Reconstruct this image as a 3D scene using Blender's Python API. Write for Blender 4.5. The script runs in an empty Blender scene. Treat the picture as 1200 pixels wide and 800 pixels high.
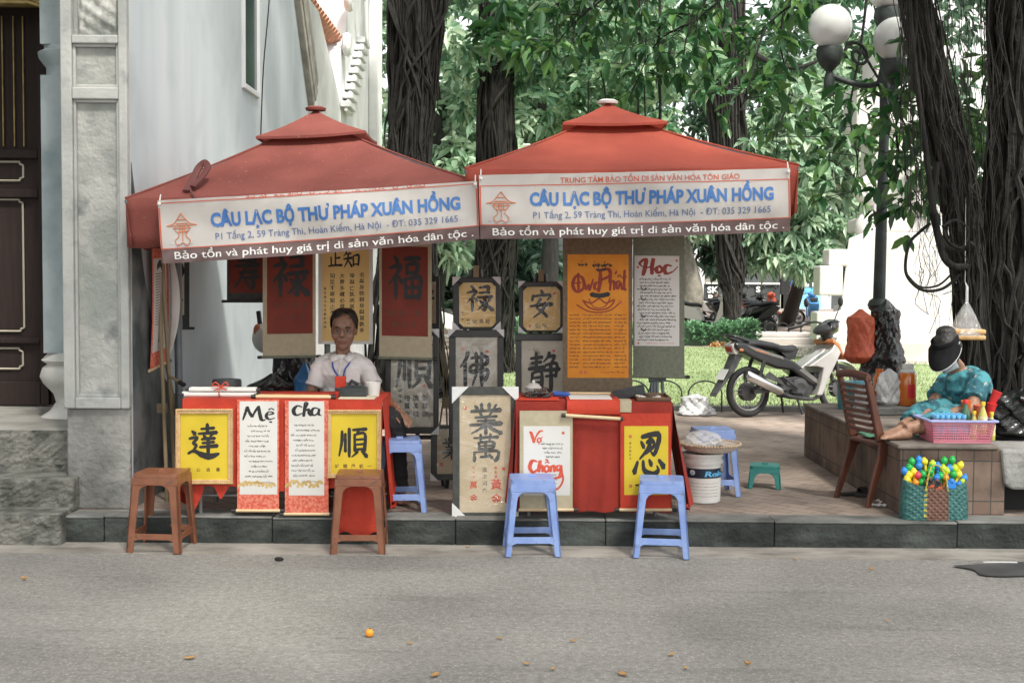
import bpy, math, random
import numpy as np
from mathutils import Vector, Matrix
random.seed(7); rng = np.random.default_rng(11)
S = bpy.context.scene; COL = S.collection; R = math.radians
# ------------------------------------------------------------------ camera
CAMZ = 1.70; FPX = 1500.0; PITCH = math.atan(78/1500.0); ROLL = R(0.42)
cd = bpy.data.cameras.new('camera'); cam = bpy.data.objects.new('camera', cd); COL.objects.link(cam)
cd.sensor_width = 36.0; cd.lens = 36.0*FPX/1200.0; cd.clip_start = 0.1; cd.clip_end = 2000
_F = Vector((0, math.cos(PITCH), -math.sin(PITCH))); _R0 = Vector((1, 0, 0)); _U0 = Vector((0, math.sin(PITCH), math.cos(PITCH)))
_R = _R0*math.cos(ROLL) + _U0*math.sin(ROLL); _U = _U0*math.cos(ROLL) - _R0*math.sin(ROLL)
cam.matrix_world = Matrix(((_R.x, _U.x, -_F.x, 0), (_R.y, _U.y, -_F.y, 0), (_R.z, _U.z, -_F.z, CAMZ), (0, 0, 0, 1)))
S.camera = cam
# ------------------------------------------------------------------ world, sun, exposure
SUN_EL, SUN_AZ = R(56), R(152)     # azimuth measured clockwise from +Y
w = bpy.data.worlds.new('World'); S.world = w; w.use_nodes = True
nt = w.node_tree; bg = nt.nodes['Background']
sk = nt.nodes.new('ShaderNodeTexSky'); sk.sky_type = 'NISHITA'; sk.sun_disc = False
sk.sun_elevation = SUN_EL; sk.sun_rotation = SUN_AZ; sk.air_density = 1.0; sk.dust_density = 3.0; sk.ozone_density = 1.0
hs = nt.nodes.new('ShaderNodeHueSaturation'); hs.inputs['Saturation'].default_value = 0.08
nt.links.new(sk.outputs[0], hs.inputs['Color']); nt.links.new(hs.outputs[0], bg.inputs['Color'])
bg.inputs['Strength'].default_value = 0.15
ld = bpy.data.lights.new('sun', 'SUN'); ld.energy = 2.6; ld.angle = R(7); ld.color = (1.0, 0.95, 0.86)
sun = bpy.data.objects.new('sun', ld); COL.objects.link(sun)
_sd = Vector((math.sin(SUN_AZ)*math.cos(SUN_EL), math.cos(SUN_AZ)*math.cos(SUN_EL), math.sin(SUN_EL)))
sun.rotation_euler = (-_sd).to_track_quat('-Z', 'Y').to_euler(); sun.location = (0, -20, 40)
S.view_settings.view_transform = 'Standard'; S.view_settings.look = 'None'
S.view_settings.exposure = 1.18; S.view_settings.gamma = 1.0
S.cycles.max_bounces = 7; S.cycles.transparent_max_bounces = 12; S.cycles.sample_clamp_indirect = 6
S.cycles.use_denoising = True
# ------------------------------------------------------------------ pixel helpers (photo pixels, 1200x800)
def P(px, py, Y):
    d = _F + _R*((px-600)/FPX) - _U*((py-400)/FPX)
    t = Y/d.y
    return Vector((d.x*t, Y, CAMZ + d.z*t))
def G(px, py, z=0.17):
    d = _F + _R*((px-600)/FPX) - _U*((py-400)/FPX)
    t = (z-CAMZ)/d.z
    return Vector((d.x*t, d.y*t, z))
PAV = 0.17
# ------------------------------------------------------------------ materials
MATS = {}
def lin(*c):
    f = lambda v: (v/255/12.92 if v/255 <= 0.04045 else ((v/255+0.055)/1.055)**2.4)
    return tuple(f(v) for v in c)
def mat(name, c, c2=None, rough=0.6, scale=4.0, bump=0.0, bscale=None, metal=0.0, detail=5.0, spec=0.5, stretch=(1, 1, 1), lo=0.38, hi=0.62,
        trans=0.0, coat=0.0, alpha=1.0, sheen=0.0, emit=None, speck=None):
    m = bpy.data.materials.new(name); m.use_nodes = True; n = m.node_tree; L = n.links.new
    b = n.nodes['Principled BSDF']; b.inputs['Roughness'].default_value = rough; b.inputs['Metallic'].default_value = metal
    b.inputs['Specular IOR Level'].default_value = spec; b.inputs['Coat Weight'].default_value = coat; b.inputs['Sheen Weight'].default_value = sheen
    b.inputs['Base Color'].default_value = (*c, 1); b.inputs['Alpha'].default_value = alpha
    tc = n.nodes.new('ShaderNodeTexCoord'); mp = n.nodes.new('ShaderNodeMapping'); mp.inputs['Scale'].default_value = stretch
    L(tc.outputs['Object'], mp.inputs['Vector'])
    col = None
    if c2 is not None:
        nz = n.nodes.new('ShaderNodeTexNoise'); nz.inputs['Scale'].default_value = scale; nz.inputs['Detail'].default_value = detail
        L(mp.outputs[0], nz.inputs['Vector'])
        rp = n.nodes.new('ShaderNodeValToRGB'); rp.color_ramp.elements[0].position = lo; rp.color_ramp.elements[1].position = hi
        rp.color_ramp.elements[0].color = (*c, 1); rp.color_ramp.elements[1].color = (*c2, 1)
        L(nz.outputs['Fac'], rp.inputs['Fac']); col = rp.outputs['Color']
        if speck:
            n2 = n.nodes.new('ShaderNodeTexNoise'); n2.inputs['Scale'].default_value = speck[0]; n2.inputs['Detail'].default_value = 3
            L(tc.outputs['Object'], n2.inputs['Vector'])
            mr = n.nodes.new('ShaderNodeMapRange'); mr.inputs['From Min'].default_value = speck[2]; mr.inputs['From Max'].default_value = speck[3]
            L(n2.outputs['Fac'], mr.inputs['Value'])
            mx = n.nodes.new('ShaderNodeMix'); mx.data_type = 'RGBA'; L(mr.outputs[0], mx.inputs['Factor'])
            L(col, mx.inputs[6]); mx.inputs[7].default_value = (*speck[1], 1); col = mx.outputs[2]
        L(col, b.inputs['Base Color'])
    if bump:
        nb = n.nodes.new('ShaderNodeTexNoise'); nb.inputs['Scale'].default_value = bscale or scale*6; nb.inputs['Detail'].default_value = 4
        L(mp.outputs[0], nb.inputs['Vector'])
        bp = n.nodes.new('ShaderNodeBump'); bp.inputs['Strength'].default_value = bump; bp.inputs['Distance'].default_value = 0.02
        L(nb.outputs['Fac'], bp.inputs['Height']); L(bp.outputs[0], b.inputs['Normal'])
    if trans:
        tr = n.nodes.new('ShaderNodeBsdfTranslucent'); ms = n.nodes.new('ShaderNodeMixShader'); ms.inputs[0].default_value = trans
        if col: L(col, tr.inputs['Color'])
        else: tr.inputs['Color'].default_value = (*c, 1)
        L(b.outputs[0], ms.inputs[1]); L(tr.outputs[0], ms.inputs[2]); L(ms.outputs[0], n.nodes['Material Output'].inputs['Surface'])
    if emit:
        b.inputs['Emission Color'].default_value = (*emit, 1); b.inputs['Emission Strength'].default_value = 1
    MATS[name] = m
    return m
def clear(name, tint, gloss=0.12, rough=0.08, bump=0.6, bscale=18, milky=0.0):
    m = bpy.data.materials.new(name); m.use_nodes = True; n = m.node_tree; L = n.links.new
    for x in list(n.nodes):
        if x.type == 'BSDF_PRINCIPLED': n.nodes.remove(x)
    t = n.nodes.new('ShaderNodeBsdfTransparent'); t.inputs[0].default_value = (*tint, 1)
    g = n.nodes.new('ShaderNodeBsdfGlossy'); g.inputs['Roughness'].default_value = rough
    tc = n.nodes.new('ShaderNodeTexCoord'); nb = n.nodes.new('ShaderNodeTexNoise'); nb.inputs['Scale'].default_value = bscale; nb.inputs['Detail'].default_value = 3
    nb.inputs['Distortion'].default_value = 1.2
    L(tc.outputs['Object'], nb.inputs['Vector'])
    bp = n.nodes.new('ShaderNodeBump'); bp.inputs['Strength'].default_value = bump; bp.inputs['Distance'].default_value = 0.05
    L(nb.outputs['Fac'], bp.inputs['Height']); L(bp.outputs[0], g.inputs['Normal'])
    mx = n.nodes.new('ShaderNodeMixShader'); mx.inputs[0].default_value = gloss
    L(t.outputs[0], mx.inputs[1]); L(g.outputs[0], mx.inputs[2]); out = mx.outputs[0]
    if milky:
        d = n.nodes.new('ShaderNodeBsdfDiffuse'); d.inputs[0].default_value = (0.8, 0.8, 0.8, 1); m2 = n.nodes.new('ShaderNodeMixShader')
        m2.inputs[0].default_value = milky; L(out, m2.inputs[1]); L(d.outputs[0], m2.inputs[2]); out = m2.outputs[0]
    L(out, n.nodes['Material Output'].inputs['Surface'])
    MATS[name] = m; return m
def leafmat(name, ca, cb, cc, rough=0.38, trans=0.3):
    m = bpy.data.materials.new(name); m.use_nodes = True; n = m.node_tree; L = n.links.new
    b = n.nodes['Principled BSDF']; b.inputs['Roughness'].default_value = rough
    g = n.nodes.new('ShaderNodeNewGeometry'); rp = n.nodes.new('ShaderNodeValToRGB'); e = rp.color_ramp.elements
    e[0].position = 0.0; e[0].color = (*ca, 1); e[1].position = 1.0; e[1].color = (*cc, 1); k = e.new(0.55); k.color = (*cb, 1)
    L(g.outputs['Random Per Island'], rp.inputs['Fac']); L(rp.outputs[0], b.inputs['Base Color'])
    tr = n.nodes.new('ShaderNodeBsdfTranslucent'); hs = n.nodes.new('ShaderNodeHueSaturation'); hs.inputs['Value'].default_value = 1.5; hs.inputs['Hue'].default_value = 0.485
    L(rp.outputs[0], hs.inputs['Color']); L(hs.outputs[0], tr.inputs['Color'])
    ms = n.nodes.new('ShaderNodeMixShader'); ms.inputs[0].default_value = trans
    L(b.outputs[0], ms.inputs[1]); L(tr.outputs[0], ms.inputs[2]); L(ms.outputs[0], n.nodes['Material Output'].inputs['Surface'])
    MATS[name] = m; return m
# ------------------------------------------------------------------ objects
def W(o):
    if o is None: return Matrix.Identity(4)
    return W(o.parent) @ o.matrix_parent_inverse @ o.matrix_basis
def tag(o, label=None, cat=None, group=None, kind=None):
    if label: o['label'] = label
    if cat: o['category'] = cat
    if group: o['group'] = group
    if kind: o['kind'] = kind
    return o
def thing(name, loc, label, cat, group=None):
    o = bpy.data.objects.new(name, None); COL.objects.link(o); o.location = loc; o.empty_display_size = 0.1
    return tag(o, label, cat, group)
def link(o, parent):
    COL.objects.link(o)
    if parent is not None:
        o.parent = parent; o.matrix_parent_inverse = W(parent).inverted()
def dup(root, label, loc=None, rot=None, group=None):
    r = root.copy(); COL.objects.link(r)
    def rec(a, b):
        for ch in [x for x in a.children]:
            c = ch.copy(); COL.objects.link(c); c.parent = b; rec(ch, c)
    rec(root, r)
    r['label'] = label
    if group: r['group'] = group
    if loc is not None: r.location = loc
    if rot is not None: r.rotation_euler = rot
    return r
def recolor(root, swap):
    for c in [root]+list(root.children_recursive):
        if c.type == 'MESH' and any(s.name in swap for s in c.data.materials):
            c.data = c.data.copy()
            for i, s in enumerate(c.data.materials):
                if s.name in swap: c.data.materials[i] = MATS[swap[s.name]]
_TXT = {}
def text_mesh(s, offset=0.0, shear=0.0):
    k = (s, offset, shear)
    if k in _TXT: return _TXT[k]
    c = bpy.data.curves.new('t', 'FONT'); c.body = s; c.size = 1; c.offset = offset; c.shear = shear; c.fill_mode = 'FRONT'; c.resolution_u = 3
    o = bpy.data.objects.new('t', c); COL.objects.link(o); dg = bpy.context.evaluated_depsgraph_get()
    m = bpy.data.meshes.new_from_object(o.evaluated_get(dg))
    vs = [(v.co.x, v.co.y) for v in m.vertices]; fs = [tuple(p.vertices) for p in m.polygons]
    bpy.data.objects.remove(o); bpy.data.meshes.remove(m); bpy.data.curves.remove(c)
    _TXT[k] = (vs, fs); return _TXT[k]
def cr(pts, n=6):
    """catmull-rom through tuples of any length"""
    pts = [tuple(p) for p in pts]
    if len(pts) < 2: return pts
    if len(pts) == 2: return [tuple(a+(b-a)*i/n for a, b in zip(*pts)) for i in range(n+1)]
    out = []; q = [pts[0]]+pts+[pts[-1]]
    for i in range(1, len(q)-2):
        p0, p1, p2, p3 = q[i-1:i+3]
        for k in range(n):
            t = k/n
            out.append(tuple(0.5*(2*b+(c-a)*t+(2*a-5*b+4*c-d)*t*t+(-a+3*b-3*c+d)*t**3) for a, b, c, d in zip(p0, p1, p2, p3)))
    out.append(pts[-1]); return out
class MB:
    def __init__(s, m=None):
        s.v = []; s.f = []; s.fm = []; s.mats = []; s.cur = 0
        if m: s.m(m)
    def m(s, name):
        if name not in s.mats: s.mats.append(name)
        s.cur = s.mats.index(name); return s
    def add(s, vs, fs, M=None):
        b = len(s.v)
        s.v += [tuple(M @ Vector(v)) if M is not None else tuple(v) for v in vs]
        s.f += [tuple(i+b for i in f) for f in fs]; s.fm += [s.cur]*len(fs); return s
    def box(s, x0, x1, y0, y1, z0, z1, M=None):
        vs = [(x, y, z) for z in (z0, z1) for y in (y0, y1) for x in (x0, x1)]
        return s.add(vs, [(0, 2, 3, 1), (4, 5, 7, 6), (0, 1, 5, 4), (2, 6, 7, 3), (0, 4, 6, 2), (1, 3, 7, 5)], M)
    def poly(s, pts): return s.add(pts, [tuple(range(len(pts)))])
    def bar(s, a, b, w, d, up=(0, 0, 1)):
        a, b = Vector(a), Vector(b); z = (b-a).normalized(); x = z.cross(Vector(up))
        if x.length < 1e-4: x = z.cross(Vector((0, 1, 0)))
        x.normalize(); y = z.cross(x)
        vs = [p+x*i*w/2+y*j*d/2 for p in (a, b) for j in (-1, 1) for i in (-1, 1)]
        return s.add(vs, [(0, 2, 3, 1), (4, 5, 7, 6), (0, 1, 5, 4), (2, 6, 7, 3), (0, 4, 6, 2), (1, 3, 7, 5)])
    def tube(s, pts, r, n=8, caps=True, flat=None):
        pts = [Vector(p) for p in pts]; k = len(pts); rs = r if isinstance(r, (list, tuple)) else [r]*k
        vs = []; px = None
        for i, p in enumerate(pts):
            t = (pts[min(i+1, k-1)]-pts[max(i-1, 0)])
            t = t.normalized() if t.length > 1e-9 else Vector((0, 0, 1))
            if px is None:
                a = Vector((0, 1, 0)) if abs(t.y) < 0.8 else Vector((1, 0, 0)); x = t.cross(a).normalized()
            else:
                x = px - t*px.dot(t); x = x.normalized() if x.length > 1e-6 else t.orthogonal().normalized()
            px = x; y = t.cross(x)
            for j in range(n):
                an = 2*math.pi*j/n; vs.append(p+(x*math.cos(an)+y*math.sin(an)*(flat or 1))*rs[i])
        fs = [(i*n+j, i*n+(j+1) % n, (i+1)*n+(j+1) % n, (i+1)*n+j) for i in range(k-1) for j in range(n)]
        if caps: fs += [tuple(range(n))[::-1], tuple(range((k-1)*n, k*n))]
        return s.add(vs, fs)
    def rings(s, rings, n=20, caps=True):
        """rings: (centre, xvec, yvec)"""
        vs = []
        for c, x, y in rings:
            c, x, y = Vector(c), Vector(x), Vector(y)
            vs += [c+x*math.cos(2*math.pi*j/n)+y*math.sin(2*math.pi*j/n) for j in range(n)]
        k = len(rings)
        fs = [(i*n+j, i*n+(j+1) % n, (i+1)*n+(j+1) % n, (i+1)*n+j) for i in range(k-1) for j in range(n)]
        if caps: fs += [tuple(range(n))[::-1], tuple(range((k-1)*n, k*n))]
        return s.add(vs, fs)
    def lathe(s, prof, c=(0, 0, 0), n=20, M=None, sx=1, sy=1, caps=True):
        T = Matrix.Translation(Vector(c)) if M is None else M
        vs = [(r*math.cos(2*math.pi*j/n)*sx, r*math.sin(2*math.pi*j/n)*sy, z) for r, z in prof for j in range(n)]; k = len(prof)
        fs = [(i*n+j, i*n+(j+1) % n, (i+1)*n+(j+1) % n, (i+1)*n+j) for i in range(k-1) for j in range(n)]
        if caps: fs += [tuple(range(n))[::-1], tuple(range((k-1)*n, k*n))]
        return s.add(vs, fs, T)
    def ball(s, c, r, n=12, m=8, M=None, sc=(1, 1, 1)):
        prof = [(max(1e-4, math.sin(math.pi*i/m)), -math.cos(math.pi*i/m)) for i in range(m+1)]
        T = Matrix.Translation(Vector(c)) @ (M or Matrix.Identity(4)) @ Matrix.Diagonal((r*sc[0], r*sc[1], r*sc[2], 1))
        return s.lathe(prof, n=n, M=T)
    def prism(s, pts, f0, f1):
        """outline of 2D points, f0/f1 map them to the two faces"""
        k = len(pts); vs = [f0(*p) for p in pts]+[f1(*p) for p in pts]
        return s.add(vs, [tuple(range(k)), tuple(range(k, 2*k))[::-1]]+[(i, i+k, (i+1) % k+k, (i+1) % k) for i in range(k)])
    def grid(s, f, nu, nv):
        vs = [f(i/nu, j/nv) for j in range(nv+1) for i in range(nu+1)]
        return s.add(vs, [(j*(nu+1)+i, j*(nu+1)+i+1, (j+1)*(nu+1)+i+1, (j+1)*(nu+1)+i) for j in range(nv) for i in range(nu)])
    def text(s, st, f, x0, x1, yb, cap, offset=0.0, shear=0.0, fit=True, centre=False):
        """write st with f(x, y): x0..x1 wide, baseline yb, cap height cap (y grows downwards)"""
        vs, fs = text_mesh(st, offset, shear); a = min(v[0] for v in vs); b = max(v[0] for v in vs)
        sc = cap/0.727; sx = (x1-x0)/max(1e-6, b-a) if fit else sc
        o = x0 - a*sx if (fit or not centre) else (x0+x1)/2-(a+b)/2*sx
        return s.add([f(o+x*sx, yb-y*sc) for x, y in vs], fs)
    def cjk(s, ch, f, cx, cy, size, offset=0.0, sx=1.0):
        vs, fs = text_mesh(ch, offset); a = min(v[0] for v in vs); b = max(v[0] for v in vs); lo = min(v[1] for v in vs); hi = max(v[1] for v in vs)
        return s.add([f(cx+(x-(a+b)/2)*size*sx, cy-(y-(lo+hi)/2)*size) for x, y in vs], fs)
    def brush(s, strokes, f, x0, y0, w, h, wt=1.0, n=5, ragged=0.0):
        """strokes in a 100 box, each [(x, y, width)...]; f(x, y, layer)"""
        for si, st in enumerate(strokes):
            q = cr(st, n); L = []; Rr = []; k = len(q)
            for i, (x, y, ww) in enumerate(q):
                a = q[max(0, i-1)]; b = q[min(k-1, i+1)]; dx, dy = b[0]-a[0], b[1]-a[1]; l = math.hypot(dx, dy) or 1
                nx, ny = -dy/l, dx/l; hw = max(0.0005, ww)*wt/2*(1+random.uniform(-ragged, ragged))
                L.append((x+nx*hw, y+ny*hw)); Rr.append((x-nx*hw, y-ny*hw))
            # rounded ends
            def cap(p, o, ww):
                dx, dy = p[0]-o[0], p[1]-o[1]; l = math.hypot(dx, dy) or 1
                return (p[0]+dx/l*ww*wt*0.45, p[1]+dy/l*ww*wt*0.45)
            pts = L+Rr+[cap(q[0], q[1], q[0][2]), cap(q[-1], q[-2], q[-1][2])]
            fs = [(i, i+1, k+i+1, k+i) for i in range(k-1)]+[(0, k, 2*k), (k-1, 2*k-1, 2*k+1)]
            ly = [si+.85*i/k for i in range(k)]*2+[si, si+.85]
            s.add([f(x0+px/100*w, y0+py/100*h, ly[i]) for i, (px, py) in enumerate(pts)], fs)
        return s
    def build(s, name, parent=None, smooth=None, bevel=0, seg=2, label=None, kind=None, thick=0, sub=0):
        me = bpy.data.meshes.new(name); vs = s.v; loc = Vector((0, 0, 0))
        if parent is None and vs:
            a = np.array(vs); loc = Vector(((a[:, 0].min()+a[:, 0].max())/2, (a[:, 1].min()+a[:, 1].max())/2, a[:, 2].min())); vs = (a-np.array(loc)).tolist()
        me.from_pydata(vs, [], s.f); 
        for n in s.mats: me.materials.append(MATS[n])
        me.polygons.foreach_set('material_index', s.fm)
        if smooth is not None:
            me.shade_smooth(); me.set_sharp_from_angle(angle=R(smooth))
        me.update()
        o = bpy.data.objects.new(name, me); link(o, parent)
        if parent is None: o.location = loc
        if thick:
            md = o.modifiers.new('thick', 'SOLIDIFY'); md.thickness = thick; md.offset = 0
        if bevel:
            md = o.modifiers.new('bevel', 'BEVEL'); md.width = bevel; md.segments = seg; md.limit_method = 'ANGLE'; md.angle_limit = R(40); md.harden_normals = False
        if sub:
            md = o.modifiers.new('sub', 'SUBSURF'); md.levels = md.render_levels = sub
        if label: o['label'] = label
        if kind: o['kind'] = kind
        return o
def remesh(mb, voxel=0.006, it=4):
    """fuse the closed shells of mb into one continuous surface"""
    me = bpy.data.meshes.new('t'); me.from_pydata(mb.v, [], mb.f); o = bpy.data.objects.new('t', me); COL.objects.link(o)
    r = o.modifiers.new('r', 'REMESH'); r.mode = 'VOXEL'; r.voxel_size = voxel
    sm = o.modifiers.new('s', 'SMOOTH'); sm.factor = 0.5; sm.iterations = it
    m = bpy.data.meshes.new_from_object(o.evaluated_get(bpy.context.evaluated_depsgraph_get()))
    vs = [tuple(v.co) for v in m.vertices]; fs = [tuple(p.vertices) for p in m.polygons]
    bpy.data.objects.remove(o); bpy.data.meshes.remove(me); bpy.data.meshes.remove(m)
    return vs, fs
def mesh_np(name, V, F, mat_name, parent=None, smooth=False, kind=None, mi=None):
    """V (n,3), F (m,4) quads"""
    me = bpy.data.meshes.new(name); me.vertices.add(len(V)); me.vertices.foreach_set('co', np.asarray(V, dtype=np.float32).ravel())
    m = len(F); me.loops.add(m*4); me.loops.foreach_set('vertex_index', np.asarray(F, dtype=np.int32).ravel())
    me.polygons.add(m); me.polygons.foreach_set('loop_start', np.arange(m, dtype=np.int32)*4)
    for nme in ([mat_name] if isinstance(mat_name, str) else mat_name): me.materials.append(MATS[nme])
    if mi is not None: me.polygons.foreach_set('material_index', np.asarray(mi, dtype=np.int32))
    me.update(calc_edges=True); me.validate()
    o = bpy.data.objects.new(name, me); link(o, parent)
    if kind: o['kind'] = kind
    return o
def leaves(C, D, Ln, Wd, fold=0.25, droop=0.3):
    """elliptical folded leaves: C base points, D directions, Ln lengths, Wd widths -> V, F"""
    n = len(C); D = D/np.linalg.norm(D, axis=1, keepdims=True)
    up = np.tile([0, 0, 1.0], (n, 1))+rng.normal(0, 0.45, (n, 3)); Sd = np.cross(D, up); Sd /= np.linalg.norm(Sd, axis=1, keepdims=True)+1e-9
    N = np.cross(Sd, D); Ln = Ln[:, None]; Wd = Wd[:, None]
    V = np.zeros((n, 6, 3))
    V[:, 0] = C; V[:, 3] = C+D*Ln-np.array([0, 0, 1.0])*Ln*droop
    for i, (t, ww) in enumerate(((0.30, 0.85), (0.68, 0.95))):
        mid = C+D*Ln*t-np.array([0, 0, 1.0])*Ln*droop*t*t+N*Wd*fold
        V[:, 1+i] = mid+Sd*Wd*ww*0.5; V[:, 5-i] = mid-Sd*Wd*ww*0.5
    V = V.reshape(-1, 3); b = np.arange(n)[:, None]*6
    F = np.concatenate([b+np.array([[0, 1, 2, 3]]), b+np.array([[0, 3, 4, 5]])], axis=1).reshape(-1, 4)
    return V, F
def whorls(C, k, L, wr=0.42, spread=0.8, axis=None, droop=0.35):
    """k leaves round each twig end C"""
    n = len(C); ax = rng.normal(0, 0.6, (n, 3))+np.array([0, -0.25, 0.3]) if axis is None else axis
    ax = ax/np.linalg.norm(ax, axis=1, keepdims=True)
    a = np.cross(ax, rng.normal(0, 1, (n, 3))); a /= np.linalg.norm(a, axis=1, keepdims=True); b = np.cross(ax, a)
    th = (np.arange(k)*2*math.pi/k)[None, :]+rng.uniform(0, 6, (n, 1))+rng.normal(0, 0.25, (n, k))
    el = rng.normal(spread, 0.25, (n, k))
    D = ax[:, None, :]*np.cos(el)[..., None]+(a[:, None, :]*np.cos(th)[..., None]+b[:, None, :]*np.sin(th)[..., None])*np.sin(el)[..., None]
    Cc = np.repeat(C[:, None, :], k, 1)+rng.normal(0, L*0.08, (n, k, 3)); Ln = L*rng.uniform(0.45, 1.25, (n*k,))
    return leaves(Cc.reshape(-1, 3), D.reshape(-1, 3), Ln, Ln*wr*rng.uniform(0.8, 1.2, n*k), droop=droop)
# ================================================================== materials
mat('asphalt', (0.215, 0.206, 0.188), (0.285, 0.274, 0.252), 0.92, 0.8, 0.6, 150, detail=9, lo=0.3, hi=0.7, speck=(75, (0.44, 0.42, 0.39), 0.56, 0.70))
mat('gutter_concrete', (0.25, 0.23, 0.20), (0.33, 0.305, 0.27), 0.9, 3, 0.4, 60)
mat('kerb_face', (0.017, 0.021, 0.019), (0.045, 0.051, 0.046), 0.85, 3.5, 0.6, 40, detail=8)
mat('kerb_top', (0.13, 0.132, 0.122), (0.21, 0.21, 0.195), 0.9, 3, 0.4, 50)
mat('terrain', (0.10, 0.10, 0.07), (0.16, 0.15, 0.11), 0.95, 0.3)
mat('lawn', (0.16, 0.22, 0.085), (0.25, 0.31, 0.15), 0.9, 1.2, 0.4, 60)
mat('grass', (0.18, 0.24, 0.09), (0.27, 0.33, 0.16), 0.7, 3, trans=0.3)
mat('pale_path', (0.42, 0.38, 0.33), (0.52, 0.48, 0.42), 0.9, 2)
mat('wet_patch', (0.05, 0.052, 0.055), (0.09, 0.09, 0.09), 0.35, 4)
mat('plaster', (0.30, 0.31, 0.295), (0.41, 0.415, 0.395), 0.9, 2.2, 0.25, 30, detail=8, speck=(6, (0.21, 0.22, 0.215), 0.58, 0.78))
mat('plaster_rough', (0.21, 0.21, 0.195), (0.31, 0.305, 0.285), 0.95, 3.5, 0.7, 26, detail=8, speck=(9, (0.18, 0.19, 0.18), 0.58, 0.74))
mat('plaster_stain', (0.25, 0.265, 0.245), (0.39, 0.39, 0.365), 0.9, 4.2, 0.6, 26, detail=8, speck=(6, (0.17, 0.18, 0.18), 0.58, 0.76))
mat('wall_blue', (0.42, 0.475, 0.50), (0.505, 0.555, 0.575), 0.9, 3.0, 0.0, 20, detail=10, stretch=(1, 1, 0.15), lo=0.3, hi=0.7, speck=(2.2, (0.37, 0.42, 0.44), 0.5, 0.85))
mat('wall_grime_shade', (0.05, 0.065, 0.065), (0.17, 0.19, 0.19), 0.9, 3.5, 0.3, 20, detail=8)
mat('wall_white', (0.66, 0.67, 0.66), (0.78, 0.78, 0.77), 0.9, 3, 0.15, 30)
mat('moulding', (0.27, 0.26, 0.22), (0.40, 0.385, 0.34), 0.9, 6, 0.3)
mat('roof_tile', (0.40, 0.17, 0.10), (0.52, 0.25, 0.16), 0.85, 14, 0.4)
mat('pilaster', (0.20, 0.25, 0.26), (0.32, 0.37, 0.38), 0.9, 3, 0.2)
mat('pilaster_base', (0.42, 0.42, 0.39), (0.54, 0.53, 0.50), 0.9, 3, 0.3)
mat('step_stone', (0.075, 0.08, 0.068), (0.20, 0.195, 0.17), 0.95, 9, 1.0, 30, detail=10)
mat('step_top', (0.22, 0.21, 0.19), (0.32, 0.31, 0.28), 0.95, 4, 0.4, 30)
mat('door_wood', (0.013, 0.006, 0.0045), (0.021, 0.009, 0.007), 0.8, 6, 0.1, stretch=(6, 1, 0.5))
mat('door_line', (0.50, 0.45, 0.36), None, 0.6)
mat('gilt', (0.28, 0.20, 0.07), (0.42, 0.31, 0.12), 0.45, 12, 0.3, metal=0.4)
mat('dark', (0.012, 0.012, 0.012), None, 0.8)
mat('glass_dark', (0.03, 0.05, 0.06), None, 0.15, spec=0.6)
mat('frame_white', (0.62, 0.64, 0.64), None, 0.6)
mat('marble', (0.48, 0.465, 0.44), (0.56, 0.545, 0.52), 0.8, 1.2, 0.1, 12)
mat('marble_low', (0.42, 0.39, 0.36), (0.50, 0.47, 0.435), 0.85, 2, 0.1, 12)
mat('bark', (0.009, 0.0085, 0.007), (0.022, 0.021, 0.017), 0.95, 6, 1.0, 16, stretch=(3, 3, 0.6))
mat('root', (0.011, 0.0105, 0.0085), (0.030, 0.0275, 0.0225), 0.95, 9, 0.4, 40)
mat('pale_bark', (0.16, 0.15, 0.12), (0.26, 0.24, 0.20), 0.95, 6, 0.6, 16)
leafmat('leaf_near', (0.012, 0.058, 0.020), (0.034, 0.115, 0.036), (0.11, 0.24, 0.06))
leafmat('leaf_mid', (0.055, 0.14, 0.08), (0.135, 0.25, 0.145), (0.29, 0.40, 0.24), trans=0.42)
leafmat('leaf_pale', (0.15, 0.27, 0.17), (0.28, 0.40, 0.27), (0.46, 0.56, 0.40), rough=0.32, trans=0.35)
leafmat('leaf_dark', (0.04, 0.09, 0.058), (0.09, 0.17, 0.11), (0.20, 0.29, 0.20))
leafmat('leaf_hedge', (0.06, 0.17, 0.09), (0.11, 0.24, 0.12), (0.17, 0.33, 0.16))
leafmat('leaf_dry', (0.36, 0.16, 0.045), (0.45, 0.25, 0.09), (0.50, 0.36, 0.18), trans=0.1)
mat('far_dark', (0.035, 0.042, 0.042), (0.07, 0.08, 0.08), 0.8, 0.6)
mat('far_pale', (0.55, 0.56, 0.56), (0.66, 0.66, 0.65), 0.8, 0.5)
mat('sign_green', (0.02, 0.27, 0.24), (0.03, 0.33, 0.29), 0.5, 2)
mat('poster_blue', (0.08, 0.36, 0.62), (0.30, 0.62, 0.80), 0.5, 1.2)
mat('far_white', (0.75, 0.75, 0.73), None, 0.7)
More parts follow.
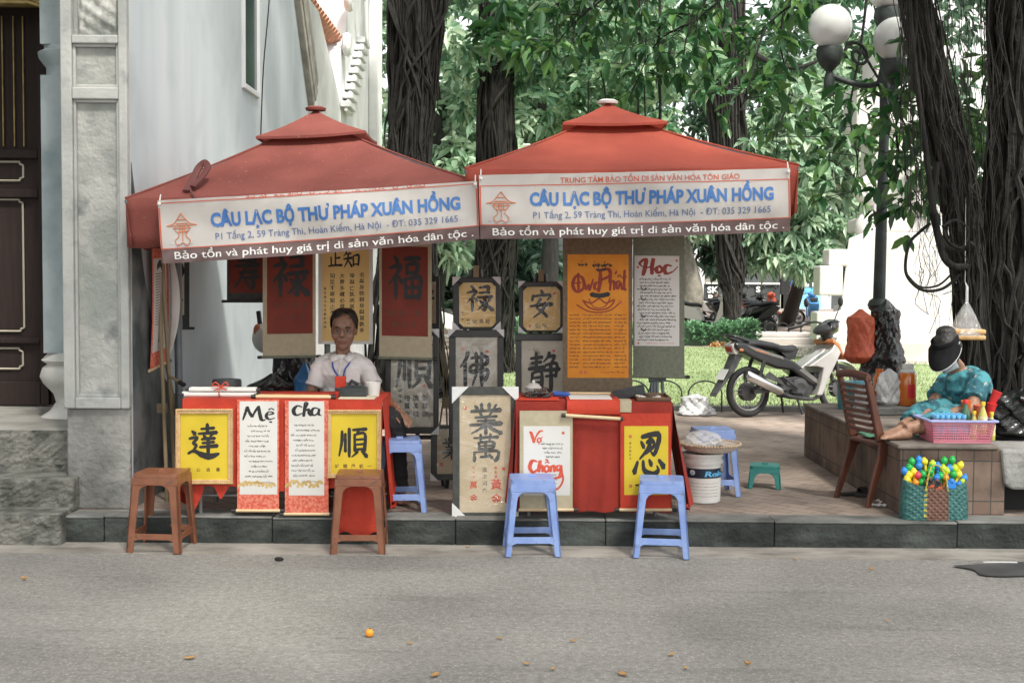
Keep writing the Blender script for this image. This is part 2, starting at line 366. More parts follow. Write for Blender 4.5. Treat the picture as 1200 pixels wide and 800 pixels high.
def brick_mat(name, c1, c2, mortar, scale, rot, bw=0.5, rh=0.25, rough=0.9, axis=None):
    m = mat(name, c1, None, rough); n = m.node_tree; L = n.links.new; b = n.nodes['Principled BSDF']
    tc = n.nodes['Texture Coordinate']; mp = n.nodes['Mapping']; mp.inputs['Rotation'].default_value = rot
    br = n.nodes.new('ShaderNodeTexBrick'); L(mp.outputs[0], br.inputs['Vector'])
    br.inputs['Color1'].default_value = (*c1, 1); br.inputs['Color2'].default_value = (*c2, 1); br.inputs['Mortar'].default_value = (*mortar, 1)
    br.inputs['Scale'].default_value = scale; br.inputs['Mortar Size'].default_value = 0.005; br.inputs['Mortar Smooth'].default_value = 0.3
    br.inputs['Brick Width'].default_value = bw; br.inputs['Row Height'].default_value = rh; br.inputs['Bias'].default_value = 0.0
    nz = n.nodes.new('ShaderNodeTexNoise'); nz.inputs['Scale'].default_value = 1.3; nz.inputs['Detail'].default_value = 8
    L(tc.outputs['Object'], nz.inputs['Vector'])
    mr = n.nodes.new('ShaderNodeMapRange'); mr.inputs['From Min'].default_value = 0.3; mr.inputs['From Max'].default_value = 0.7; mr.inputs['To Min'].default_value = 0.62; mr.inputs['To Max'].default_value = 1.15
    L(nz.outputs['Fac'], mr.inputs['Value'])
    mx = n.nodes.new('ShaderNodeMix'); mx.data_type = 'RGBA'; mx.blend_type = 'MULTIPLY'; mx.inputs['Factor'].default_value = 1
    L(br.outputs['Color'], mx.inputs[6]); L(mr.outputs[0], mx.inputs[7]); L(mx.outputs[2], b.inputs['Base Color'])
    bp = n.nodes.new('ShaderNodeBump'); bp.inputs['Strength'].default_value = 0.5; bp.inputs['Distance'].default_value = 0.004; bp.invert = True
    L(br.outputs['Fac'], bp.inputs['Height']); L(bp.outputs[0], b.inputs['Normal'])
brick_mat('pavers', (0.27, 0.215, 0.175), (0.325, 0.26, 0.215), (0.15, 0.125, 0.105), 1.0, (0, 0, R(45)), 0.22, 0.11)
brick_mat('planter_tile', (0.15, 0.10, 0.075), (0.21, 0.15, 0.115), (0.075, 0.068, 0.06), 1.0, (R(90), 0, 0), 0.115, 0.26)
brick_mat('planter_tile_side', (0.15, 0.10, 0.075), (0.21, 0.15, 0.115), (0.075, 0.068, 0.06), 1.0, (0, R(90), 0), 0.26, 0.115)
MATS['planter_tile'].node_tree.nodes['Brick Texture'].offset = 0.0; MATS['planter_tile_side'].node_tree.nodes['Brick Texture'].offset = 0.0
def weather(name, scale, stretch, f0, f1, lo, hi, detail=6, seed=0.0):
    m = MATS[name]; n = m.node_tree; L = n.links.new; b = n.nodes['Principled BSDF']; src = b.inputs['Base Color'].links[0].from_socket if b.inputs['Base Color'].links else None
    tc = n.nodes['Texture Coordinate']; mp = n.nodes.new('ShaderNodeMapping'); mp.inputs['Scale'].default_value = stretch; mp.inputs['Location'].default_value = (seed, seed*2, 0); L(tc.outputs['Object'], mp.inputs['Vector'])
    nz = n.nodes.new('ShaderNodeTexNoise'); nz.inputs['Scale'].default_value = scale; nz.inputs['Detail'].default_value = detail; nz.inputs['Roughness'].default_value = .6; L(mp.outputs[0], nz.inputs['Vector'])
    mr = n.nodes.new('ShaderNodeMapRange'); mr.inputs['From Min'].default_value = lo; mr.inputs['From Max'].default_value = hi; mr.inputs['To Min'].default_value = f0; mr.inputs['To Max'].default_value = f1; L(nz.outputs['Fac'], mr.inputs['Value'])
    mx = n.nodes.new('ShaderNodeMix'); mx.data_type = 'RGBA'; mx.blend_type = 'MULTIPLY'; mx.inputs['Factor'].default_value = 1
    if src: L(src, mx.inputs[6])
    else: mx.inputs[6].default_value = b.inputs['Base Color'].default_value
    L(mr.outputs[0], mx.inputs[7]); L(mx.outputs[2], b.inputs['Base Color'])
weather('asphalt', 1.3, (0.7, 1.1, 1), 0.84, 1.05, 0.30, 0.55, 6)
weather('asphalt', 5.0, (0.7, 1.7, 1), 0.55, 1.0, 0.265, 0.33, 4, 3.0)
weather('asphalt', 2.4, (0.22, 1.8, 1), 0.80, 1.0, 0.30, 0.42, 4, 11.0)
weather('asphalt', 28.0, (1, 1, 1), 0.80, 1.15, 0.35, 0.65, 5, 5.0)
weather('gutter_concrete', 6.0, (0.5, 1.5, 1), 0.6, 1.1, 0.3, 0.55, 8)
weather('pavers', 5.0, (1, 1, 1), 0.6, 1.05, 0.28, 0.5, 8, 2.0)
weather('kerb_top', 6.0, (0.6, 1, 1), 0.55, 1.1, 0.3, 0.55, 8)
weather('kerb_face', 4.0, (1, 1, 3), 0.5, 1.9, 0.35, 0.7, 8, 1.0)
weather('planter_tile', 4.0, (1, 1, 1), 0.4, 1.1, 0.3, 0.6, 8); weather('planter_tile_side', 4.0, (1, 1, 1), 0.4, 1.1, 0.3, 0.6, 8)
weather('plaster_rough', 1.6, (1, 1, 0.5), 0.6, 1.1, 0.3, 0.55, 8)
mat('coping_tile', (0.12, 0.10, 0.085), (0.20, 0.17, 0.145), 0.85, 5, 0.4, 40, detail=8)
# ================================================================== ground
KY = 7.96
def sheet(name, m, pts, z):
    b = MB(m); b.poly([(x, y, z) for x, y in pts]); return tag(b.build(name), kind='structure')
sheet('terrain', 'terrain', [(-400, -60), (400, -60), (400, 900), (-400, 900)], -0.03)
sheet('road', 'asphalt', [(-60, -20), (60, -20), (60, 7.97), (-60, 7.97)], 0.0)
b = MB('gutter_concrete'); b.box(-40, 40, 7.66, KY+0.01, -0.01, 0.006); tag(b.build('gutter'), kind='structure')
b = MB('wet_patch'); q = [(math.cos(a)*0.36*(1+0.25*math.sin(3*a+1)), math.sin(a)*0.17*(1+0.3*math.sin(2*a))) for a in np.linspace(0, 6.28, 40)[:-1]]
c = G(1192, 668, 0); b.poly([(c.x+x, c.y+y, 0.010) for x, y in q]); tag(b.build('wet_patch'), kind='structure')
b = MB()
x = -12.0; k = 0
while x < 12:
    L_ = 1.05+0.12*math.sin(k*2.1); dz = 0.003*math.sin(k*3.7); dy = 0.004*math.sin(k*5.1)
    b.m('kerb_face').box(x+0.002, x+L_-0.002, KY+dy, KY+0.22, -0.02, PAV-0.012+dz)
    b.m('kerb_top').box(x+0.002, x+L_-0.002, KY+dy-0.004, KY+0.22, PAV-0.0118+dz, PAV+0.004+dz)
    x += L_; k += 1
tag(b.build('kerb', bevel=0.012), kind='structure')
b = MB('dark'); b.box(-12, 12, KY+0.02, KY+0.21, -0.03, PAV-0.03); tag(b.build('kerb_bed'), kind='structure')
sheet('pavement', 'pavers', [(-40, KY+0.2), (40, KY+0.2), (40, 90), (-40, 90)], PAV)
sheet('lawn', 'lawn', [(-0.45, 14.6), (7.6, 14.6), (7.6, 22), (5.4, 24.5), (4.6, 27.5), (-0.95, 27.5)], PAV+0.012)
sheet('park_path', 'pale_path', [(4.7, 27.6), (5.5, 24.6), (7.7, 22.1), (12, 22.1), (12, 34), (4.7, 34)], PAV+0.006)
b = MB('kerb_top'); b.box(-0.5, 12, 14.48, 14.6, PAV-0.02, PAV+0.06); b.box(-0.62, -0.5, 14.48, 27.5, PAV-0.02, PAV+0.05); tag(b.build('lawn_edging', bevel=0.01), kind='structure')
# grass blades
n = 16000
gx = rng.uniform(-0.45, 7.4, n); gy = 14.6+rng.uniform(0, 1, n)**1.6*12.5
C = np.stack([gx, gy, np.full(n, PAV+0.01)], 1); D = rng.normal(0, 0.4, (n, 3)); D[:, 2] = 1
V, F = leaves(C, D, rng.uniform(0.03, 0.075, n), np.full(n, 0.012), droop=0.15)
mesh_np('grass', V, F, 'grass', kind='stuff')
def litter(n, x0, x1, y0, y1, mname, smin, smax, name, label, zf):
    pass
# ================================================================== temple on the left
YP = 8.2
T = thing('temple_building', (-2.9, 9.0, PAV), 'pale stucco temple gate and long blue-grey side wall behind the left parasol', 'building')
pz = lambda y, Y: P(100, y, Y).z
pxx = lambda x, Y: P(x, 300, Y).x
xl, xr = pxx(75, YP), pxx(152, YP)
zb = pz(478, YP)
b = MB('plaster_rough'); b.box(xl+0.006, xr-0.006, YP, 8.7, PAV, zb); b.build('pillar_base', T, bevel=0.012)
b = MB('plaster'); b.box(xl+0.02, xr-0.02, YP+0.03, 8.7, zb, 6.2); 
def strip(x0, x1, y0, y1, Y0, Y1): b.box(pxx(x0, YP), pxx(x1, YP), Y0, Y1, pz(y1, YP), pz(y0, YP))
Yf = YP-0.035
strip(75, 88, -300, 478, Yf, YP+0.031); strip(142, 152, -300, 478, Yf, YP+0.031)
for y0, y1 in ((465, 478), (103, 117), (42, 52), (-120, -70)): strip(88.2, 141.8, y0, y1, Yf+0.001, YP+0.031)
pil = b.build('pillar', T, bevel=0.008)
b = MB('plaster')
for y0, y1 in ((117, 465), (52, 103)):
    for (a0, a1, c0, c1) in ((88.2, 91.5, y0, y1), (138.5, 141.8, y0, y1), (91.6, 138.4, y0, y0+3.5), (91.6, 138.4, y1-3.5, y1)): strip(a0, a1, c0, c1, Yf+0.022, YP+0.031)
b.build('panel_moulding', T, bevel=0.004)
b = MB('plaster_stain')
for y0, y1 in ((120.6, 461.4), (55.6, 99.4)): strip(91.7, 138.3, y0, y1, YP+0.012, YP+0.032)
b.build('pillar_panel', T)
# carved relief at the top
b = MB('plaster_stain'); cx0, cx1, cz0, cz1 = pxx(93, YP), pxx(141, YP), pz(42, YP), pz(-70, YP)
def relief(u, v):
    h = 0.5*math.sin(u*9+2*math.sin(v*7))*math.sin(v*13+1.5*math.sin(u*6))+0.35*math.sin(u*21+v*17)*math.sin(v*25-u*8)
    e = min(u, 1-u, v, 1-v)*8; e = min(1, e)
    return (cx0+(cx1-cx0)*u, YP+0.02-0.045*(0.5+h*0.6)*e, cz0+(cz1-cz0)*v)
b.grid(relief, 46, 90); b.build('carved_relief', T, smooth=50)
# side wall with a raking top
XW = xr+0.0; 
b = MB('wall_blue'); out = [(8.236, PAV), (15.5, PAV), (15.5, 3.62), (14.38, 4.80), (13.0, 6.3), (8.236, 6.2)]
b.prism(out, lambda y, z: (XW, y, z), lambda y, z: (XW-0.35, y, z)); 

wl = b.build('side_wall', T)
b = MB('wall_grime_shade'); b.prism([(8.24, PAV), (13.2, PAV), (12.6, 0.34), (11.2, 0.42), (10.2, 0.55), (9.5, 0.7), (9.0, 0.95), (8.72, 1.3), (8.5, 1.7), (8.24, 2.4)], lambda y, z: (XW+0.004, y, z), lambda y, z: (XW-0.01, y, z)); b.build('grime_shade_sheet', T)  # thin dark sheet: grime along the foot, painted shade rising beside the pillar
b = MB('moulding')
for k, (o, wd) in enumerate(((0.0, 0.11), (0.112, 0.20), (0.314, 0.12))):
    b.bar((XW-0.1, 13.0+o*0.9, 6.30+o*0.9), (XW-0.1, 15.42+o*0.9, 3.72+o*0.9), 0.34+0.03*(k == 1), wd)
b.build('raking_cornice', T, bevel=0.01)
b = MB('wall_white'); b.prism([(15.52, PAV), (18.6, PAV), (18.6, 4.2), (16.6, 5.05), (15.52, 5.05)], lambda y, z: (XW-0.06, y, z), lambda y, z: (XW-0.4, y, z)); b.build('lower_wall', T)
b = MB('roof_tile')
for i in range(16):
    for j in range(9):
        y = 15.7+i*0.22; s_ = j*0.34
        b.tube([(XW-0.15-s_*0.8, y, 5.1+s_*0.62), (XW-0.15-(s_+0.36)*0.8, y, 5.1+(s_+0.36)*0.62+0.02)], 0.115, 7)
b.build('tile_roof', T, smooth=40)
# ornate white end wall
E_ = MB('wall_white'); E_.prism([(18.62, PAV), (23.1, PAV), (23.1, 8.2), (20.2, 8.2), (19.6, 6.6), (19.2, 5.2), (18.62, 4.9)], lambda y, z: (XW-0.05, y, z), lambda y, z: (XW-0.6, y, z)); E_.build('ornate_wall', T)
b = MB('wall_white')
for k in range(9):
    t = k/8; y = 20.75-1.85*t; z = 5.35-1.25*t; b.box(XW-0.05, XW+0.10, y-0.32, y+0.32, z, z+0.085)
    b.tube([(XW+0.03, y-0.3, z-0.04), (XW+0.03, y+0.3, z-0.04)], 0.03, 6)
b.build('stepped_balusters', T, bevel=0.008)
b = MB('wall_white')
for (yy, zz, rr) in ((20.2, 6.6, 0.26), (19.4, 6.3, 0.2), (21.1, 6.75, 0.28), (19.0, 5.7, 0.18), (18.8, 5.0, 0.15)):
    b.tube([(XW+0.02, yy+rr*(1-k/26)*math.cos(k*0.5), zz+rr*(1-k/26)*math.sin(k*0.5)) for k in range(26)], 0.065, 7)
b.box(XW-0.04, XW+0.16, 19.3, 22.8, 7.0, 7.12); b.box(XW-0.04, XW+0.10, 22.2, 23.0, PAV, 7.0)
b.build('scroll_ornament', T, smooth=40)
# window
b = MB('frame_white'); Wy0, Wy1, Wz0, Wz1 = 11.62, 12.32, 3.36, 6.1
for (y0, y1, z0, z1) in ((Wy0, Wy0+0.04, Wz0, Wz1), (Wy1-0.04, Wy1, Wz0, Wz1), (Wy0+0.041, Wy1-0.041, Wz0, Wz0+0.05), (Wy0+0.041, Wy1-0.041, Wz1-0.05, Wz1)): b.box(XW-0.02, XW+0.03, y0, y1, z0, z1)
wf = b.build('window', T, bevel=0.006)
b = MB('glass_dark'); b.box(XW-0.01, XW+0.006, Wy0+0.04, Wy1-0.04, Wz0+0.05, Wz1-0.05); b.build('pane', wf)
b = MB('dark'); b.tube(cr([(XW+0.006, 12.9, 6.2), (XW+0.006, 12.8, 5.4), (XW+0.006, 12.95, 4.6), (XW+0.006, 12.6, 3.7), (XW+0.006, 12.45, 3.0)], 6), 0.006, 5); b.build('loose_cable', T)
# porch behind the pillar
YD = 9.9
b = MB('step_top'); b.box(-7, xl-0.002, 8.42, 10.2, 0.3, pz(504, 8.4)); b.build('porch_floor', T, bevel=0.015)
b = MB('step_stone')
def rough(x0, x1, y, z0, z1, sd, nu=60, nv=12):
    b.grid(lambda u, v: (x0+(x1-x0)*u, y-0.004*math.sin(u*61+sd+3*math.sin(v*9))*math.sin(v*5+u*33+sd)+random.gauss(0, .0028), z0+(z1-z0)*v), nu, nv)
zs2, zs3 = pz(560, 8.12), pz(504, 8.4)
b.box(-7, xl-0.004, 8.40, 8.60, 0.3, zs3-0.004); rough(-7, xl-0.002, 8.395, zs2, zs3-0.002, 1, 160)
b.build('upper_step', T)
b = MB('step_stone'); b.box(-7, pxx(84, 8.1), 8.09, 8.40, PAV, zs2); rough(-7, pxx(84, 8.1)-0.005, 8.082, PAV+0.005, zs2-0.002, 4, 160); b.build('lower_step', T, bevel=0.012)
b = MB('step_stone'); b.box(-7, pxx(70, 7.9), 7.86, 8.088, -0.01, PAV+0.035); rough(-7, pxx(70, 7.9)-0.005, 7.855, 0.0, PAV+0.02, 7, 160); b.build('threshold_block', T, bevel=0.012)
D_ = MB('door_wood'); D_.box(-7, -2.6, YD, YD+0.1, pz(473, YD), 4.4); 
dpx = lambda x: P(x, 300, YD).x; dpz = lambda y: P(40, y, YD).z
for (a0, a1, y0, y1) in ((-200, 48, 447, 474), (48.3, 58, -60, 474)): D_.box(dpx(a0), dpx(a1), YD-0.05, YD+0.01, dpz(y1), dpz(y0))
for (y0, y1) in ((222, 232), (176, 186), (396, 402)): D_.box(dpx(-200), dpx(48), YD-0.05, YD+0.01, dpz(y1), dpz(y0))
D_.box(dpx(59), dpx(80), YD-0.02, YD+0.01, dpz(474), dpz(-60))
door = D_.build('door', T, bevel=0.006)
b = MB('door_line')
def cham(x0, x1, y0, y1, c=4):
    p = [(x0+c, y0), (x1-c, y0), (x1-c, y0+c*0.6), (x1, y0+c), (x1, y1-c), (x1-c, y1-c*0.6), (x1-c, y1), (x0+c, y1), (x0, y1-c), (x0, y0+c)]
    w3 = [Vector((dpx(x), YD-0.012, dpz(y))) for x, y in p]
    for i in range(len(w3)): b.tube([w3[i], w3[(i+1) % len(w3)]], 0.0075, 4)
cham(-70, 29, 190, 212); cham(-70, 28, 234, 388); cham(-70, 26, 408, 432); cham(58.6, 100, 250, 390)
b.build('panel_line', door)
b = MB('gilt')
for x in (7, 20, 31): b.tube([(dpx(x), YD-0.02, dpz(172)), (dpx(x), YD-0.02, dpz(20))], 0.006, 6)
b.build('spindle', door)
b = MB('gilt'); zl = P(40, 9, 9.5).z
for i in range(26):
    b.ball((-5.3+i*0.09, 9.47, zl+0.10+0.02*math.sin(i*2.3)), 0.062, 8, 6, sc=(1, 0.6, 1))
b.tube([(-6, 9.46, zl+0.03), (-3.55, 9.46, zl+0.03), (-3.45, 9.46, zl), (-2.9, 9.46, zl)], 0.016, 6); b.box(-6, -2.9, 9.5, 9.6, zl+0.02, zl+0.6); b.build('carved_lintel', T, smooth=50)
b = MB('plaster_rough'); b.box(-7, -2.6, 8.45, 10.3, 4.7, 5.0); b.box(-5.6, -5.2, 8.2, 8.7, PAV, 4.7); b.box(-7, -5.3, 8.75, 9.9, 0.3, 4.7); b.build('unseen_porch_shell', T)  # unseen ceiling, far pillar and side wall, added to keep the porch dark
Yc = 9.25; cz = lambda y: P(66, y, Yc).z; ccx = P(84, 300, Yc).x
b = MB('pilaster_base'); r_ = lambda px: px/162.0
b.lathe([(r_(38), cz(497)), (r_(38), cz(488)), (r_(26), cz(480)), (r_(19), cz(470)), (r_(22), cz(460)), (r_(33), cz(448)), (r_(37), cz(440)), (r_(34), cz(430)), (r_(28), cz(426)), (r_(35), cz(421)), (r_(30), cz(416)), (r_(26), cz(412))], (ccx, Yc, 0), 28)
b.m('pilaster'); b.box(ccx-r_(25), ccx+r_(25), Yc-r_(25), Yc+r_(25), cz(412), cz(92))
b.lathe([(r_(26), cz(92)), (r_(26), cz(82)), (r_(27), cz(80)), (r_(34), cz(70)), (r_(35), cz(64)), (r_(28), cz(60)), (r_(28), cz(56))], (ccx, Yc, 0), 28)
b.box(ccx-r_(25), ccx+r_(25), Yc-r_(25), Yc+r_(25), cz(56), 4.7)
b.build('pilaster', T, smooth=65)
# ================================================================== trees
def rooty(t, name, path, radii, nroots, rr=(0.008, 0.024), hang=0.0, n=18, spread=(1.0, 1.14), twist=2.0, seed=1, rootmat='root'):
    rn = np.random.default_rng(seed); pts = cr([tuple(p)+(r,) for p, r in zip(path, radii)], 6)
    b = MB('bark'); vs = []; k = len(pts)
    for i, p in enumerate(pts):
        for j in range(n):
            a = 2*math.pi*j/n; q = 1+0.10*math.sin(3*a+0.35*i)+0.06*math.sin(7*a-0.5*i)+rn.normal(0, 0.02)
            vs.append((p[0]+math.cos(a)*p[3]*q, p[1]+math.sin(a)*p[3]*q, p[2]))
    b.add(vs, [(i*n+j, i*n+(j+1) % n, (i+1)*n+(j+1) % n, (i+1)*n+j) for i in range(k-1) for j in range(n)])
    b.build('trunk', t, smooth=60)
    b = MB(rootmat)
    for _ in range(nroots):
        a = rn.uniform(0, 6.28); wild = rn.random() < .38; da = rn.normal(0, twist*(3.5 if wild else 1)/len(pts)); i0 = int(rn.integers(0, max(1, k//3))) if rn.random() < .3 else 0; i1 = int(rn.integers(k*2//3, k))
        f = rn.uniform(*spread)+(.10 if wild else 0); R0 = rn.uniform(*rr)*(1.35 if wild else 1); L = []; ph = rn.uniform(0, 6)
        for i in range(i0, i1+1):
            p = pts[i]; a += da+rn.normal(0, 0.10 if wild else 0.06)+(.09*math.sin(i*.7+ph) if wild else 0); f = max(spread[0], f+rn.normal(0, 0.03))
            L.append((p[0]+math.cos(a)*p[3]*f, p[1]+math.sin(a)*p[3]*f, p[2]+rn.normal(0, 0.02)))
        if len(L) > 2: b.tube(L, [R0*(0.7+0.6*rn.random()) for _ in L], 4, caps=False)
    o = b.build('aerial_roots', t, smooth=80, kind='stuff'); return o
def cloud(n, c, r, hollow=0.35):
    """points in an ellipsoid, clumped"""
    m = max(3, n//14); d = rng.normal(0, 1, (m, 3)); d /= np.linalg.norm(d, axis=1, keepdims=True)
    cc = d*(hollow+(1-hollow)*rng.uniform(0, 1, (m, 1))**0.5)
    p = cc[rng.integers(0, m, n)]+rng.normal(0, 0.13, (n, 3))
    return np.array(c)+p*np.array(r)
def crown(t, blobs, L, m, k=7, droop=0.4, spread=0.9, name='crown', wr=0.42):
    Vs = []; Fs = []; o = 0
    for (px, py, Y, rx, ry, rz, n) in blobs:
        c = P(px, py, Y); C = cloud(n, c, (rx, ry, rz)); C = C[C[:, 2] > 0.5]
        V, F = whorls(C, k, L, droop=droop, spread=spread, wr=wr); Vs.append(V); Fs.append(F+o); o += len(V)
    return mesh_np(name, np.concatenate(Vs), np.concatenate(Fs), m, t)
def limbs(t, segs, m='bark', name='limb'):
    b = MB(m)
    for pts, r in segs:
        q = cr([tuple(p) for p in pts], 5); b.tube(q, [r*(1-0.75*i/len(q)) for i in range(len(q))], 6)
    return b.build(name, t, smooth=60)
def tree_path(pxs, Y, base_px=None):
    return [P(x, y, Y) for x, y in pxs]
def ground_at(px, Y): 
    p = P(px, 400, Y); return Vector((p.x, Y, PAV))
# trunk 1
t = thing('banyan_tree', ground_at(478, 16), 'thick banyan trunk wrapped in dark hanging roots just behind the left parasol', 'tree', 'park trees')
rooty(t, 't', [ground_at(476, 16), P(477, 330, 16), P(478, 190, 16), P(486, 60, 16), P(492, -80, 16), P(498, -260, 16)], [0.44, 0.31, 0.215, 0.25, 0.30, 0.36], 130, (0.006, 0.022), spread=(1.0, 1.20), seed=3)
limbs(t, [([P(495, -200, 16), P(430, -330, 14), P(300, -420, 12), P(200, -450, 9)], 0.22), ([P(497, -200, 16), P(640, -300, 13.5), P(760, -340, 10), P(820, -360, 8)], 0.2), ([P(500, -240, 16), P(560, -330, 18), P(620, -380, 20)], 0.18)])
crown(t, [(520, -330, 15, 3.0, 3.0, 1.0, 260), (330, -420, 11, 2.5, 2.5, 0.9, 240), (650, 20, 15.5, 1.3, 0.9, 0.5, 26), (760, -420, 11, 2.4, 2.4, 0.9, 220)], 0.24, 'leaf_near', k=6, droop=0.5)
# trunk 2
t = thing('banyan_tree', ground_at(577, 20), 'straight slender banyan trunk rising between the two red parasols', 'tree', 'park trees')
rooty(t, 't', [ground_at(577, 20), P(578, 350, 20), P(583, 250, 20), P(581, 120, 20), P(586, 0, 20), P(590, -160, 20)], [0.30, 0.25, 0.25, 0.21, 0.21, 0.24], 130, (0.006, 0.020), spread=(1.0, 1.22), seed=5)
crown(t, [(690, 40, 19, 2.2, 1.4, 1.3, 480), (560, -60, 20, 1.8, 1.4, 1.0, 280), (770, 100, 20.5, 0.9, 1.0, 0.9, 150), (640, 110, 21, 1.3, 1.0, 0.9, 190)], 0.21, 'leaf_mid', k=7, droop=0.4)
limbs(t, [([P(586, -60, 20), P(650, 0, 19.5), P(720, 20, 19), P(790, 60, 19.5)], 0.09), ([P(588, -100, 20), P(540, -40, 20), P(500, 10, 20)], 0.08), ([P(660, 5, 19.4), P(700, 70, 19.4), P(712, 130, 19.6)], 0.03)])
b = MB('root')
for x in (748, 757, 772, 745, 690): b.tube(cr([tuple(P(x+random.uniform(-3, 3), y, 18+0.1*i)) for i, y in enumerate((-60, 20, 70, 120, 165))], 4), [0.012+0.012*(x == 772)]*17, 5)
b.build('hanging_root', t, smooth=80)
# trunk 3
t = thing('banyan_tree', ground_at(858, 31.5), 'root-hung banyan trunk beyond the hedge above the parked scooters', 'tree', 'park trees')
rooty(t, 't', [ground_at(858, 31.5), P(858, 345, 31.5), P(857, 300, 31.5), P(852, 150, 31.5), P(853, 0, 31.5), P(856, -120, 31.5)], [0.13, 0.15, 0.22, 0.28, 0.27, 0.28], 120, (0.012, 0.04), spread=(1.0, 1.45), seed=8)
crown(t, [(925, 60, 33.5, 2.4, 1.2, 1.6, 460), (795, 70, 34, 2.0, 1.2, 1.6, 280), (960, -30, 33, 2.2, 1.2, 1.3, 240)], 0.29, 'leaf_mid', k=7)
limbs(t, [([P(853, 20, 31.5), P(880, 60, 30), P(930, 80, 29), P(980, 60, 29)], 0.10), ([P(854, -20, 31.5), P(810, 40, 31.5), P(780, 80, 32)], 0.10)])
# background trees: px, Y, label, blobs
bgt = [
 (500, 27, 'pale-leaved tree in the gap right of the thick banyan trunk', 'leaf_pale', 0.42, [(510, 130, 26, 1.5, 1.5, 2.0, 230), (460, 60, 27, 1.2, 1.5, 2.0, 130), (530, 250, 27, 1.1, 1.4, 1.2, 150)]),
 (640, 30, 'tall pale tree filling the gap over the right parasol', 'leaf_pale', 0.44, [(630, 90, 30, 2.0, 1.5, 2.4, 330), (560, 190, 31, 1.6, 1.5, 1.8, 180), (720, 20, 31, 2.2, 1.5, 1.5, 200)]),
 (921, 40, 'pale leafy tree drooping beside the right edge of the right parasol', 'leaf_pale', 0.44, [(955, 190, 32, 2.0, 1.4, 2.0, 330), (912, 275, 32, 1.2, 1.0, 0.8, 150), (1010, 110, 33, 1.8, 1.3, 1.8, 150), (945, 300, 31.5, 0.7, 0.7, 0.45, 50)]),
 (780, 46, 'dark bushy tree seen past the right edge of the green scroll', 'leaf_dark', 0.50, [(800, 180, 46, 3.4, 2.0, 3.2, 300), (820, 290, 47, 1.8, 1.2, 1.0, 120), (890, 300, 48, 1.8, 1.2, 0.9, 110)]),
 (560, 38, 'dark shady tree low down between the framed calligraphy', 'leaf_dark', 0.48, [(560, 330, 34, 2.2, 1.8, 1.3, 300), (620, 330, 33, 1.6, 1.5, 1.1, 220), (520, 290, 35, 1.2, 1.4, 1.3, 160), (560, 60, 40, 4.0, 2.0, 4.5, 150), (680, 180, 42, 3.5, 2.0, 3.5, 130)]),
 (1000, 44, 'dark tree standing behind the white monument', 'leaf_dark', 0.55, [(985, 220, 44, 2.2, 1.6, 2.8, 260), (960, 100, 45, 4.5, 2.0, 3.5, 140), (1120, 60, 44, 4.5, 2.0, 3.0, 130), (1130, 150, 42, 3.0, 1.5, 1.8, 120)]),
]
for px, Y, lab, m, L, blobs in bgt:
    t = thing('park_tree', ground_at(px, Y), lab, 'tree', 'park trees'); g = t.location.copy()
    top = P(blobs[0][0], blobs[0][1], blobs[0][2])
    b = MB('bark'); b.tube(cr([tuple(g)+(0,), tuple(g.lerp(top, 0.5)+Vector((0.2, 0, 0)))+(0,), tuple(top+Vector((0, 0, 0.6)))+(0,)], 5) and cr([tuple(g), tuple(g.lerp(top, 0.5)+Vector((0.2, 0, 0))), tuple(top+Vector((0, 0, 0.6)))], 5), [0.26-0.018*i for i in range(11)], 8); b.build('trunk', t, smooth=60)
    limbs(t, [([g.lerp(top, 0.55), g.lerp(P(*q[:3]), 0.8), P(*q[:3])], 0.07) for q in blobs[1:]])
    blobs = [q[:6]+(int(q[6]*1.7),) for q in blobs]; L *= .80
    crown(t, blobs, L, m, k=8, droop=0.45, spread=1.0, wr=0.36)
# leaning pale trunk among the scooters
t = thing('park_tree', ground_at(812, 40), 'leaning grey trunk behind the white scooter', 'tree', 'park trees')
limbs(t, [([ground_at(806, 40), P(812, 340, 40), P(802, 290, 40), P(796, 230, 40)], 0.42)], 'pale_bark', 'trunk')
crown(t, [(800, 250, 40, 1.2, 1, 0.9, 60)], 0.45, 'leaf_pale')
# the right banyan
YB = 9.75; PT = 0.66
t = thing('banyan_tree', Vector((P(1165, 480, YB).x, YB, PT)), 'huge dark multi-stemmed banyan growing in the tiled planter on the right', 'tree', 'park trees')
rooty(t, 't', [Vector((P(1184, 480, YB).x, YB, PT-0.1)), P(1184, 400, YB), P(1190, 280, YB), P(1197, 150, YB), P(1200, 0, YB), P(1206, -220, YB)], [0.27, 0.20, 0.18, 0.17, 0.19, 0.24], 120, (0.004, 0.018), spread=(1.0, 1.25), seed=12, twist=1.2)
rooty(t, 't', [Vector((P(1140, 480, YB).x, YB-0.1, PT-0.1)), P(1140, 380, YB-0.1), P(1133, 300, YB-0.1), P(1122, 210, YB-0.1), P(1098, 110, YB-0.05), P(1078, 20, YB), P(1058, -90, YB), P(1040, -240, YB)], [0.14, 0.095, 0.10, 0.105, 0.105, 0.10, 0.105, 0.11], 60, (0.003, 0.009), spread=(1.0, 1.3), seed=14, twist=1.0)
b = MB('root'); rn = random.Random(4)
for i in range(95):
    x = rn.uniform(1095, 1200) if i > 14 else rn.uniform(1052, 1100); y0 = rn.uniform(-120, 140) if i > 14 else rn.uniform(-100, 40); y1 = y0+rn.uniform(120, 330)
    Yq = YB-rn.uniform(-0.15, 0.45); dx = rn.uniform(-6, 26); pts = []
    for k in range(7): pts.append(tuple(P(x+dx*k/6+rn.gauss(0, 3.5), y0+(y1-y0)*k/6, Yq)))
    b.tube(cr(pts, 3), rn.uniform(0.001, 0.0038), 4, caps=False)
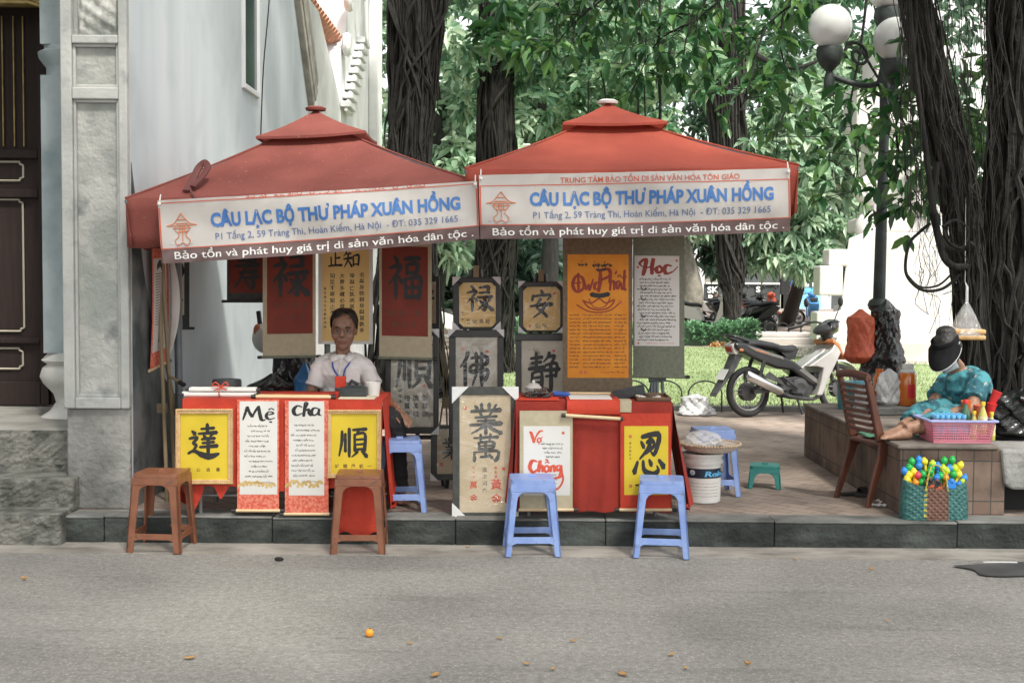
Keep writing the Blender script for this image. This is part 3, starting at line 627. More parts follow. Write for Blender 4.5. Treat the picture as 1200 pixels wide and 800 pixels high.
for i in range(10):  # long strands over the lamp
    x = rn.uniform(1045, 1075); pts = [tuple(P(x+(k*2.4 if i < 10 else -k*1.0)+rn.gauss(0, 2), -60+k*62+rn.gauss(0, 5), YB-0.35)) for k in range(6)]
    b.tube(cr(pts, 3), rn.uniform(0.002, 0.006), 4, caps=False)
for i in range(60):  # fine threads below the coil
    x = rn.uniform(1070, 1150); y0 = rn.uniform(180, 330); pts = [tuple(P(x+rn.gauss(0, 4)+k*rn.uniform(-2, 4), y0+k*rn.uniform(9, 22), YB-0.3+rn.uniform(-0.1, 0.1))) for k in range(5)]
    b.tube(cr(pts, 3), rn.uniform(0.001, 0.003), 3, caps=False)
b.build('hanging_roots', t, smooth=80, kind='stuff')
b = MB('bark')
coil = [[(1098, 190), (1093, 240), (1098, 270), (1106, 300), (1118, 312), (1135, 312)], [(1090, 262), (1080, 270), (1066, 285), (1061, 312), (1066, 328), (1082, 340), (1105, 338), (1125, 322)], [(1063, 322), (1078, 336), (1100, 334), (1118, 318)],
        [(1096, 250), (1100, 275), (1112, 292), (1130, 292), (1140, 285)], [(1105, 265), (1120, 258), (1135, 270), (1128, 290), (1112, 284), (1106, 270)], [(1063, -20), (1070, 60), (1080, 140), (1088, 200), (1093, 250)]]
for k, c in enumerate(coil): b.tube(cr([tuple(P(x, y, YB-0.32+0.05*math.sin(i))) for i, (x, y) in enumerate(c)], 6), [0.028, 0.012, 0.008, 0.024, 0.011, 0.022][k], 7)
b.build('coiled_root', t, smooth=80)
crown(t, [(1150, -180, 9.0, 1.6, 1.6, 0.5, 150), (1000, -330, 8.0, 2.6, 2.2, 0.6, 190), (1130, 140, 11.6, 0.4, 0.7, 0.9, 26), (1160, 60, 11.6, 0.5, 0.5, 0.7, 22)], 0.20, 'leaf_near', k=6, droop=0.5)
# unseen crown and boughs over the road, added to keep the stall in soft shade
C = np.stack([rng.uniform(-11, 9, 2300), rng.uniform(-8, 4.2, 2300), rng.uniform(8.2, 10.4, 2300)], 1); C += rng.normal(0, .5, C.shape)
V, F = whorls(C, 7, 0.36, droop=0.4, spread=1.0, wr=0.46); mesh_np('added_shade_crown', V, F, 'leaf_near', t)
limbs(t, [([P(1200, -200, YB), Vector((3.4, 7, 8.0)), Vector((0, 3, 9.2)), Vector((-6, 0, 9.6))], .2), ([Vector((3.4, 7, 8.0)), Vector((4.5, 2, 9.3)), Vector((3, -4, 9.8))], .16), ([Vector((0.5, 3.6, 9.1)), Vector((-3, 5, 9.5)), Vector((-9, 4, 9.6))], .12)], name='added_shade_bough')
# near sprays hanging from the banyan's outer branches (dark against the pale trees)
sp = [ ([(1020, -40), (1008, 60), (996, 130), (1005, 190), (1000, 225)], 12.6), ([(1000, -60), (950, -10), (900, 30), (880, 90), (868, 130)], 12.0),
      ([(960, -80), (880, -30), (820, 20), (770, 50), (740, 110)], 12.5), ([(900, -90), (800, -60), (720, -10), (670, 30), (640, 70)], 13.0), ([(1080, 0), (1062, 90), (1050, 150), (1060, 200), (1078, 235)], 10.6), ([(1010, -60), (930, 0), (915, 50), (925, 110), (905, 165)], 12.6), ([(1080, 60), (1085, 130), (1098, 180), (1092, 225)], 10.4),
      ([(1010, 60), (1040, 110), (1062, 150), (1070, 190)], 12.7), ([(930, -80), (860, -40), (810, 30), (800, 80)], 12.4), ([(760, -80), (720, -30), (690, 10), (660, 20)], 13.2)]
b = MB('bark'); Cs = []; Ax = []
for pts, Y in sp:
    q = cr([tuple(P(x, y, Y+random.uniform(-0.2, 0.2))) for x, y in pts], 7); b.tube(q, [0.016*(1-0.7*i/len(q)) for i in range(len(q))], 5)
    for i in range(3, len(q)):
        for r in range(2):
            off = Vector((random.gauss(0, 0.20), random.gauss(0, 0.16), random.gauss(-0.04, 0.16))); c = Vector(q[i])+off; Cs.append(c); Ax.append(off.normalized()+Vector((0, 0, -0.5)))
            if r == 0: b.tube([q[i], tuple(c)], 0.004, 4)
b.build('twig', t, smooth=80)
V, F = whorls(np.array(Cs), 4, 0.155, wr=0.46, spread=0.75, axis=np.array(Ax), droop=0.25); mesh_np('hanging_leaves', V, F, 'leaf_near', t)
# ================================================================== hedge, monument, far side
b_ = thing('hedge', P(845, 390, 28.3)*1, 'low clipped green hedge along the back of the lawn', 'hedge'); b_.location.z = PAV
def hedge(x0, x1, Y, ztop, n, parent):
    C = np.stack([rng.uniform(x0, x1, n), rng.uniform(Y, Y+0.9, n), PAV+rng.uniform(0, 1, n)**0.6*(ztop-PAV)], 1)
    C[:, 2] += 0.05*np.sin(C[:, 0]*4)+0.03*np.sin(C[:, 0]*11)
    V, F = whorls(C, 5, 0.10, droop=0.1, spread=1.0, axis=np.tile([0, -0.4, 1.0], (n, 1))); mesh_np('foliage', V, F, 'leaf_hedge', parent)
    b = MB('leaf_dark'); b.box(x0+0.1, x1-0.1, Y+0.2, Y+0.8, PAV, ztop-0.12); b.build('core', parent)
hedge(P(560, 390, 28).x, P(893, 390, 28).x, 28.0, P(840, 379, 28).z, 2600, b_)
t = thing('flower_bed', Vector((P(845, 404, 27.6).x, 27.6, PAV)), 'strip of orange flowers at the foot of the hedge', 'flower bed')
C = np.stack([rng.uniform(P(832, 400, 27.6).x, P(866, 400, 27.6).x, 90), rng.uniform(27.5, 27.8, 90), rng.uniform(PAV+0.02, PAV+0.1, 90)], 1)
V, F = whorls(C, 4, 0.07); mesh_np('blossom', V, F, 'leaf_dry', t)
t = thing('park_terrace', Vector((P(912, 402, 29).x, 29, PAV)), 'low pale stepped stone terrace edge beyond the lawn', 'terrace')
x0, x1 = P(872, 400, 29).x, P(962, 400, 29).x
b = MB('marble_low'); b.box(x0, x1, 29, 30, PAV, P(900, 396, 29).z); b.build('lower_step', t, bevel=0.02)
b = MB('marble_low'); b.box(x0+0.15, x1, 29.4, 30.5, P(900, 396, 29).z, P(900, 390.5, 29.4).z); b.build('upper_step', t, bevel=0.02)
hz = P(900, 391, 30).z
b = MB('dark')
for k, x in enumerate((903, 917, 931, 946)):
    c = P(x, 391, 30.2); bb = MB('dark'); bb.tube([(c.x+0.15*math.cos(a), 30.2, hz+0.10+0.15*math.sin(a)) for a in np.linspace(-0.7, math.pi+0.7, 16)], 0.016, 5)
    tag(bb.build('border_hoop', smooth=80), ['black border hoop at the left end of the terrace row', 'second black border hoop from the left on the terrace', 'third black border hoop from the left on the terrace', 'black border hoop at the right end of the terrace row'][k], 'hoop', 'hoops on the terrace')
for k, x in enumerate((702, 740, 779, 826)):
    c = G(x, 487, PAV); bb = MB('far_dark'); Yh = 14.42; cx = P(x, 480, Yh).x
    bb.tube([(cx-0.19, Yh, PAV), (cx-0.19, Yh, PAV+0.18)]+[(cx+0.19*math.cos(a), Yh, PAV+0.2+0.15*math.sin(a)) for a in np.linspace(math.pi, 0, 14)]+[(cx+0.19, Yh, PAV+0.18), (cx+0.19, Yh, PAV)], 0.009, 6)
    tag(bb.build('lawn_hoop', smooth=80), ['thin lawn border hoop behind the orange scroll', 'thin lawn border hoop behind the tilted black box', 'thin lawn border hoop left of the white plastic bag', 'thin lawn border hoop rising behind the white plastic bag'][k], 'hoop', 'hoops along the lawn')
# monument
MY = 23.0; mx = lambda x, Y=MY: P(x, 300, Y).x; mz = lambda y, Y=MY: P(1050, y, Y).z
t = thing('stone_monument', Vector((mx(1060), MY+2, PAV)), 'huge white stone monument plinth with scrolled shaft behind the lamp post', 'monument')
b = MB('marble_low'); kf = lambda Y: Y/MY; b.prism([(mx(957), PAV), (12, PAV), (12, mz(401)), (mx(957), mz(401))], lambda x, z: (x, MY, z), lambda x, z: (x*kf(MY+6) if x < 10 else 14, MY+6, z)); b.build('base_course', t, bevel=0.02)
b = MB('marble'); pts = [(978, 401), (978, 366), (986, 364), (994, 280), (1014, 272), (1230, 272), (1230, 401)]
b.prism([(mx(x, MY+0.4), mz(y, MY+0.4)) for x, y in pts], lambda x, z: (x, MY+0.4, z), lambda x, z: (x*kf(MY+5.5)/kf(MY+.4), MY+5.5, z)); b.build('plinth', t, bevel=0.03)
b = MB('marble'); b.box(mx(964), mx(992), MY+0.2, MY+.7, mz(347), mz(312)); b.build('side_block', t, bevel=0.03); b = MB('marble'); b.box(mx(960), mx(982), MY+0.1, MY+.6, mz(400.5), mz(366)); b.build('side_block', t, bevel=0.03); b = MB('marble'); b.box(mx(976), mx(1000), MY+0.3, MY+.8, mz(312), mz(292)); b.build('side_block', t, bevel=0.03)
b = MB('marble'); b.box(mx(1008, MY+1), mx(1092, MY+1), MY+1, MY+2, mz(272, MY+1), mz(255, MY+1)); b.box(mx(1022, MY+1.2), mx(1082, MY+1.2), MY+1.2, MY+2.2, mz(254.5, MY+1.2), mz(60, MY+1.2)); b.box(mx(1000, MY+1.1), mx(1100, MY+1.1), MY+1.1, MY+2.1, mz(152, MY+1.1), mz(100, MY+1.1)); b.build('shaft', t, bevel=0.05)
b = MB('marble')
for (x, y, r, s_) in ((1020, 268, 14, 1), (1018, 225, 13, 1), (1092, 240, 15, -1), (1080, 200, 14, -1)):
    c = P(x, y, MY+0.9); b.tube([(c.x+s_*(r/62)*(1-k/24)*math.cos(k*0.55), MY+0.9, c.z+(r/62)*(1-k/24)*math.sin(k*0.55)) for k in range(24)], 0.13, 8)
b.build('volute', t, smooth=45)
# far street
FY = 62
def far(name, m, x0, x1, y0, y1, Y, d, label, cat, parts=()):
    t = thing(name, Vector((P((x0+x1)/2, 350, Y).x, Y, PAV)), label, cat)
    z0 = PAV if y1 is None else P(600, y1, Y).z
    b = MB(m); b.box(P(x0, 300, Y).x, P(x1, 300, Y).x, Y, Y+d, z0, P(600, y0, Y).z); b.build('wall', t)
    for (pn, pm, a0, a1, c0, c1) in parts:
        bb = MB(pm); bb.box(P(a0, 300, Y-0.15).x, P(a1, 300, Y-0.15).x, Y-0.15, Y+0.05, P((a0+a1)/2, c1, Y-0.15).z, P((a0+a1)/2, c0, Y-0.15).z); bb.build(pn, t)
    return t
far('shop_house', 'far_dark', 872, 1080, 250, None, FY, 8, 'dark shopfront with green signboard and blue poster beyond the scooters', 'shop',
    [('signboard', 'sign_green', 945, 972, 299, 316), ('signboard', 'far_white', 936, 985, 331, 336), ('poster', 'poster_blue', 938, 963, 337, 376), ('shop_window', 'glass_dark', 936, 985, 317, 330), ('wall_panel', 'far_white', 963.2, 975, 337, 365), ('door', 'dark', 916, 931, 315, 370), ('shop_box', 'moulding', 912, 919, 345, 362)])
far('town_house', 'far_pale', 790, 826, 140, None, FY+2, 8, 'pale town house glimpsed between the tree trunks', 'building', [('window', 'glass_dark', 808, 818, 270, 285), ('window', 'glass_dark', 806, 816, 230, 250)])
far('town_house', 'far_dark', 400, 700, 230, None, 66, 8, 'dim town house front seen low between the framed calligraphy', 'building', [('window', 'glass_dark', 500, 530, 290, 330), ('awning', 'sign_green', 600, 640, 300, 310), ('door', 'dark', 560, 580, 320, 365)])
far('town_house', 'far_pale', 1080, 1260, -60, None, 70, 8, 'pale building half hidden behind the banyan roots', 'building', [('window', 'glass_dark', 1100, 1130, 150, 200), ('window', 'glass_dark', 1155, 1185, 150, 200)])
t = far('board_fence', 'far_dark', 826, 915, 331, None, 56, 0.2, 'dark street hoarding with white letters behind the scooters', 'fence')
for o in t.children:
    pass
b = MB('far_white'); Yb = 55.9
def ff(x, y): return (P(x, y, Yb).x, Yb, P(x, y, Yb).z)
b.text('SK', ff, 829, 842, 343, 7.5, 0.03); b.text('R', ff, 830, 837, 352, 7, 0.03); b.text('S', ff, 886, 891, 342, 6.5, 0.03); b.box(P(828, 330, Yb).x, P(914, 330, Yb).x, Yb, Yb+0.2, P(870, 333, Yb).z, P(870, 331, Yb).z); b.build('lettering', t)
# ================================================================== planter
XL, XR2 = G(1068, 612, PAV).x, 5.2; PY0 = 8.22; PY1 = 10.9; PT = P(1100, 521, PY0).z
t = thing('tree_planter', Vector((XL+1.2, 9.5, PAV)), 'raised planter clad in upright brown tiles round the banyan foot', 'planter')
b = MB('planter_tile'); xe = P(1178, 560, PY0).x; b.box(XL, xe, PY0, PY0+0.3, PAV, PT-0.03); b.build('front_wall', t, bevel=0.008)
b = MB('planter_tile_side'); b.box(XL-0.003, XL+0.4, PY0+0.31, PY1, PAV, PT-0.03); b.build('side_wall', t, bevel=0.008)
b = MB('coping_tile'); b.box(XL-0.015, xe-0.05, PY0-0.012, PY1+0.02, PT-0.029, PT); b.build('coping', t, bevel=0.01)
b = MB('root'); b.box(XL+0.41, XR2, PY0+0.45, PY1, PAV, PT-0.032); b.build('soil', t)
b = MB('plaster_rough')
o = [(P(1172, 526, PY0).x, P(1172, 526, PY0).z), (5.2, P(1172, 524, PY0).z), (5.2, P(1190, 572, PY0).z), (P(1184, 573, PY0).x, P(1184, 573, PY0).z), (P(1176, 571, PY0).x, P(1176, 566, PY0).z), (P(1174, 550, PY0).x, P(1176, 550, PY0).z)]
b.prism(o, lambda x, z: (x, PY0-0.03, z), lambda x, z: (x, PY0+0.45, z)); b.build('broken_concrete', t, bevel=0.02)
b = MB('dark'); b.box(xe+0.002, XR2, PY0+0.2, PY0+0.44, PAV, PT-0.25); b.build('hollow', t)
# slab on the planter behind the tubs
b = MB('kerb_top'); c = G(1075, 476, PT); b.box(P(1012, 470, 10.3).x, P(1110, 470, 10.3).x, 9.95, 10.5, PT+0.002, PT+0.06); tag(b.build('stone_slab', bevel=0.01), 'flat stone slab lying on the planter under the juice bottle', 'slab')
# ================================================================== lamp post
mat('lamp_iron', (0.018, 0.026, 0.024), (0.04, 0.05, 0.047), 0.55, 8, 0.2)
def globe_mat():
    m = mat('lamp_globe', (0.75, 0.76, 0.74), None, 0.25); m.node_tree.nodes['Principled BSDF'].inputs['Transmission Weight'].default_value = 0.35
globe_mat()
LY = 11.3; lp = lambda x, y, dy=0: P(x, y, LY+dy)
base = Vector((lp(1026, 470).x, LY, PAV))
t = thing('street_lamp', base, 'tall dark iron street lamp with white globes right of the parasols', 'street lamp')
top = lp(1038, 95); mid = lp(1027, 356)
b = MB('lamp_iron'); b.lathe([(0.15, PAV), (0.15, PAV+0.12), (0.11, PAV+0.2), (0.11, PAV+0.5), (0.085, PAV+0.55)], (base.x, LY, 0), 16)
ax = lambda z: base.x+(top.x-base.x)*(z-PAV)/(top.z-PAV)
b.rings([((ax(z), LY, z), (r, 0, 0), (0, r, 0)) for z, r in ((PAV+0.5, 0.08), (mid.z-0.06, 0.068), (mid.z-0.05, 0.085), (mid.z-0.01, 0.10), (mid.z+0.03, 0.085), (mid.z+0.05, 0.054), (top.z-0.45, 0.043), (top.z-0.43, 0.062), (top.z-0.36, 0.062), (top.z-0.34, 0.045), (top.z-0.1, 0.05), (top.z, 0.08), (top.z+0.12, 0.055), (top.z+0.7, 0.045), (top.z+0.78, 0.03))], 14)
b.build('post', t, smooth=40)
Yg = LY
def arm(gx, gy, dy):
    g = lp(gx, gy, dy); r = 25/FPX*(LY+dy); a = Vector((ax(top.z), LY, top.z)); e = g-Vector((0, 0, r+0.12))
    b = MB('lamp_iron'); d = e-a
    b.tube(cr([tuple(a), tuple(a+d*0.35+Vector((0, 0, -0.10))), tuple(a+d*0.75+Vector((0, 0, -0.12))), tuple(e+Vector((0, 0, -0.1))), tuple(e)], 6), 0.026, 8)
    b.tube([tuple(a+d*0.5+Vector((0, 0, 0.14))+(d.normalized()*math.cos(k*0.5)+Vector((0, 0, 1))*math.sin(k*0.5))*0.12*(1-k/22)) for k in range(22)], 0.016, 6)
    b.lathe([(0.03, -0.30), (0.05, -0.16), (0.03, -0.08), (0.09, -0.02), (0.12, 0.06), (0.11, 0.13)], tuple(e), 14)
    o = b.build('lamp_arm', t, smooth=50)
    b = MB('lamp_globe'); b.ball(tuple(g), r, 24, 16); b.build('globe', o, smooth=180)
arm(973, 31, 0.0); arm(1049, 46, -0.35); arm(1041, -14, -0.2);
# ================================================================== bags on the lamp post
mat('orange_bag', (0.46, 0.075, 0.035), (0.55, 0.12, 0.05), 0.5, 9, 0.5, 30)
mat('black_plastic', (0.008, 0.009, 0.009), (0.02, 0.02, 0.02), 0.22, 5, 0.9, 9, spec=0.7)
mat('white_plastic', (0.70, 0.72, 0.72), (0.80, 0.80, 0.80), 0.35, 5, 0.8, 14, trans=0.25)
def bag(name, c, rx, ry, rz, m, label, cat, seed, top=0.25, n=64, k=40, amp=0.10):
    b = MB(m); rn = random.Random(seed); ph = [rn.uniform(0, 6) for _ in range(8)]
    def f(u, v):
        a = 2*math.pi*u; t_ = v; rad = (min(1, .25+t_/.16)**.6)*(1-top*t_**1.4)*(1-.10*math.sin(7*t_+ph[4])) if t_ < .86 else (1-top*t_**1.4)*max(.12, 1-((t_-.86)/.14)**.8*.85)
        rad *= 1+amp*(math.sin(3*a+ph[0]+t_*4)+0.7*math.sin(5*a+ph[1]-t_*7)+0.6*math.sin(7*a+ph[2]+t_*17)+0.5*math.sin(11*a+ph[3]-t_*23)+.35*math.sin(17*a+t_*31+ph[5]))
        return (c[0]+rx*rad*math.cos(a), c[1]+ry*rad*math.sin(a), c[2]-rz+2*rz*t_)
    b.grid(f, n, k); return tag(b.build(name, smooth=50), label, cat)
LQ = 11.06
c = P(1008, 394, LQ); bag('shopping_bag', (c.x, LQ, c.z), 0.135, 0.12, 0.235, 'orange_bag', 'tall orange plastic bag tied to the lamp post', 'bag', 2, 0.30, amp=0.05)
c = P(1038, 392, 11.1); bag('bin_bag', (c.x, 11.1, c.z), 0.16, 0.12, 0.30, 'black_plastic', 'limp black plastic bag hanging high on the lamp post', 'bag', 5, 0.45)
c = P(1034, 440, 11.05); bag('bin_bag', (c.x, 11.05, c.z-0.05), 0.24, 0.2, 0.30, 'black_plastic', 'bulky black plastic bag at the lamp post foot behind the tubs', 'bag', 7, 0.3)
c = P(1190, 503, 8.75); bag('bin_bag', (c.x+0.05, 8.75, PT+0.16), 0.26, 0.2, 0.17, 'black_plastic', 'shiny black bin bag on the planter right of the pink basket', 'bag', 9, 0.35)
# ================================================================== white plastic bag by the lawn
c = G(815, 486); bag('shopping_bag', (c.x, c.y, PAV+0.11), 0.19, 0.15, 0.125, 'white_plastic', 'crumpled white plastic bag on the paving before the lawn', 'bag', 3, 0.4)
c = P(1042, 452, 10.2); bag('shopping_bag', (c.x, 10.2, PT+0.06+0.14), 0.11, 0.10, 0.15, 'white_plastic', 'white plastic carrier bag standing on the planter slab', 'bag', 4, 0.45)
# ================================================================== motorbikes
mat('tyre', (0.012, 0.012, 0.012), (0.025, 0.025, 0.024), 0.8, 20, 0.2)
mat('chrome', (0.55, 0.55, 0.55), None, 0.22, metal=1.0)
mat('alloy', (0.30, 0.30, 0.30), (0.40, 0.40, 0.40), 0.4, 8, metal=0.6)
mat('engine', (0.035, 0.036, 0.038), (0.07, 0.07, 0.07), 0.5, 12, 0.2)
mat('black_body', (0.012, 0.013, 0.014), (0.022, 0.023, 0.024), 0.28, 3, coat=0.3)
mat('silver_body', (0.42, 0.41, 0.39), (0.50, 0.49, 0.47), 0.35, 3, metal=0.2, coat=0.3)
mat('seat_vinyl', (0.013, 0.015, 0.017), (0.024, 0.026, 0.028), 0.42, 8, 0.2)
mat('lamp_clear', (0.50, 0.48, 0.45), None, 0.15)
mat('orange_stripe', (0.50, 0.17, 0.06), None, 0.4)
mat('white_body', (0.66, 0.65, 0.60), None, 0.3, coat=0.3)
mat('red_body', (0.45, 0.07, 0.03), None, 0.3, coat=0.3)
mat('blue_body', (0.05, 0.22, 0.50), None, 0.3, coat=0.3)
mat('green_body', (0.04, 0.30, 0.26), None, 0.35)
mat('trim_grey', (0.16, 0.155, 0.145), (0.20, 0.195, 0.18), 0.35, 4, coat=.3)
mat('tail_red', (0.35, 0.02, 0.015), None, .2)
mat('plate_white', (0.6, 0.6, 0.58), None, .5)
def wheel(t, c, R_, tw, name='wheel', drum=0.10):
    """wheel in the local XZ plane (axis Y), c = centre"""
    b = MB('alloy'); n = 36
    ring = lambda r, hw, m: None
    def tor(mb, Rm, rr, nn=36, k=8, sq=1.0):
        vs = [(c[0]+(Rm+rr*math.cos(q))*math.cos(a), c[1]+rr*sq*math.sin(q), c[2]+(Rm+rr*math.cos(q))*math.sin(a)) for a in np.linspace(0, 2*math.pi, nn, False) for q in np.linspace(0, 2*math.pi, k, False)]
        mb.add(vs, [(i*k+j, i*k+(j+1) % k, ((i+1) % nn)*k+(j+1) % k, ((i+1) % nn)*k+j) for i in range(nn) for j in range(k)])
    tor(b, R_-tw*1.02, 0.014, sq=1.8)
    M = Matrix.Translation(Vector(c)) @ Matrix.Rotation(math.pi/2, 4, 'X')
    b.m('engine').lathe([(drum, -0.05), (drum, 0.03), (0.03, 0.05)], n=20, M=M)
    b.m('alloy')
    for i in range(18):
        a = 2*math.pi*i/18; s_ = 0.03*(1 if i % 2 else -1); a2 = a+(0.25 if i % 4 < 2 else -0.25)
        b.tube([(c[0]+drum*0.8*math.cos(a), c[1]+s_, c[2]+drum*0.8*math.sin(a)), (c[0]+(R_-tw*1.1)*math.cos(a2), c[1], c[2]+(R_-tw*1.1)*math.sin(a2))], 0.0035, 4, caps=False)
    w_ = b.build(name, t, smooth=50)
    b = MB('tyre'); tor(b, R_-tw/2, tw/2, 40, 10); b.build('tyre', w_, smooth=80)
    return w_
def slab(b, pts, y0, y1, bulge=0.0):
    b.prism(pts, lambda x, z: (x, y0, z), lambda x, z: (x, y1, z))
def underbone(loc, rz, label):
    t = thing('motorbike', (0, 0, 0), label, 'motorbike')
    rw, fw = (0, 0, 0.278), (1.23, 0, 0.278)
    wheel(t, rw, 0.278, 0.072); wheel(t, fw, 0.278, 0.062)
    # rear body cowl
    b = MB('black_body'); pts = [(-0.24, 0.77), (-0.20, 0.74), (0.10, 0.60), (0.30, 0.53), (0.52, 0.50), (0.72, 0.36), (0.86, 0.30), (0.86, 0.36), (0.70, 0.50), (0.55, 0.60), (0.40, 0.66), (0.15, 0.74), (-0.12, 0.82), (-0.22, 0.82)]
    slab(b, pts, -0.115, 0.115); b.build('side_cowl', t, bevel=0.03, seg=3, smooth=50)
    b = MB('trim_grey'); slab(b, [(-0.10, 0.785), (0.10, 0.735), (0.38, 0.655), (0.40, 0.62), (0.28, 0.65), (0.02, 0.72)], -0.122, 0.122); slab(b, [(0.60, 0.50), (0.80, 0.37), (0.86, 0.34), (0.84, 0.40), (0.66, 0.52)], -0.121, 0.121)
    b.m('orange_stripe'); slab(b, [(-0.02, 0.752), (0.10, 0.725), (0.22, 0.685), (0.16, 0.69), (0.04, 0.725)], -0.1245, 0.1245); b.build('side_trim', t, bevel=0.004)
    # seat
    b = MB('seat_vinyl'); q = [(-0.16, 0.835, .08), (-0.05, 0.84, .10), (0.12, 0.83, .115), (0.30, 0.80, .12), (0.42, 0.765, .115), (0.52, 0.76, .10), (0.60, 0.765, .085), (0.635, 0.745, .05)]
    b.rings([((x, 0, z-0.035), (0, w_, 0), (0.0, 0, 0.05)) for x, z, w_ in q], 16); slab(b, [(0.35, 0.74), (0.625, 0.74), (0.57, 0.62), (0.48, 0.62)], -0.085, 0.085); b.build('seat', t, smooth=60, bevel=0.0)
    # grab rail, tail lamp, rear mudguard
    b = MB('black_body'); b.tube(cr([(-0.05, 0.1, 0.83), (-0.22, 0.09, 0.88), (-0.26, 0, 0.89), (-0.22, -0.09, 0.88), (-0.05, -0.1, 0.83)], 5), 0.018, 8); b.build('grab_rail', t, smooth=80)
    b = MB('lamp_clear'); slab(b, [(-0.26, 0.79), (-0.22, 0.815), (-0.10, 0.76), (-0.20, 0.68), (-0.23, 0.70)], -0.08, 0.08); b.build('tail_lamp', t, bevel=0.015); b = MB('tail_red'); slab(b, [(-0.268, 0.765), (-0.235, 0.715), (-0.225, 0.72), (-0.255, 0.772)], -0.05, 0.05); b.build('tail_light_lens', t)
    b = MB('engine'); slab(b, [(-0.20, 0.69), (-0.10, 0.68), (-0.22, 0.50), (-0.46, 0.24), (-0.44, 0.28), (-0.30, 0.48)], -0.065, 0.065); b.build('rear_mudguard', t, bevel=0.012)
    b = MB('plate_white'); b.bar((-0.30, 0, 0.53), (-0.37, 0, 0.42), .15, .004); b.build('number_plate', t)
    for y in (-.1, .12): b = MB('engine'); b.tube(cr([(1.02, y*1.5, 1.03), (1.13, y*1.2, 1.02), (1.14, y*.5, .90), (1.07, 0, .82)], 5), .005, 5); b.build('cable', t)
    b = MB('orange_stripe'); b.ball((-0.16, -.115, .735), .022, 10, 6, sc=(1.4, .5, .8)); b.build('indicator', t, smooth=80)
    # swing arm, shock, chain case
    b = MB('engine'); b.bar((0.0, -0.10, 0.28), (0.50, -0.10, 0.32), 0.05, 0.05); b.bar((0, 0.10, 0.28), (0.50, 0.10, 0.32), 0.05, 0.05)
    for y in (-0.12, 0.12):
        b.tube([(0.03, y, 0.30), (0.13, y, 0.62)], 0.018, 8); b.tube([(0.06+0.07*k/40+0.03*math.cos(k*1.1)*0, y+0.028*math.sin(k*1.1), 0.40+0.2*k/40+0.02*math.cos(k*1.1)) for k in range(40)], 0.006, 5)
    b.build('swing_arm', t, smooth=60)
    # engine
    b = MB('engine'); M = Matrix.Translation((0.62, -0.06, 0.30)) @ Matrix.Rotation(math.pi/2, 4, 'X')
    b.lathe([(0.125, -0.16), (0.125, 0.02), (0.115, 0.05), (0.06, 0.07), (0.05, 0.065)], n=24, M=M)
    slab(b, [(0.44, 0.20), (0.76, 0.20), (0.82, 0.30), (0.98, 0.33), (0.98, 0.46), (0.82, 0.44), (0.70, 0.44), (0.46, 0.42)], -0.09, 0.09)
    for k in range(6): slab(b, [(0.82+k*0.025, 0.29), (0.832+k*0.025, 0.29), (0.832+k*0.025, 0.47), (0.82+k*0.025, 0.47)], -0.11, 0.11)
    b.build('engine', t, smooth=40, bevel=0.008)
    # exhaust
    b = MB('chrome'); b.tube([(-0.14, -0.165, 0.47), (-0.13, -0.165, 0.468), (0.30, -0.16, 0.285), (0.34, -0.155, 0.27)], [0.05, 0.058, 0.052, 0.03], 18)
    ex = b.build('exhaust', t, smooth=50)
    b = MB('engine'); b.tube(cr([(0.32, -0.155, 0.275), (0.45, -0.14, 0.22), (0.75, -0.12, 0.18), (0.92, -0.06, 0.22), (0.95, -0.03, 0.32)], 6), 0.022, 10)
    slab(b, [(0.06, 0.44), (0.30, 0.36), (0.40, 0.28), (0.30, 0.40), (0.14, 0.50)], -0.205, -0.20); b.build('exhaust_pipe', ex, smooth=60)
    b = MB('engine'); b.tube([(0.50, -0.10, 0.26), (0.56, -0.24, 0.24)], 0.016, 8); b.build('footrest', t, smooth=60); b = MB('engine'); b.tube([(0.50, 0.10, 0.26), (0.56, 0.24, 0.24)], 0.016, 8); b.build('footrest', t, smooth=60); b = MB('engine'); b.tube([(0.55, -0.14, 0.2), (0.60, -0.17, 0.02)], 0.013, 7); b.tube([(0.55, 0.14, 0.2), (0.62, 0.2, 0.02)], 0.013, 7); b.bar((0.55, -.14, .2), (0.55, .14, .2), .02, .02); b.build('centre_stand', t, smooth=60)
    b = MB('engine'); b.bar((0.36, -0.15, 0.44), (0.56, -0.16, 0.30), 0.03, 0.02); b.build('kick_lever', t, smooth=60)
    # leg shield
    b = MB('silver_body'); slab(b, [(0.70, 0.54), (1.02, 0.72), (1.10, 0.86), (1.13, 0.84), (1.15, 0.70), (0.98, 0.42), (0.88, 0.22), (0.80, 0.22), (0.86, 0.36), (0.90, 0.52), (0.80, 0.54)], -0.17, 0.17)
    b.m('orange_stripe'); slab(b, [(1.02, 0.80), (1.10, 0.74), (1.19, 0.60), (1.20, 0.62), (1.12, 0.78), (1.04, 0.84)], -0.175, 0.175); b.build('leg_shield', t, bevel=0.02, smooth=50)
    b = MB('silver_body'); slab(b, [(0.62, 0.50), (0.95, 0.70), (1.02, 0.74), (1.0, 0.68), (0.72, 0.50)], -0.07, 0.07); b.build('spine_cover', t, bevel=0.02, smooth=50)
    # front fork, mudguard, fairing, bars
    b = MB('engine')
    for y in (-0.07, 0.07): b.tube([(1.23, y, 0.28), (1.08, y, 0.82)], 0.022, 10)
    b.build('front_fork', t, smooth=60)
    b = MB('silver_body'); b.grid(lambda u, v: (1.23+0.315*math.cos(-0.1+u*2.6), (v-0.5)*0.11*(1-0.3*abs(u-0.5)), 0.29+0.315*math.sin(-0.1+u*2.6)-0.05*abs(v-0.5)), 16, 4); b.build('front_mudguard', t, thick=0.008, smooth=60)
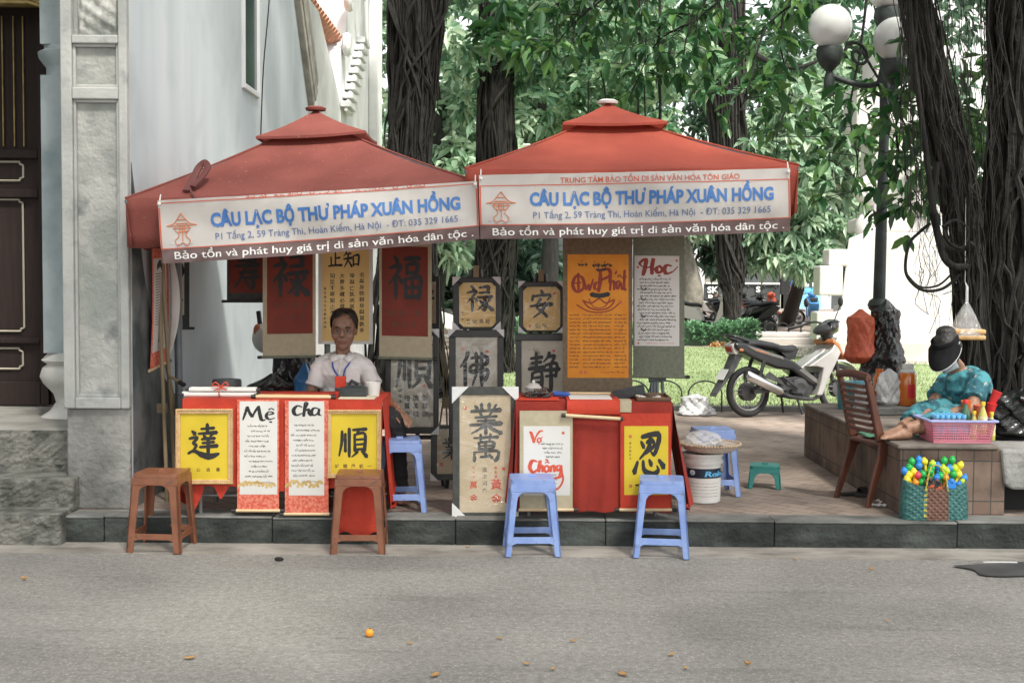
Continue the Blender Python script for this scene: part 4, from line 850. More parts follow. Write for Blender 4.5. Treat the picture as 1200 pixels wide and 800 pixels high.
    b = MB('black_body'); b.rings([((0.92, 0, 0.93), (0, 0.03, 0), (0.02, 0, 0.03)), ((0.98, 0, 0.94), (0, 0.12, 0), (0.03, 0, 0.06)), ((1.07, 0, 0.97), (0, 0.15, 0), (0.06, 0, 0.09)), ((1.15, 0, 0.97), (0, 0.11, 0), (0.05, 0, 0.09)), ((1.20, 0, 0.95), (0, 0.06, 0), (0.02, 0, 0.05))], 18); b.tube([(1.06, 0, 0.92), (1.10, 0, 0.80)], 0.07, 12); b.build('headlamp_fairing', t, smooth=60)
    b = MB('lamp_clear'); b.ball((1.19, 0, 0.955), 0.07, 16, 10, sc=(0.5, 1, 0.8)); b.build('headlight', t, smooth=80)
    b = MB('engine'); b.tube(cr([(0.93, -0.34, 0.98), (1.03, -0.16, 1.03), (1.05, 0, 1.0), (1.03, 0.16, 1.03), (0.93, 0.34, 0.98)], 5), 0.013, 8)
    for s_ in (-1, 1): b.tube([(0.85, s_*0.40, 0.955), (0.965, s_*0.27, 0.995)], 0.02, 10)
    for s_ in (-1, 1): b.tube([(1.01, s_*0.20, 1.035), (0.95, s_*0.38, 1.03)], 0.007, 6)
    b.build('handlebar', t, smooth=60)
    for s_ in (-1, 1):
        b = MB('engine'); b.tube([(1.0, s_*0.22, 1.03), (1.03, s_*0.30, 1.22)], 0.006, 6); b.ball((1.03, s_*0.30, 1.25), 0.055, 14, 8, sc=(0.35, 0.75, 1.0)); b.build('mirror', t, smooth=80)
    t.location = loc; t.rotation_euler = (R(-2.5), 0, rz)
    return t
c = G(874, 489)
underbone((c.x+.03, c.y+0.03, PAV), R(25), 'black and silver underbone motorbike parked at the lawn edge')
# parked scooters in the distance
def scooter(body, seat_c, label, name='scooter'):
    t = thing(name, (0, 0, 0), label, 'scooter', 'scooters parked beyond the hedge')
    wheel(t, (0, 0, 0.23), 0.23, 0.08, drum=0.12); wheel(t, (1.22, 0, 0.23), 0.23, 0.075, drum=0.07)
    b = MB(body); slab(b, [(-0.32, 0.72), (-0.10, 0.80), (0.40, 0.70), (0.55, 0.45), (0.55, 0.28), (0.88, 0.24), (0.90, 0.30), (0.62, 0.34), (0.60, 0.34), (0.40, 0.30), (0.18, 0.40), (-0.12, 0.50)], -0.15, 0.15); b.build('body', t, bevel=0.05, seg=3, smooth=50)
    b = MB(body); slab(b, [(0.86, 0.24), (0.94, 0.24), (1.14, 0.60), (1.14, 0.86), (1.06, 0.92), (1.02, 0.70)], -0.19, 0.19); slab(b, [(1.12, 0.50), (1.46, 0.40), (1.40, 0.48), (1.22, 0.52), (1.14, 0.58)], -0.06, 0.06); b.build('front_shield', t, bevel=0.03, smooth=50)
    b = MB('seat_vinyl'); b.rings([((x, 0, z), (0, w_, 0), (0, 0, 0.05)) for x, z, w_ in ((-0.26, 0.81, .09), (-0.05, 0.84, .13), (0.2, 0.79, .14), (0.4, 0.78, .12), (0.50, 0.75, .06))], 14); b.build('seat', t, smooth=60)
    b = MB('engine'); b.tube([(1.22, 0, 0.23), (1.10, 0, 0.70), (1.05, 0, 1.0)], 0.03, 8); b.tube(cr([(0.92, -0.32, 0.98), (1.04, -0.1, 1.02), (1.04, 0.1, 1.02), (0.92, 0.32, 0.98)], 4), 0.016, 7); b.build('handlebar', t, smooth=60)
    b = MB(body); b.ball((1.07, 0, 0.98), 0.12, 14, 8, sc=(1, 1.2, 0.8)); b.build('handlebar_cowl', t, smooth=80)
    b = MB('lamp_clear'); b.ball((1.165, 0, 0.98), 0.06, 12, 8, sc=(0.5, 1, 1)); b.build('headlight', t, smooth=80)
    for s_ in (-1, 1):
        b = MB('engine'); b.tube([(1.0, s_*0.2, 1.0), (1.02, s_*0.28, 1.18)], 0.007, 5); b.ball((1.02, s_*0.28, 1.21), 0.055, 10, 7, sc=(0.4, 0.9, 1)); b.build('mirror', t, smooth=80)
    b = MB('alloy'); b.tube([(-0.2, -0.18, 0.30), (0.25, -0.17, 0.24)], [0.055, 0.045], 12); b.build('exhaust', t, smooth=60)
    return t
s0 = scooter('black_body', 'seat_vinyl', 'black scooter parked side on, nearest the middle of the scooter row')
def place(o, px, Y, rz): 
    p = ground_at(px, Y); o.location = p; o.rotation_euler = (0, 0, R(rz))
place(s0, 845, 34.5, 8)
lay = [(888, 36, 200, {}, 'black scooter with its tail toward the hedge, right of the middle one'), (900, 34.0, 172, {}, 'black scooter nearest the terrace hoops'), (868, 38, 25, {'black_body': 'red_body'}, 'scooter with orange-red bodywork in the second row'),
       (800, 33.8, -25, {'black_body': 'white_body'}, 'cream white scooter parked past the green scroll'), (953, 40, 80, {'black_body': 'blue_body'}, 'scooter in front of the blue poster, seen end on'), (838, 39, 30, {}, 'black scooter in the second row behind the hedge'), (820, 41, -20, {'black_body': 'silver_body'}, 'silver scooter far back near the leaning trunk'),
       (895, 41, 15, {'black_body': 'silver_body'}, 'silver scooter far back below the hoarding'), (512, 26, 60, {'black_body': 'white_body'}, 'white scooter glimpsed between the easels'), (405, 24.5, 100, {'black_body': 'white_body'}, 'white scooter seen end on behind the seated man'), (388, 22.5, 70, {}, 'dark scooter glimpsed left of the seated man'), (440, 27, 75, {'black_body': 'silver_body'}, 'silver scooter glimpsed over the seated man\'s shoulder')]
for px, Y, rz, sw, lab in lay:
    o = dup(s0, lab)
    if sw: recolor(o, sw)
    place(o, px, Y, rz)
# ================================================================== people
mat('skin_brown', (0.20, 0.105, 0.066), (0.27, 0.15, 0.098), 0.5, 30, 0.25, 60)
mat('skin_tan', (0.29, 0.155, 0.098), (0.38, 0.215, 0.14), 0.5, 30, 0.25, 60)
mat('hair_black', (0.010, 0.009, 0.008), (0.022, 0.020, 0.018), 0.45, 30, 0.5, 60)
mat('shirt_white', (0.70, 0.68, 0.66), (0.76, 0.74, 0.72), 0.8, 6, 0.9, 7)
mat('trousers_black', (0.010, 0.010, 0.012), (0.020, 0.020, 0.022), 0.85, 8, 0.2)
mat('lanyard_blue', (0.03, 0.09, 0.35), None, 0.6)
mat('eye_white', (0.30, 0.27, 0.24), None, 0.3)
mat('lip', (0.22, 0.085, 0.06), None, 0.5)
mat('teal_print', (0.02, 0.10, 0.13), (0.06, 0.26, 0.30), 0.8, 16, 0.8, 9, lo=0.42, hi=0.55, speck=(24, (0.45, 0.40, 0.33), 0.63, 0.70))
mat('visor_black', (0.008, 0.008, 0.009), (0.014, 0.014, 0.016), 0.85, 10, spec=.15)
mat('trim_white', (0.6, 0.6, 0.6), None, 0.6)
mat('mask_grey', (0.27, 0.30, 0.32), (0.34, 0.37, 0.39), 0.8, 10, 0.2)
mat('shirt_blue', (0.05, 0.13, 0.33), (0.07, 0.17, 0.40), 0.8, 5)
mat('shorts_grey', (0.16, 0.17, 0.19), (0.2, 0.21, 0.23), 0.8, 5)
def V3(*a): return Vector(a)
def head_rings(M, b, sc=1.0, grow=0.0, zmin=-1, zmax=1):
    prof = [(-.118, .020, .066, .030), (-.108, .036, .080, .008), (-.085, .052, .087, -.02), (-.055, .061, .087, -.055), (-.02, .066, .087, -.08), (.02, .071, .086, -.095), (.05, .073, .086, -.10), (.08, .067, .074, -.092), (.102, .050, .052, -.072), (.117, .022, .020, -.03)]
    rs = []
    for z, w_, yf, yb in prof:
        if not zmin <= z <= zmax: continue
        cy = (yf+yb)/2; ry = (yf-yb)/2+grow; w2 = w_+grow
        rs.append((M @ V3(0, cy*sc, (z+(grow if z > .1 else 0))*sc), M.to_3x3() @ V3(w2*sc, 0, 0), M.to_3x3() @ V3(0, ry*sc, 0)))
    b.rings(rs, 24)
def head_pieces(b, M, sc=1.0):
    head_rings(M, b, sc)
    T = lambda x, y, z: M @ V3(x*sc, y*sc, z*sc)
    b.rings([(T(0, .088, .022), M.to_3x3() @ V3(.010*sc, 0, 0), M.to_3x3() @ V3(0, .008*sc, 0)), (T(0, .096, -.005), M.to_3x3() @ V3(.012*sc, 0, 0), M.to_3x3() @ V3(0, .013*sc, 0)), (T(0, .102, -.026), M.to_3x3() @ V3(.019*sc, 0, 0), M.to_3x3() @ V3(0, .014*sc, 0)), (T(0, .09, -.036), M.to_3x3() @ V3(.012*sc, 0, 0), M.to_3x3() @ V3(0, .01*sc, 0))], 12)
    for s_ in (-1, 1):
        b.ball(T(s_*.072, -.015, -.005), .03*sc, 10, 8, M=M.to_3x3().to_4x4(), sc=(.35, .6, 1))
        b.ball(T(s_*.032, .074, .026), .022*sc, 10, 6, M=M.to_3x3().to_4x4(), sc=(1.2, .6, .4))
        b.ball(T(s_*.042, .055, -.03), .03*sc, 10, 6, M=M.to_3x3().to_4x4(), sc=(1, .8, 1))
    b.ball(T(0, .083, -.066), .022*sc, 10, 6, M=M.to_3x3().to_4x4(), sc=(1.2, .5, .7)); b.ball(T(0, .078, -.10), .026*sc, 10, 6, M=M.to_3x3().to_4x4(), sc=(1, .6, .8))
def face_extra(b, M, sc=1.0):
    T = lambda x, y, z: M @ V3(x*sc, y*sc, z*sc); Q = M.to_3x3().to_4x4()
    for s_ in (-1, 1):
        b.m('eye_white'); b.ball(T(s_*.031, .0815, .006), .0105*sc, 10, 6, M=Q, sc=(1.3, .5, .42))
        b.m('hair_black'); b.ball(T(s_*.031, .0865, .006), .0058*sc, 8, 6, M=Q, sc=(1, .5, 1))
        b.tube([T(s_*.014, .091, .026), T(s_*.034, .093, .031), T(s_*.05, .083, .026)], [.003*sc, .0045*sc, .002*sc], 6)
    b.m('lip'); b.tube([T(-.024, .085, -.062), T(0, .096, -.060), T(.024, .085, -.062)], [.003*sc, .0058*sc, .003*sc], 6); b.tube([T(-.02, .085, -.069), T(0, .095, -.070), T(.02, .085, -.069)], [.003*sc, .006*sc, .003*sc], 6)
def hand(b, wrist, fwd, side, down, curl=0.5, sc=1.0, thumb=1):
    """palm + five fingers; fwd along the fingers, side across the palm towards the thumb, down = palm normal"""
    f, s_, d = [Vector(v).normalized() for v in (fwd, side, down)]
    w0 = Vector(wrist)
    b.rings([(w0-f*.015*sc, s_*.026*sc, d*.019*sc), (w0+f*.02*sc, s_*.033*sc, d*.017*sc), (w0+f*.06*sc, s_*.041*sc, d*.015*sc), (w0+f*.088*sc, s_*.039*sc, d*.012*sc)], 14)
    for i, (o, l) in enumerate(((.028, .070), (.010, .078), (-.009, .072), (-.027, .056))):
        p = w0+f*.078*sc+s_*o*sc; pts = [p]; a = 0.15+curl*.2; dirv = f+s_*o*2.2
        for k, q in enumerate((.45, .32, .25)):
            a += curl*(.5+.25*k); v = (dirv.normalized()*math.cos(a)+d*math.sin(a)); p = p+v*l*q*sc; pts.append(p)
        b.tube(pts, [.0098*sc, .0092*sc, .0085*sc, .0070*sc], 8); b.ball(pts[-1], .0072*sc, 8, 6)
    p = w0+f*.02*sc+s_*.028*sc; pts = [p, p+(f*.6+s_*.8+d*.3)*.035*sc, p+(f*.95+s_*.75+d*.5)*.062*sc, p+(f*1.3+s_*.55+d*.6)*.078*sc]
    b.tube(pts, [.014*sc, .012*sc, .010*sc, .008*sc], 8); b.ball(pts[-1], .008*sc, 8, 6)
def foot(b, ankle, fwd, sc=1.0):
    f = Vector(fwd).normalized(); a = Vector(ankle); s_ = Vector((-f.y, f.x, 0)); u = Vector((0, 0, 1))
    b.rings([(a-f*.05*sc-u*.045*sc, s_*.025*sc, u*.02*sc), (a-f*.03*sc-u*.035*sc, s_*.034*sc, u*.036*sc), (a+f*.03*sc-u*.035*sc, s_*.038*sc, u*.04*sc), (a+f*.10*sc-u*.05*sc, s_*.043*sc, u*.026*sc), (a+f*.16*sc-u*.06*sc, s_*.045*sc, u*.015*sc)], 14)
    for i in range(5):
        p = a+f*(.155-.006*i*i*.5)*sc-u*.062*sc+s_*(.036-.018*i)*sc; b.tube([p, p+f*.03*sc], [.0105*sc-.0006*i, .008*sc], 8); b.ball(p+f*.03*sc, .0088*sc, 8, 6)
def limb(b, pts, rs, n=14):
    q = cr([tuple(p)+(r,) for p, r in zip(pts, rs)], 5); b.tube([x[:3] for x in q], [x[3] for x in q], n)
def frame_m(origin, fwd, up=(0, 0, 1)):
    f = Vector(fwd).normalized(); u = Vector(up); x = f.cross(u).normalized(); u = x.cross(f)
    return Matrix(((x.x, f.x, u.x, origin[0]), (x.y, f.y, u.y, origin[1]), (x.z, f.z, u.z, origin[2]), (0, 0, 0, 1)))
def fused(name, b, mname, parent, voxel=0.006, it=4, extra=None):
    vs, fs = remesh(b, voxel, it); o = MB(mname)
    if name in ('shirt', 'blouse', 'trousers'):
        A = np.array(vs); c = A.mean(0); d = A-c; d[:, 2] *= .25; d /= np.linalg.norm(d, axis=1, keepdims=True)+1e-9
        w_ = np.sin(A[:, 0]*38+A[:, 2]*55+3*np.sin(A[:, 2]*17))*np.sin(A[:, 2]*31-A[:, 0]*22+A[:, 1]*25)+.6*np.sin(A[:, 2]*90+A[:, 0]*70+2*np.sin(A[:, 0]*40))
        vs = (A+d*(w_*.0030)[:, None]).tolist()
    o.add(vs, fs)
    if extra: extra(o)
    return o.build(name, parent, smooth=180)
# ---------------------------------------------------------- the seated man
YM = 8.75; q = lambda x, y, Y=YM: P(x, y, Y)
seat = Vector((q(405, 480).x, YM+0.1, PAV))
t = thing('person', seat, 'seated man in white short-sleeved shirt with blue lanyard behind the calligraphy table', 'person')
pel, che, nek = q(404, 478, 8.83), q(401, 432, 8.77), q(402, 413, 8.74)
HM = frame_m(q(403, 387, 8.70), (0.02, -1, -0.06)) @ Matrix.Diagonal((1.09, 1.03, 1.02, 1))
shL, shR = q(376, 429, 8.75), q(427, 429, 8.75)     # image left / image right
elL, elR = q(364, 462, 8.70), q(443, 460, 8.66); wrL, wrR = q(384, 474, 8.37), q(467, 480, 8.42)
b = MB(); head_pieces(b, HM, 1.02)
b.rings([(nek-V3(0, 0, .05), (.058, 0, 0), (0, .058, 0)), (nek+V3(0, -.01, .02), (.05, 0, 0), (0, .052, 0)), (nek+V3(0, -.02, .09), (.05, 0, 0), (0, .052, 0))], 16)
b.rings([(pel, (.155, 0, 0), (0, .11, 0)), (pel+V3(0, 0, .15), (.145, 0, 0), (0, .10, 0)), (che, (.165, 0, 0), (0, .105, 0)), (che+V3(0, 0, .07), (.15, 0, 0), (0, .085, 0)), (nek-V3(0, 0, .02), (.06, 0, 0), (0, .055, 0))], 18)
for s_, e_, w_ in ((shL, elL, wrL), (shR, elR, wrR)):
    limb(b, [che.lerp(s_, .5), s_, s_.lerp(e_, .5), e_, e_.lerp(w_, .35), w_], [.06, .052, .044, .037, .036, .025])
hand(b, wrR, (0.5, -0.55, -0.35), (-0.7, -0.3, 0.3), (0.1, -0.3, -0.9), 0.55)
hand(b, wrL, (0.6, -0.8, 0.0), (0.8, 0.4, 0), (0, 0, -1), 0.3)
knR, hipR, knL = q(461, 492, 8.37), q(416, 488, 8.80), q(380, 492, 8.35); hipL = q(392, 488, 8.80)
anR = Vector((q(468, 578, 8.47).x, 8.53, PAV+0.085)); anL = Vector((knL.x, 8.50, PAV+0.085))
for h, k, a in ((hipR, knR, anR), (hipL, knL, anL)): limb(b, [h, h.lerp(k, .5), k, k.lerp(a, .4), a], [.075, .068, .052, .05, .034]); foot(b, a, (0.25, -1, 0))
body = fused('body', b, 'skin_brown', t, 0.0055, 5, lambda o: face_extra(o, HM, 1.02))
b = MB(); b.rings([(pel-V3(0, 0, .03), (.178, 0, 0), (0, .136, 0)), (pel+V3(0, 0, .15), (.172, 0, 0), (0, .126, 0)), (che-V3(0, 0, .03), (.188, 0, 0), (0, .13, 0)), (che+V3(0, 0, .06), (.176, 0, 0), (0, .113, 0)), (nek-V3(0, 0, .035), (.09, 0, 0), (0, .075, 0)), (nek-V3(0, 0, .01), (.066, 0, 0), (0, .066, 0))], 20)
for s_, e_ in ((shL, elL), (shR, elR)):
    limb(b, [che.lerp(s_, .35)+V3(0, 0, .055), s_+V3(0, 0, .0), s_.lerp(e_, .45), s_.lerp(e_, .72)], [.062, .061, .058, .062])
def shirt_bits(o):
    pass
sh = fused('shirt', b, 'shirt_white', t, 0.007, 4)
b = MB('shirt_white')
for s_ in (-1, 1):
    a = nek+V3(s_*.055, -.03, .012); b.poly([a, nek+V3(s_*.012, -.088, -.035), nek+V3(s_*.055, -.108, -.06), nek+V3(s_*.092, -.06, -.022)])
c0 = che+V3(.09, -.128, -.02); b.box(c0.x-.045, c0.x+.045, c0.y-.002, c0.y+.02, c0.z-.06, c0.z+.03)
b.tube([nek+V3(0, -.088, -.05), che+V3(0, -.132, 0), che+V3(0, -.136, -.2)], .006, 6)
b.build('collar', sh, thick=0.006, smooth=60)
b = MB('lanyard_blue'); tip = q(402, 449, 8.61)
for s_ in (-1, 1): b.tube(cr([tuple(nek+V3(s_*.055, -.03, .0)), tuple(nek+V3(s_*.058, -.10, -.06)), tuple(che+V3(s_*.035, -.142, -.0)), tuple(tip)], 5), .006, 6)
b.m('trim_white').box(tip.x-.012, tip.x+.012, tip.y-.004, tip.y+.004, tip.z-.03, tip.z); b.build('lanyard', t, smooth=60)
b = MB(); 
for h, k, a in ((hipR, knR, anR), (hipL, knL, anL)): limb(b, [h+V3(0, .02, 0), h.lerp(k, .5), k, k.lerp(a, .5), a+V3(0, 0, .02)], [.10, .088, .070, .066, .058])
b.rings([(pel-V3(0, 0, .10), (.165, 0, 0), (0, .13, 0)), (pel+V3(0, 0, .02), (.165, 0, 0), (0, .125, 0))], 16)
fused('trousers', b, 'trousers_black', t, 0.009, 4)
b = MB(); T = lambda x, y, z: HM @ V3(x, y, z)
hb = MB(); H2 = HM @ Matrix.Translation((0, -.016, .012)); head_rings(H2, hb, 1.02, .013, -.03, 1)
vs, fs = remesh(hb, .006, 3); inv = HM.inverted(); keep = []
loc = [inv @ Vector(v) for v in vs]
for f in fs:
    c = sum((loc[i] for i in f), Vector())/len(f)
    if c.y < 0.052-max(0, .090-c.z)*.85+0.012*math.sin(c.x*60) and c.z > -0.05: keep.append(f)
o = MB('hair_black'); o.add(vs, keep); o.build('hair', body, smooth=180, thick=0.004)
b = MB('engine')
for s_ in (-1, 1): b.tube([T(s_*.033+.021*math.cos(a), .101, .004+.015*math.sin(a)) for a in np.linspace(0, 6.283, 15)], .0014, 5)
b.tube([T(-.012, .101, .006), T(.012, .101, .006)], .0014, 5)
for s_ in (-1, 1): b.tube([T(s_*.054, .099, .006), T(s_*.076, -.01, .008)], .0014, 5)
b.build('spectacles', t, smooth=80)
# ---------------------------------------------------------- the woman on the planter
YW = 9.0; q = lambda x, y, Y=YW: P(x, y, Y)
pel = Vector((q(1142, 500).x, 9.05, PT+0.11))
t = thing('person', Vector((pel.x, 9.05, PT)), 'woman in teal print top and black visor sitting bent forward on the planter', 'person')
che, nek = q(1133, 452, 8.95), q(1122, 428, 8.9)
HM = frame_m(q(1110, 413, 8.82), (-0.62, -0.70, -0.45), (-0.35, -0.25, 1))
shN, shF = q(1148, 446, 8.75), q(1112, 446, 9.12)
elN, elF = q(1138, 478, 8.58), q(1092, 474, 8.95); wrN, wrF = q(1098, 489, 8.55), q(1082, 489, 8.72)
b = MB(); head_pieces(b, HM, 1.0)
b.rings([(nek+V3(.01, .03, -.05), (.055, 0, 0), (0, .055, 0)), (nek, (.048, 0, .01), (0, .048, 0)), (HM.translation+V3(.03, .02, -.04), (.045, 0, .02), (0, .045, 0))], 14)
b.rings([(pel, (.17, 0, 0), (0, .14, 0)), (pel.lerp(che, .5), (.15, 0, .04), (0, .13, 0)), (che, (.15, 0, .06), (0, .15, 0)), (nek+V3(.02, .03, -.03), (.06, 0, .02), (0, .06, 0))], 18)
for s_, e_, w_ in ((shN, elN, wrN), (shF, elF, wrF)): limb(b, [che.lerp(s_, .5), s_, s_.lerp(e_, .5), e_, e_.lerp(w_, .4), w_], [.06, .055, .05, .042, .038, .026])
hand(b, wrN, (-0.75, -0.1, -0.5), (-0.5, 0.3, 0.8), (-0.5, -.2, -0.8), 0.6, .95); hand(b, wrF, (-0.6, -0.1, -0.6), (-0.5, -.3, 0.8), (-0.6, 0, -0.8), 0.6, .95)
kn1 = q(1079, 487, 8.85); an1 = Vector((q(1062, 505, 8.5).x, 8.6, PT+.075)); hip = pel+V3(-.08, -.05, -.01)
kn2 = Vector((q(1098, 497, 8.5).x, 8.52, PT+.10)); an2 = Vector((q(1060, 508, 8.45).x, 8.45, PT+0.075))
limb(b, [hip, hip.lerp(kn1, .5)+V3(0, 0, .04), kn1+V3(0, 0, .03), kn1.lerp(an1, .5), an1], [.09, .075, .055, .045, .034]); foot(b, an1, (-1, -.25, 0), .95)
limb(b, [hip+V3(.02, -.15, -.02), hip.lerp(kn2, .5), kn2, kn2.lerp(an2, .5), an2], [.085, .075, .058, .05, .034]); foot(b, an2, (-1, -.15, 0), .95)
body = fused('body', b, 'skin_tan', t, 0.006, 5, lambda o: face_extra(o, HM, 1.0))
b = MB(); b.rings([(pel-V3(0, 0, .03), (.185, 0, 0), (0, .16, 0)), (pel.lerp(che, .5), (.162, 0, .05), (0, .145, 0)), (che, (.162, 0, .06), (0, .165, 0)), (che.lerp(nek, .6), (.11, 0, .05), (0, .115, 0)), (nek+V3(.02, .03, -.035), (.075, 0, .03), (0, .075, 0))], 20)
for s_, e_ in ((shN, elN), (shF, elF)): limb(b, [che.lerp(s_, .3), s_, s_.lerp(e_, .4), s_.lerp(e_, .72)], [.085, .076, .074, .08])
fused('blouse', b, 'teal_print', t, 0.008, 4)
b = MB()
for h, k, a, f in ((hip, kn1, an1, .62), (hip+V3(.02, -.15, -.02), kn2, an2, .38)): limb(b, [h, h.lerp(k, .5)+V3(0, 0, .03), k+V3(0, 0, .02), k.lerp(a, f)], [.12, .10, .075, .068])
fused('trousers', b, 'teal_print', t, 0.009, 4)
# visor, mask, hair
hb = MB(); H2 = HM @ Matrix.Translation((0, -.014, .010)); head_rings(H2, hb, 1.0, .012, -.09, 1)
hb.ball(HM @ V3(0.0, -.055, .125), .062, 14, 10, sc=(1.1, 1.0, .8)); hb.ball(HM @ V3(0, -.12, -.02), .055, 12, 10)
vs, fs = remesh(hb, .007, 3); inv = HM.inverted(); loc = [inv @ Vector(v) for v in vs]
keep = [f for f in fs if (lambda c: c.y < .04 or c.z > .085)(sum((loc[i] for i in f), Vector())/len(f))]
o = MB('hair_black'); o.add(vs, keep); o.build('hair', body, smooth=180, thick=0.004)
T = lambda x, y, z: HM @ V3(x, y, z)
b = MB('visor_black')
def vis(u, v):
    a = math.pi*(0.02+0.96*u); r = .088+.10*v*math.sin(a)**.7; return tuple(T(-math.cos(a)*(.088+.03*v), -.01+r*math.sin(a)+.02*v, .062-.105*v*math.sin(a)**.6+0.02*(1-v)))
b.grid(vis, 24, 8); b.grid(lambda u, v: tuple(T(-math.cos(math.pi*(-.15+1.3*u))*.089, -.012+.103*math.sin(math.pi*(-.15+1.3*u)), .055+.05*v)), 26, 2)
vz = b.build('visor', t, thick=0.006, smooth=60)
b = MB('trim_white'); b.tube([vis(k/30, 1.0) for k in range(31)], .0035, 6); b.tube([T(-math.cos(math.pi*(-.1+1.2*k/30))*.0925, -.012+.107*math.sin(math.pi*(-.1+1.2*k/30)), .058) for k in range(31)], .003, 6); b.build('piping', vz, smooth=80)
b = MB('mask_grey'); b.grid(lambda u, v: tuple(T((u-.5)*.136, .118-.085*abs(u-.5)**1.4*2.6-.02*abs(v-.45), -.012-.095*v)), 14, 10)
for s_ in (-1, 1): b.tube([T(s_*.066, .055, -.03), T(s_*.074, -.01, -.005)], .0015, 4)
b.build('face_mask', t, thick=0.003, smooth=70)
# ---------------------------------------------------------- far people
def stander(px, ytop, Y, rz, label, shirt, shorts, name='person'):
    g = ground_at(px, Y); h = P(px, ytop, Y).z-PAV
    t = thing(name, (0, 0, 0), label, 'person'); k = h/1.68
    S_ = lambda x, y, z: V3(x*k, y*k, z*k)
    b = MB(); HM = frame_m(S_(0, 0.02, 1.56), (0, 1, 0)); head_pieces(b, HM, k)
    limb(b, [S_(0, -.01, 1.38), S_(0, 0, 1.48)], [.05*k, .05*k]); b.rings([(S_(0, 0, .85), S_(.15, 0, 0), S_(0, .1, 0)), (S_(0, 0, 1.1), S_(.14, 0, 0), S_(0, .09, 0)), (S_(0, 0, 1.3), S_(.17, 0, 0), S_(0, .1, 0)), (S_(0, 0, 1.41), S_(.07, 0, 0), S_(0, .06, 0))], 14)
    for s_ in (-1, 1):
        limb(b, [S_(s_*.14, 0, 1.34), S_(s_*.19, 0, 1.32), S_(s_*.24, -.01, 1.08), S_(s_*.25, .08, .86)], [.05*k, .048*k, .038*k, .028*k]); hand(b, S_(s_*.25, .09, .84), (0, .3, -1), (-s_, 0.3, 0), (-s_, 0, 0), .5, k)
        limb(b, [S_(s_*.09, 0, .86), S_(s_*.10, .01, .48), S_(s_*.10, 0, .09)], [.082*k, .056*k, .036*k]); foot(b, S_(s_*.10, 0, .085), (0, 1, 0), k)
    bd = fused('body', b, 'skin_tan', t, .012, 3)
    b = MB(); b.rings([(S_(0, 0, .82), S_(.175, 0, 0), S_(0, .125, 0)), (S_(0, 0, 1.1), S_(.165, 0, 0), S_(0, .115, 0)), (S_(0, 0, 1.3), S_(.19, 0, 0), S_(0, .12, 0)), (S_(0, 0, 1.42), S_(.08, 0, 0), S_(0, .07, 0))], 14)
    for s_ in (-1, 1): limb(b, [S_(s_*.14, 0, 1.34), S_(s_*.195, 0, 1.32), S_(s_*.225, 0, 1.14)], [.07*k, .066*k, .064*k])
    fused('shirt', b, shirt, t, .014, 3)
    b = MB()
    for s_ in (-1, 1): limb(b, [S_(s_*.09, 0, .90), S_(s_*.10, .01, .70), S_(s_*.105, .01, .48)], [.11*k, .10*k, .09*k])
    fused('shorts', b, shorts, t, .014, 3)
    hb = MB(); head_rings(HM @ Matrix.Translation((0, -.016*k, .012*k)), hb, k, .01*k, 0.0, 1); hb.m('hair_black'); hb.build('hair', bd, smooth=180)
    t.location = g; t.rotation_euler = (0, 0, rz); return t
stander(932, 320, 52, R(20), 'man in blue shirt and grey shorts standing before the shop', 'shirt_blue', 'shorts_grey')
stander(838, 342, 42.5, R(-60), 'person in dark clothes behind the hedge beside the scooters', 'trousers_black', 'shorts_grey')
# ================================================================== stall: materials
mat('canvas_old', (0.190, 0.047, 0.036), (0.25, 0.068, 0.053), 0.85, 2.2, 0.15, 60, detail=9, speck=(40, (0.32, 0.14, 0.12), 0.66, 0.74), trans=0.25)
mat('canvas_new', (0.33, 0.060, 0.037), (0.41, 0.082, 0.05), 0.85, 2.2, 0.15, 60, detail=9, speck=(30, (0.18, 0.05, 0.035), 0.68, 0.74), trans=0.25)
mat('strap', (0.10, 0.025, 0.022), None, 0.7)
mat('pole_grey', (0.14, 0.16, 0.17), (0.18, 0.20, 0.21), 0.5, 8, metal=0.3)
mat('vinyl', (0.54, 0.505, 0.475), (0.60, 0.565, 0.53), 0.5, 2.5, 0.15, 8, trans=0.12)
mat('vinyl_brown', (0.135, 0.085, 0.08), (0.17, 0.11, 0.105), 0.5, 3, trans=0.08)
mat('print_blue', (0.045, 0.145, 0.40), (0.06, 0.18, 0.45), 0.5, 5)
mat('print_navy', (0.10, 0.15, 0.30), None, 0.5)
mat('print_red', (0.55, 0.10, 0.05), None, 0.5)
mat('print_orange', (0.62, 0.22, 0.10), None, 0.5)
mat('print_white', (0.82, 0.80, 0.77), None, 0.5)
mat('ink', (0.012, 0.012, 0.012), (0.02, 0.02, 0.02), 0.55, 20)
mat('ink_grey', (0.055, 0.055, 0.05), (0.10, 0.10, 0.09), 0.6, 25)
mat('ink_brown', (0.10, 0.04, 0.02), None, 0.6)
mat('ink_red', (0.55, 0.06, 0.03), (0.62, 0.10, 0.05), 0.6, 25)
mat('ink_darkred', (0.24, 0.025, 0.015), (0.30, 0.04, 0.02), 0.6, 25)
mat('seal_red', (0.55, 0.12, 0.06), None, 0.6)
mat('paper_white', (0.62, 0.605, 0.57), (0.67, 0.655, 0.62), 0.8, 4)
mat('paper_grey', (0.44, 0.41, 0.335), (0.54, 0.50, 0.42), 0.8, 9, speck=(14, (0.22, 0.21, 0.17), 0.6, 0.7))
mat('paper_tan', (0.50, 0.40, 0.26), (0.58, 0.47, 0.32), 0.7, 5)
mat('paper_cream', (0.55, 0.49, 0.36), (0.60, 0.54, 0.40), 0.8, 6)
mat('gold_paper', (0.70, 0.47, 0.17), (0.76, 0.53, 0.20), 0.6, 5)
mat('yellow_paper', (0.60, 0.44, 0.022), (0.65, 0.48, 0.03), 0.7, 5)
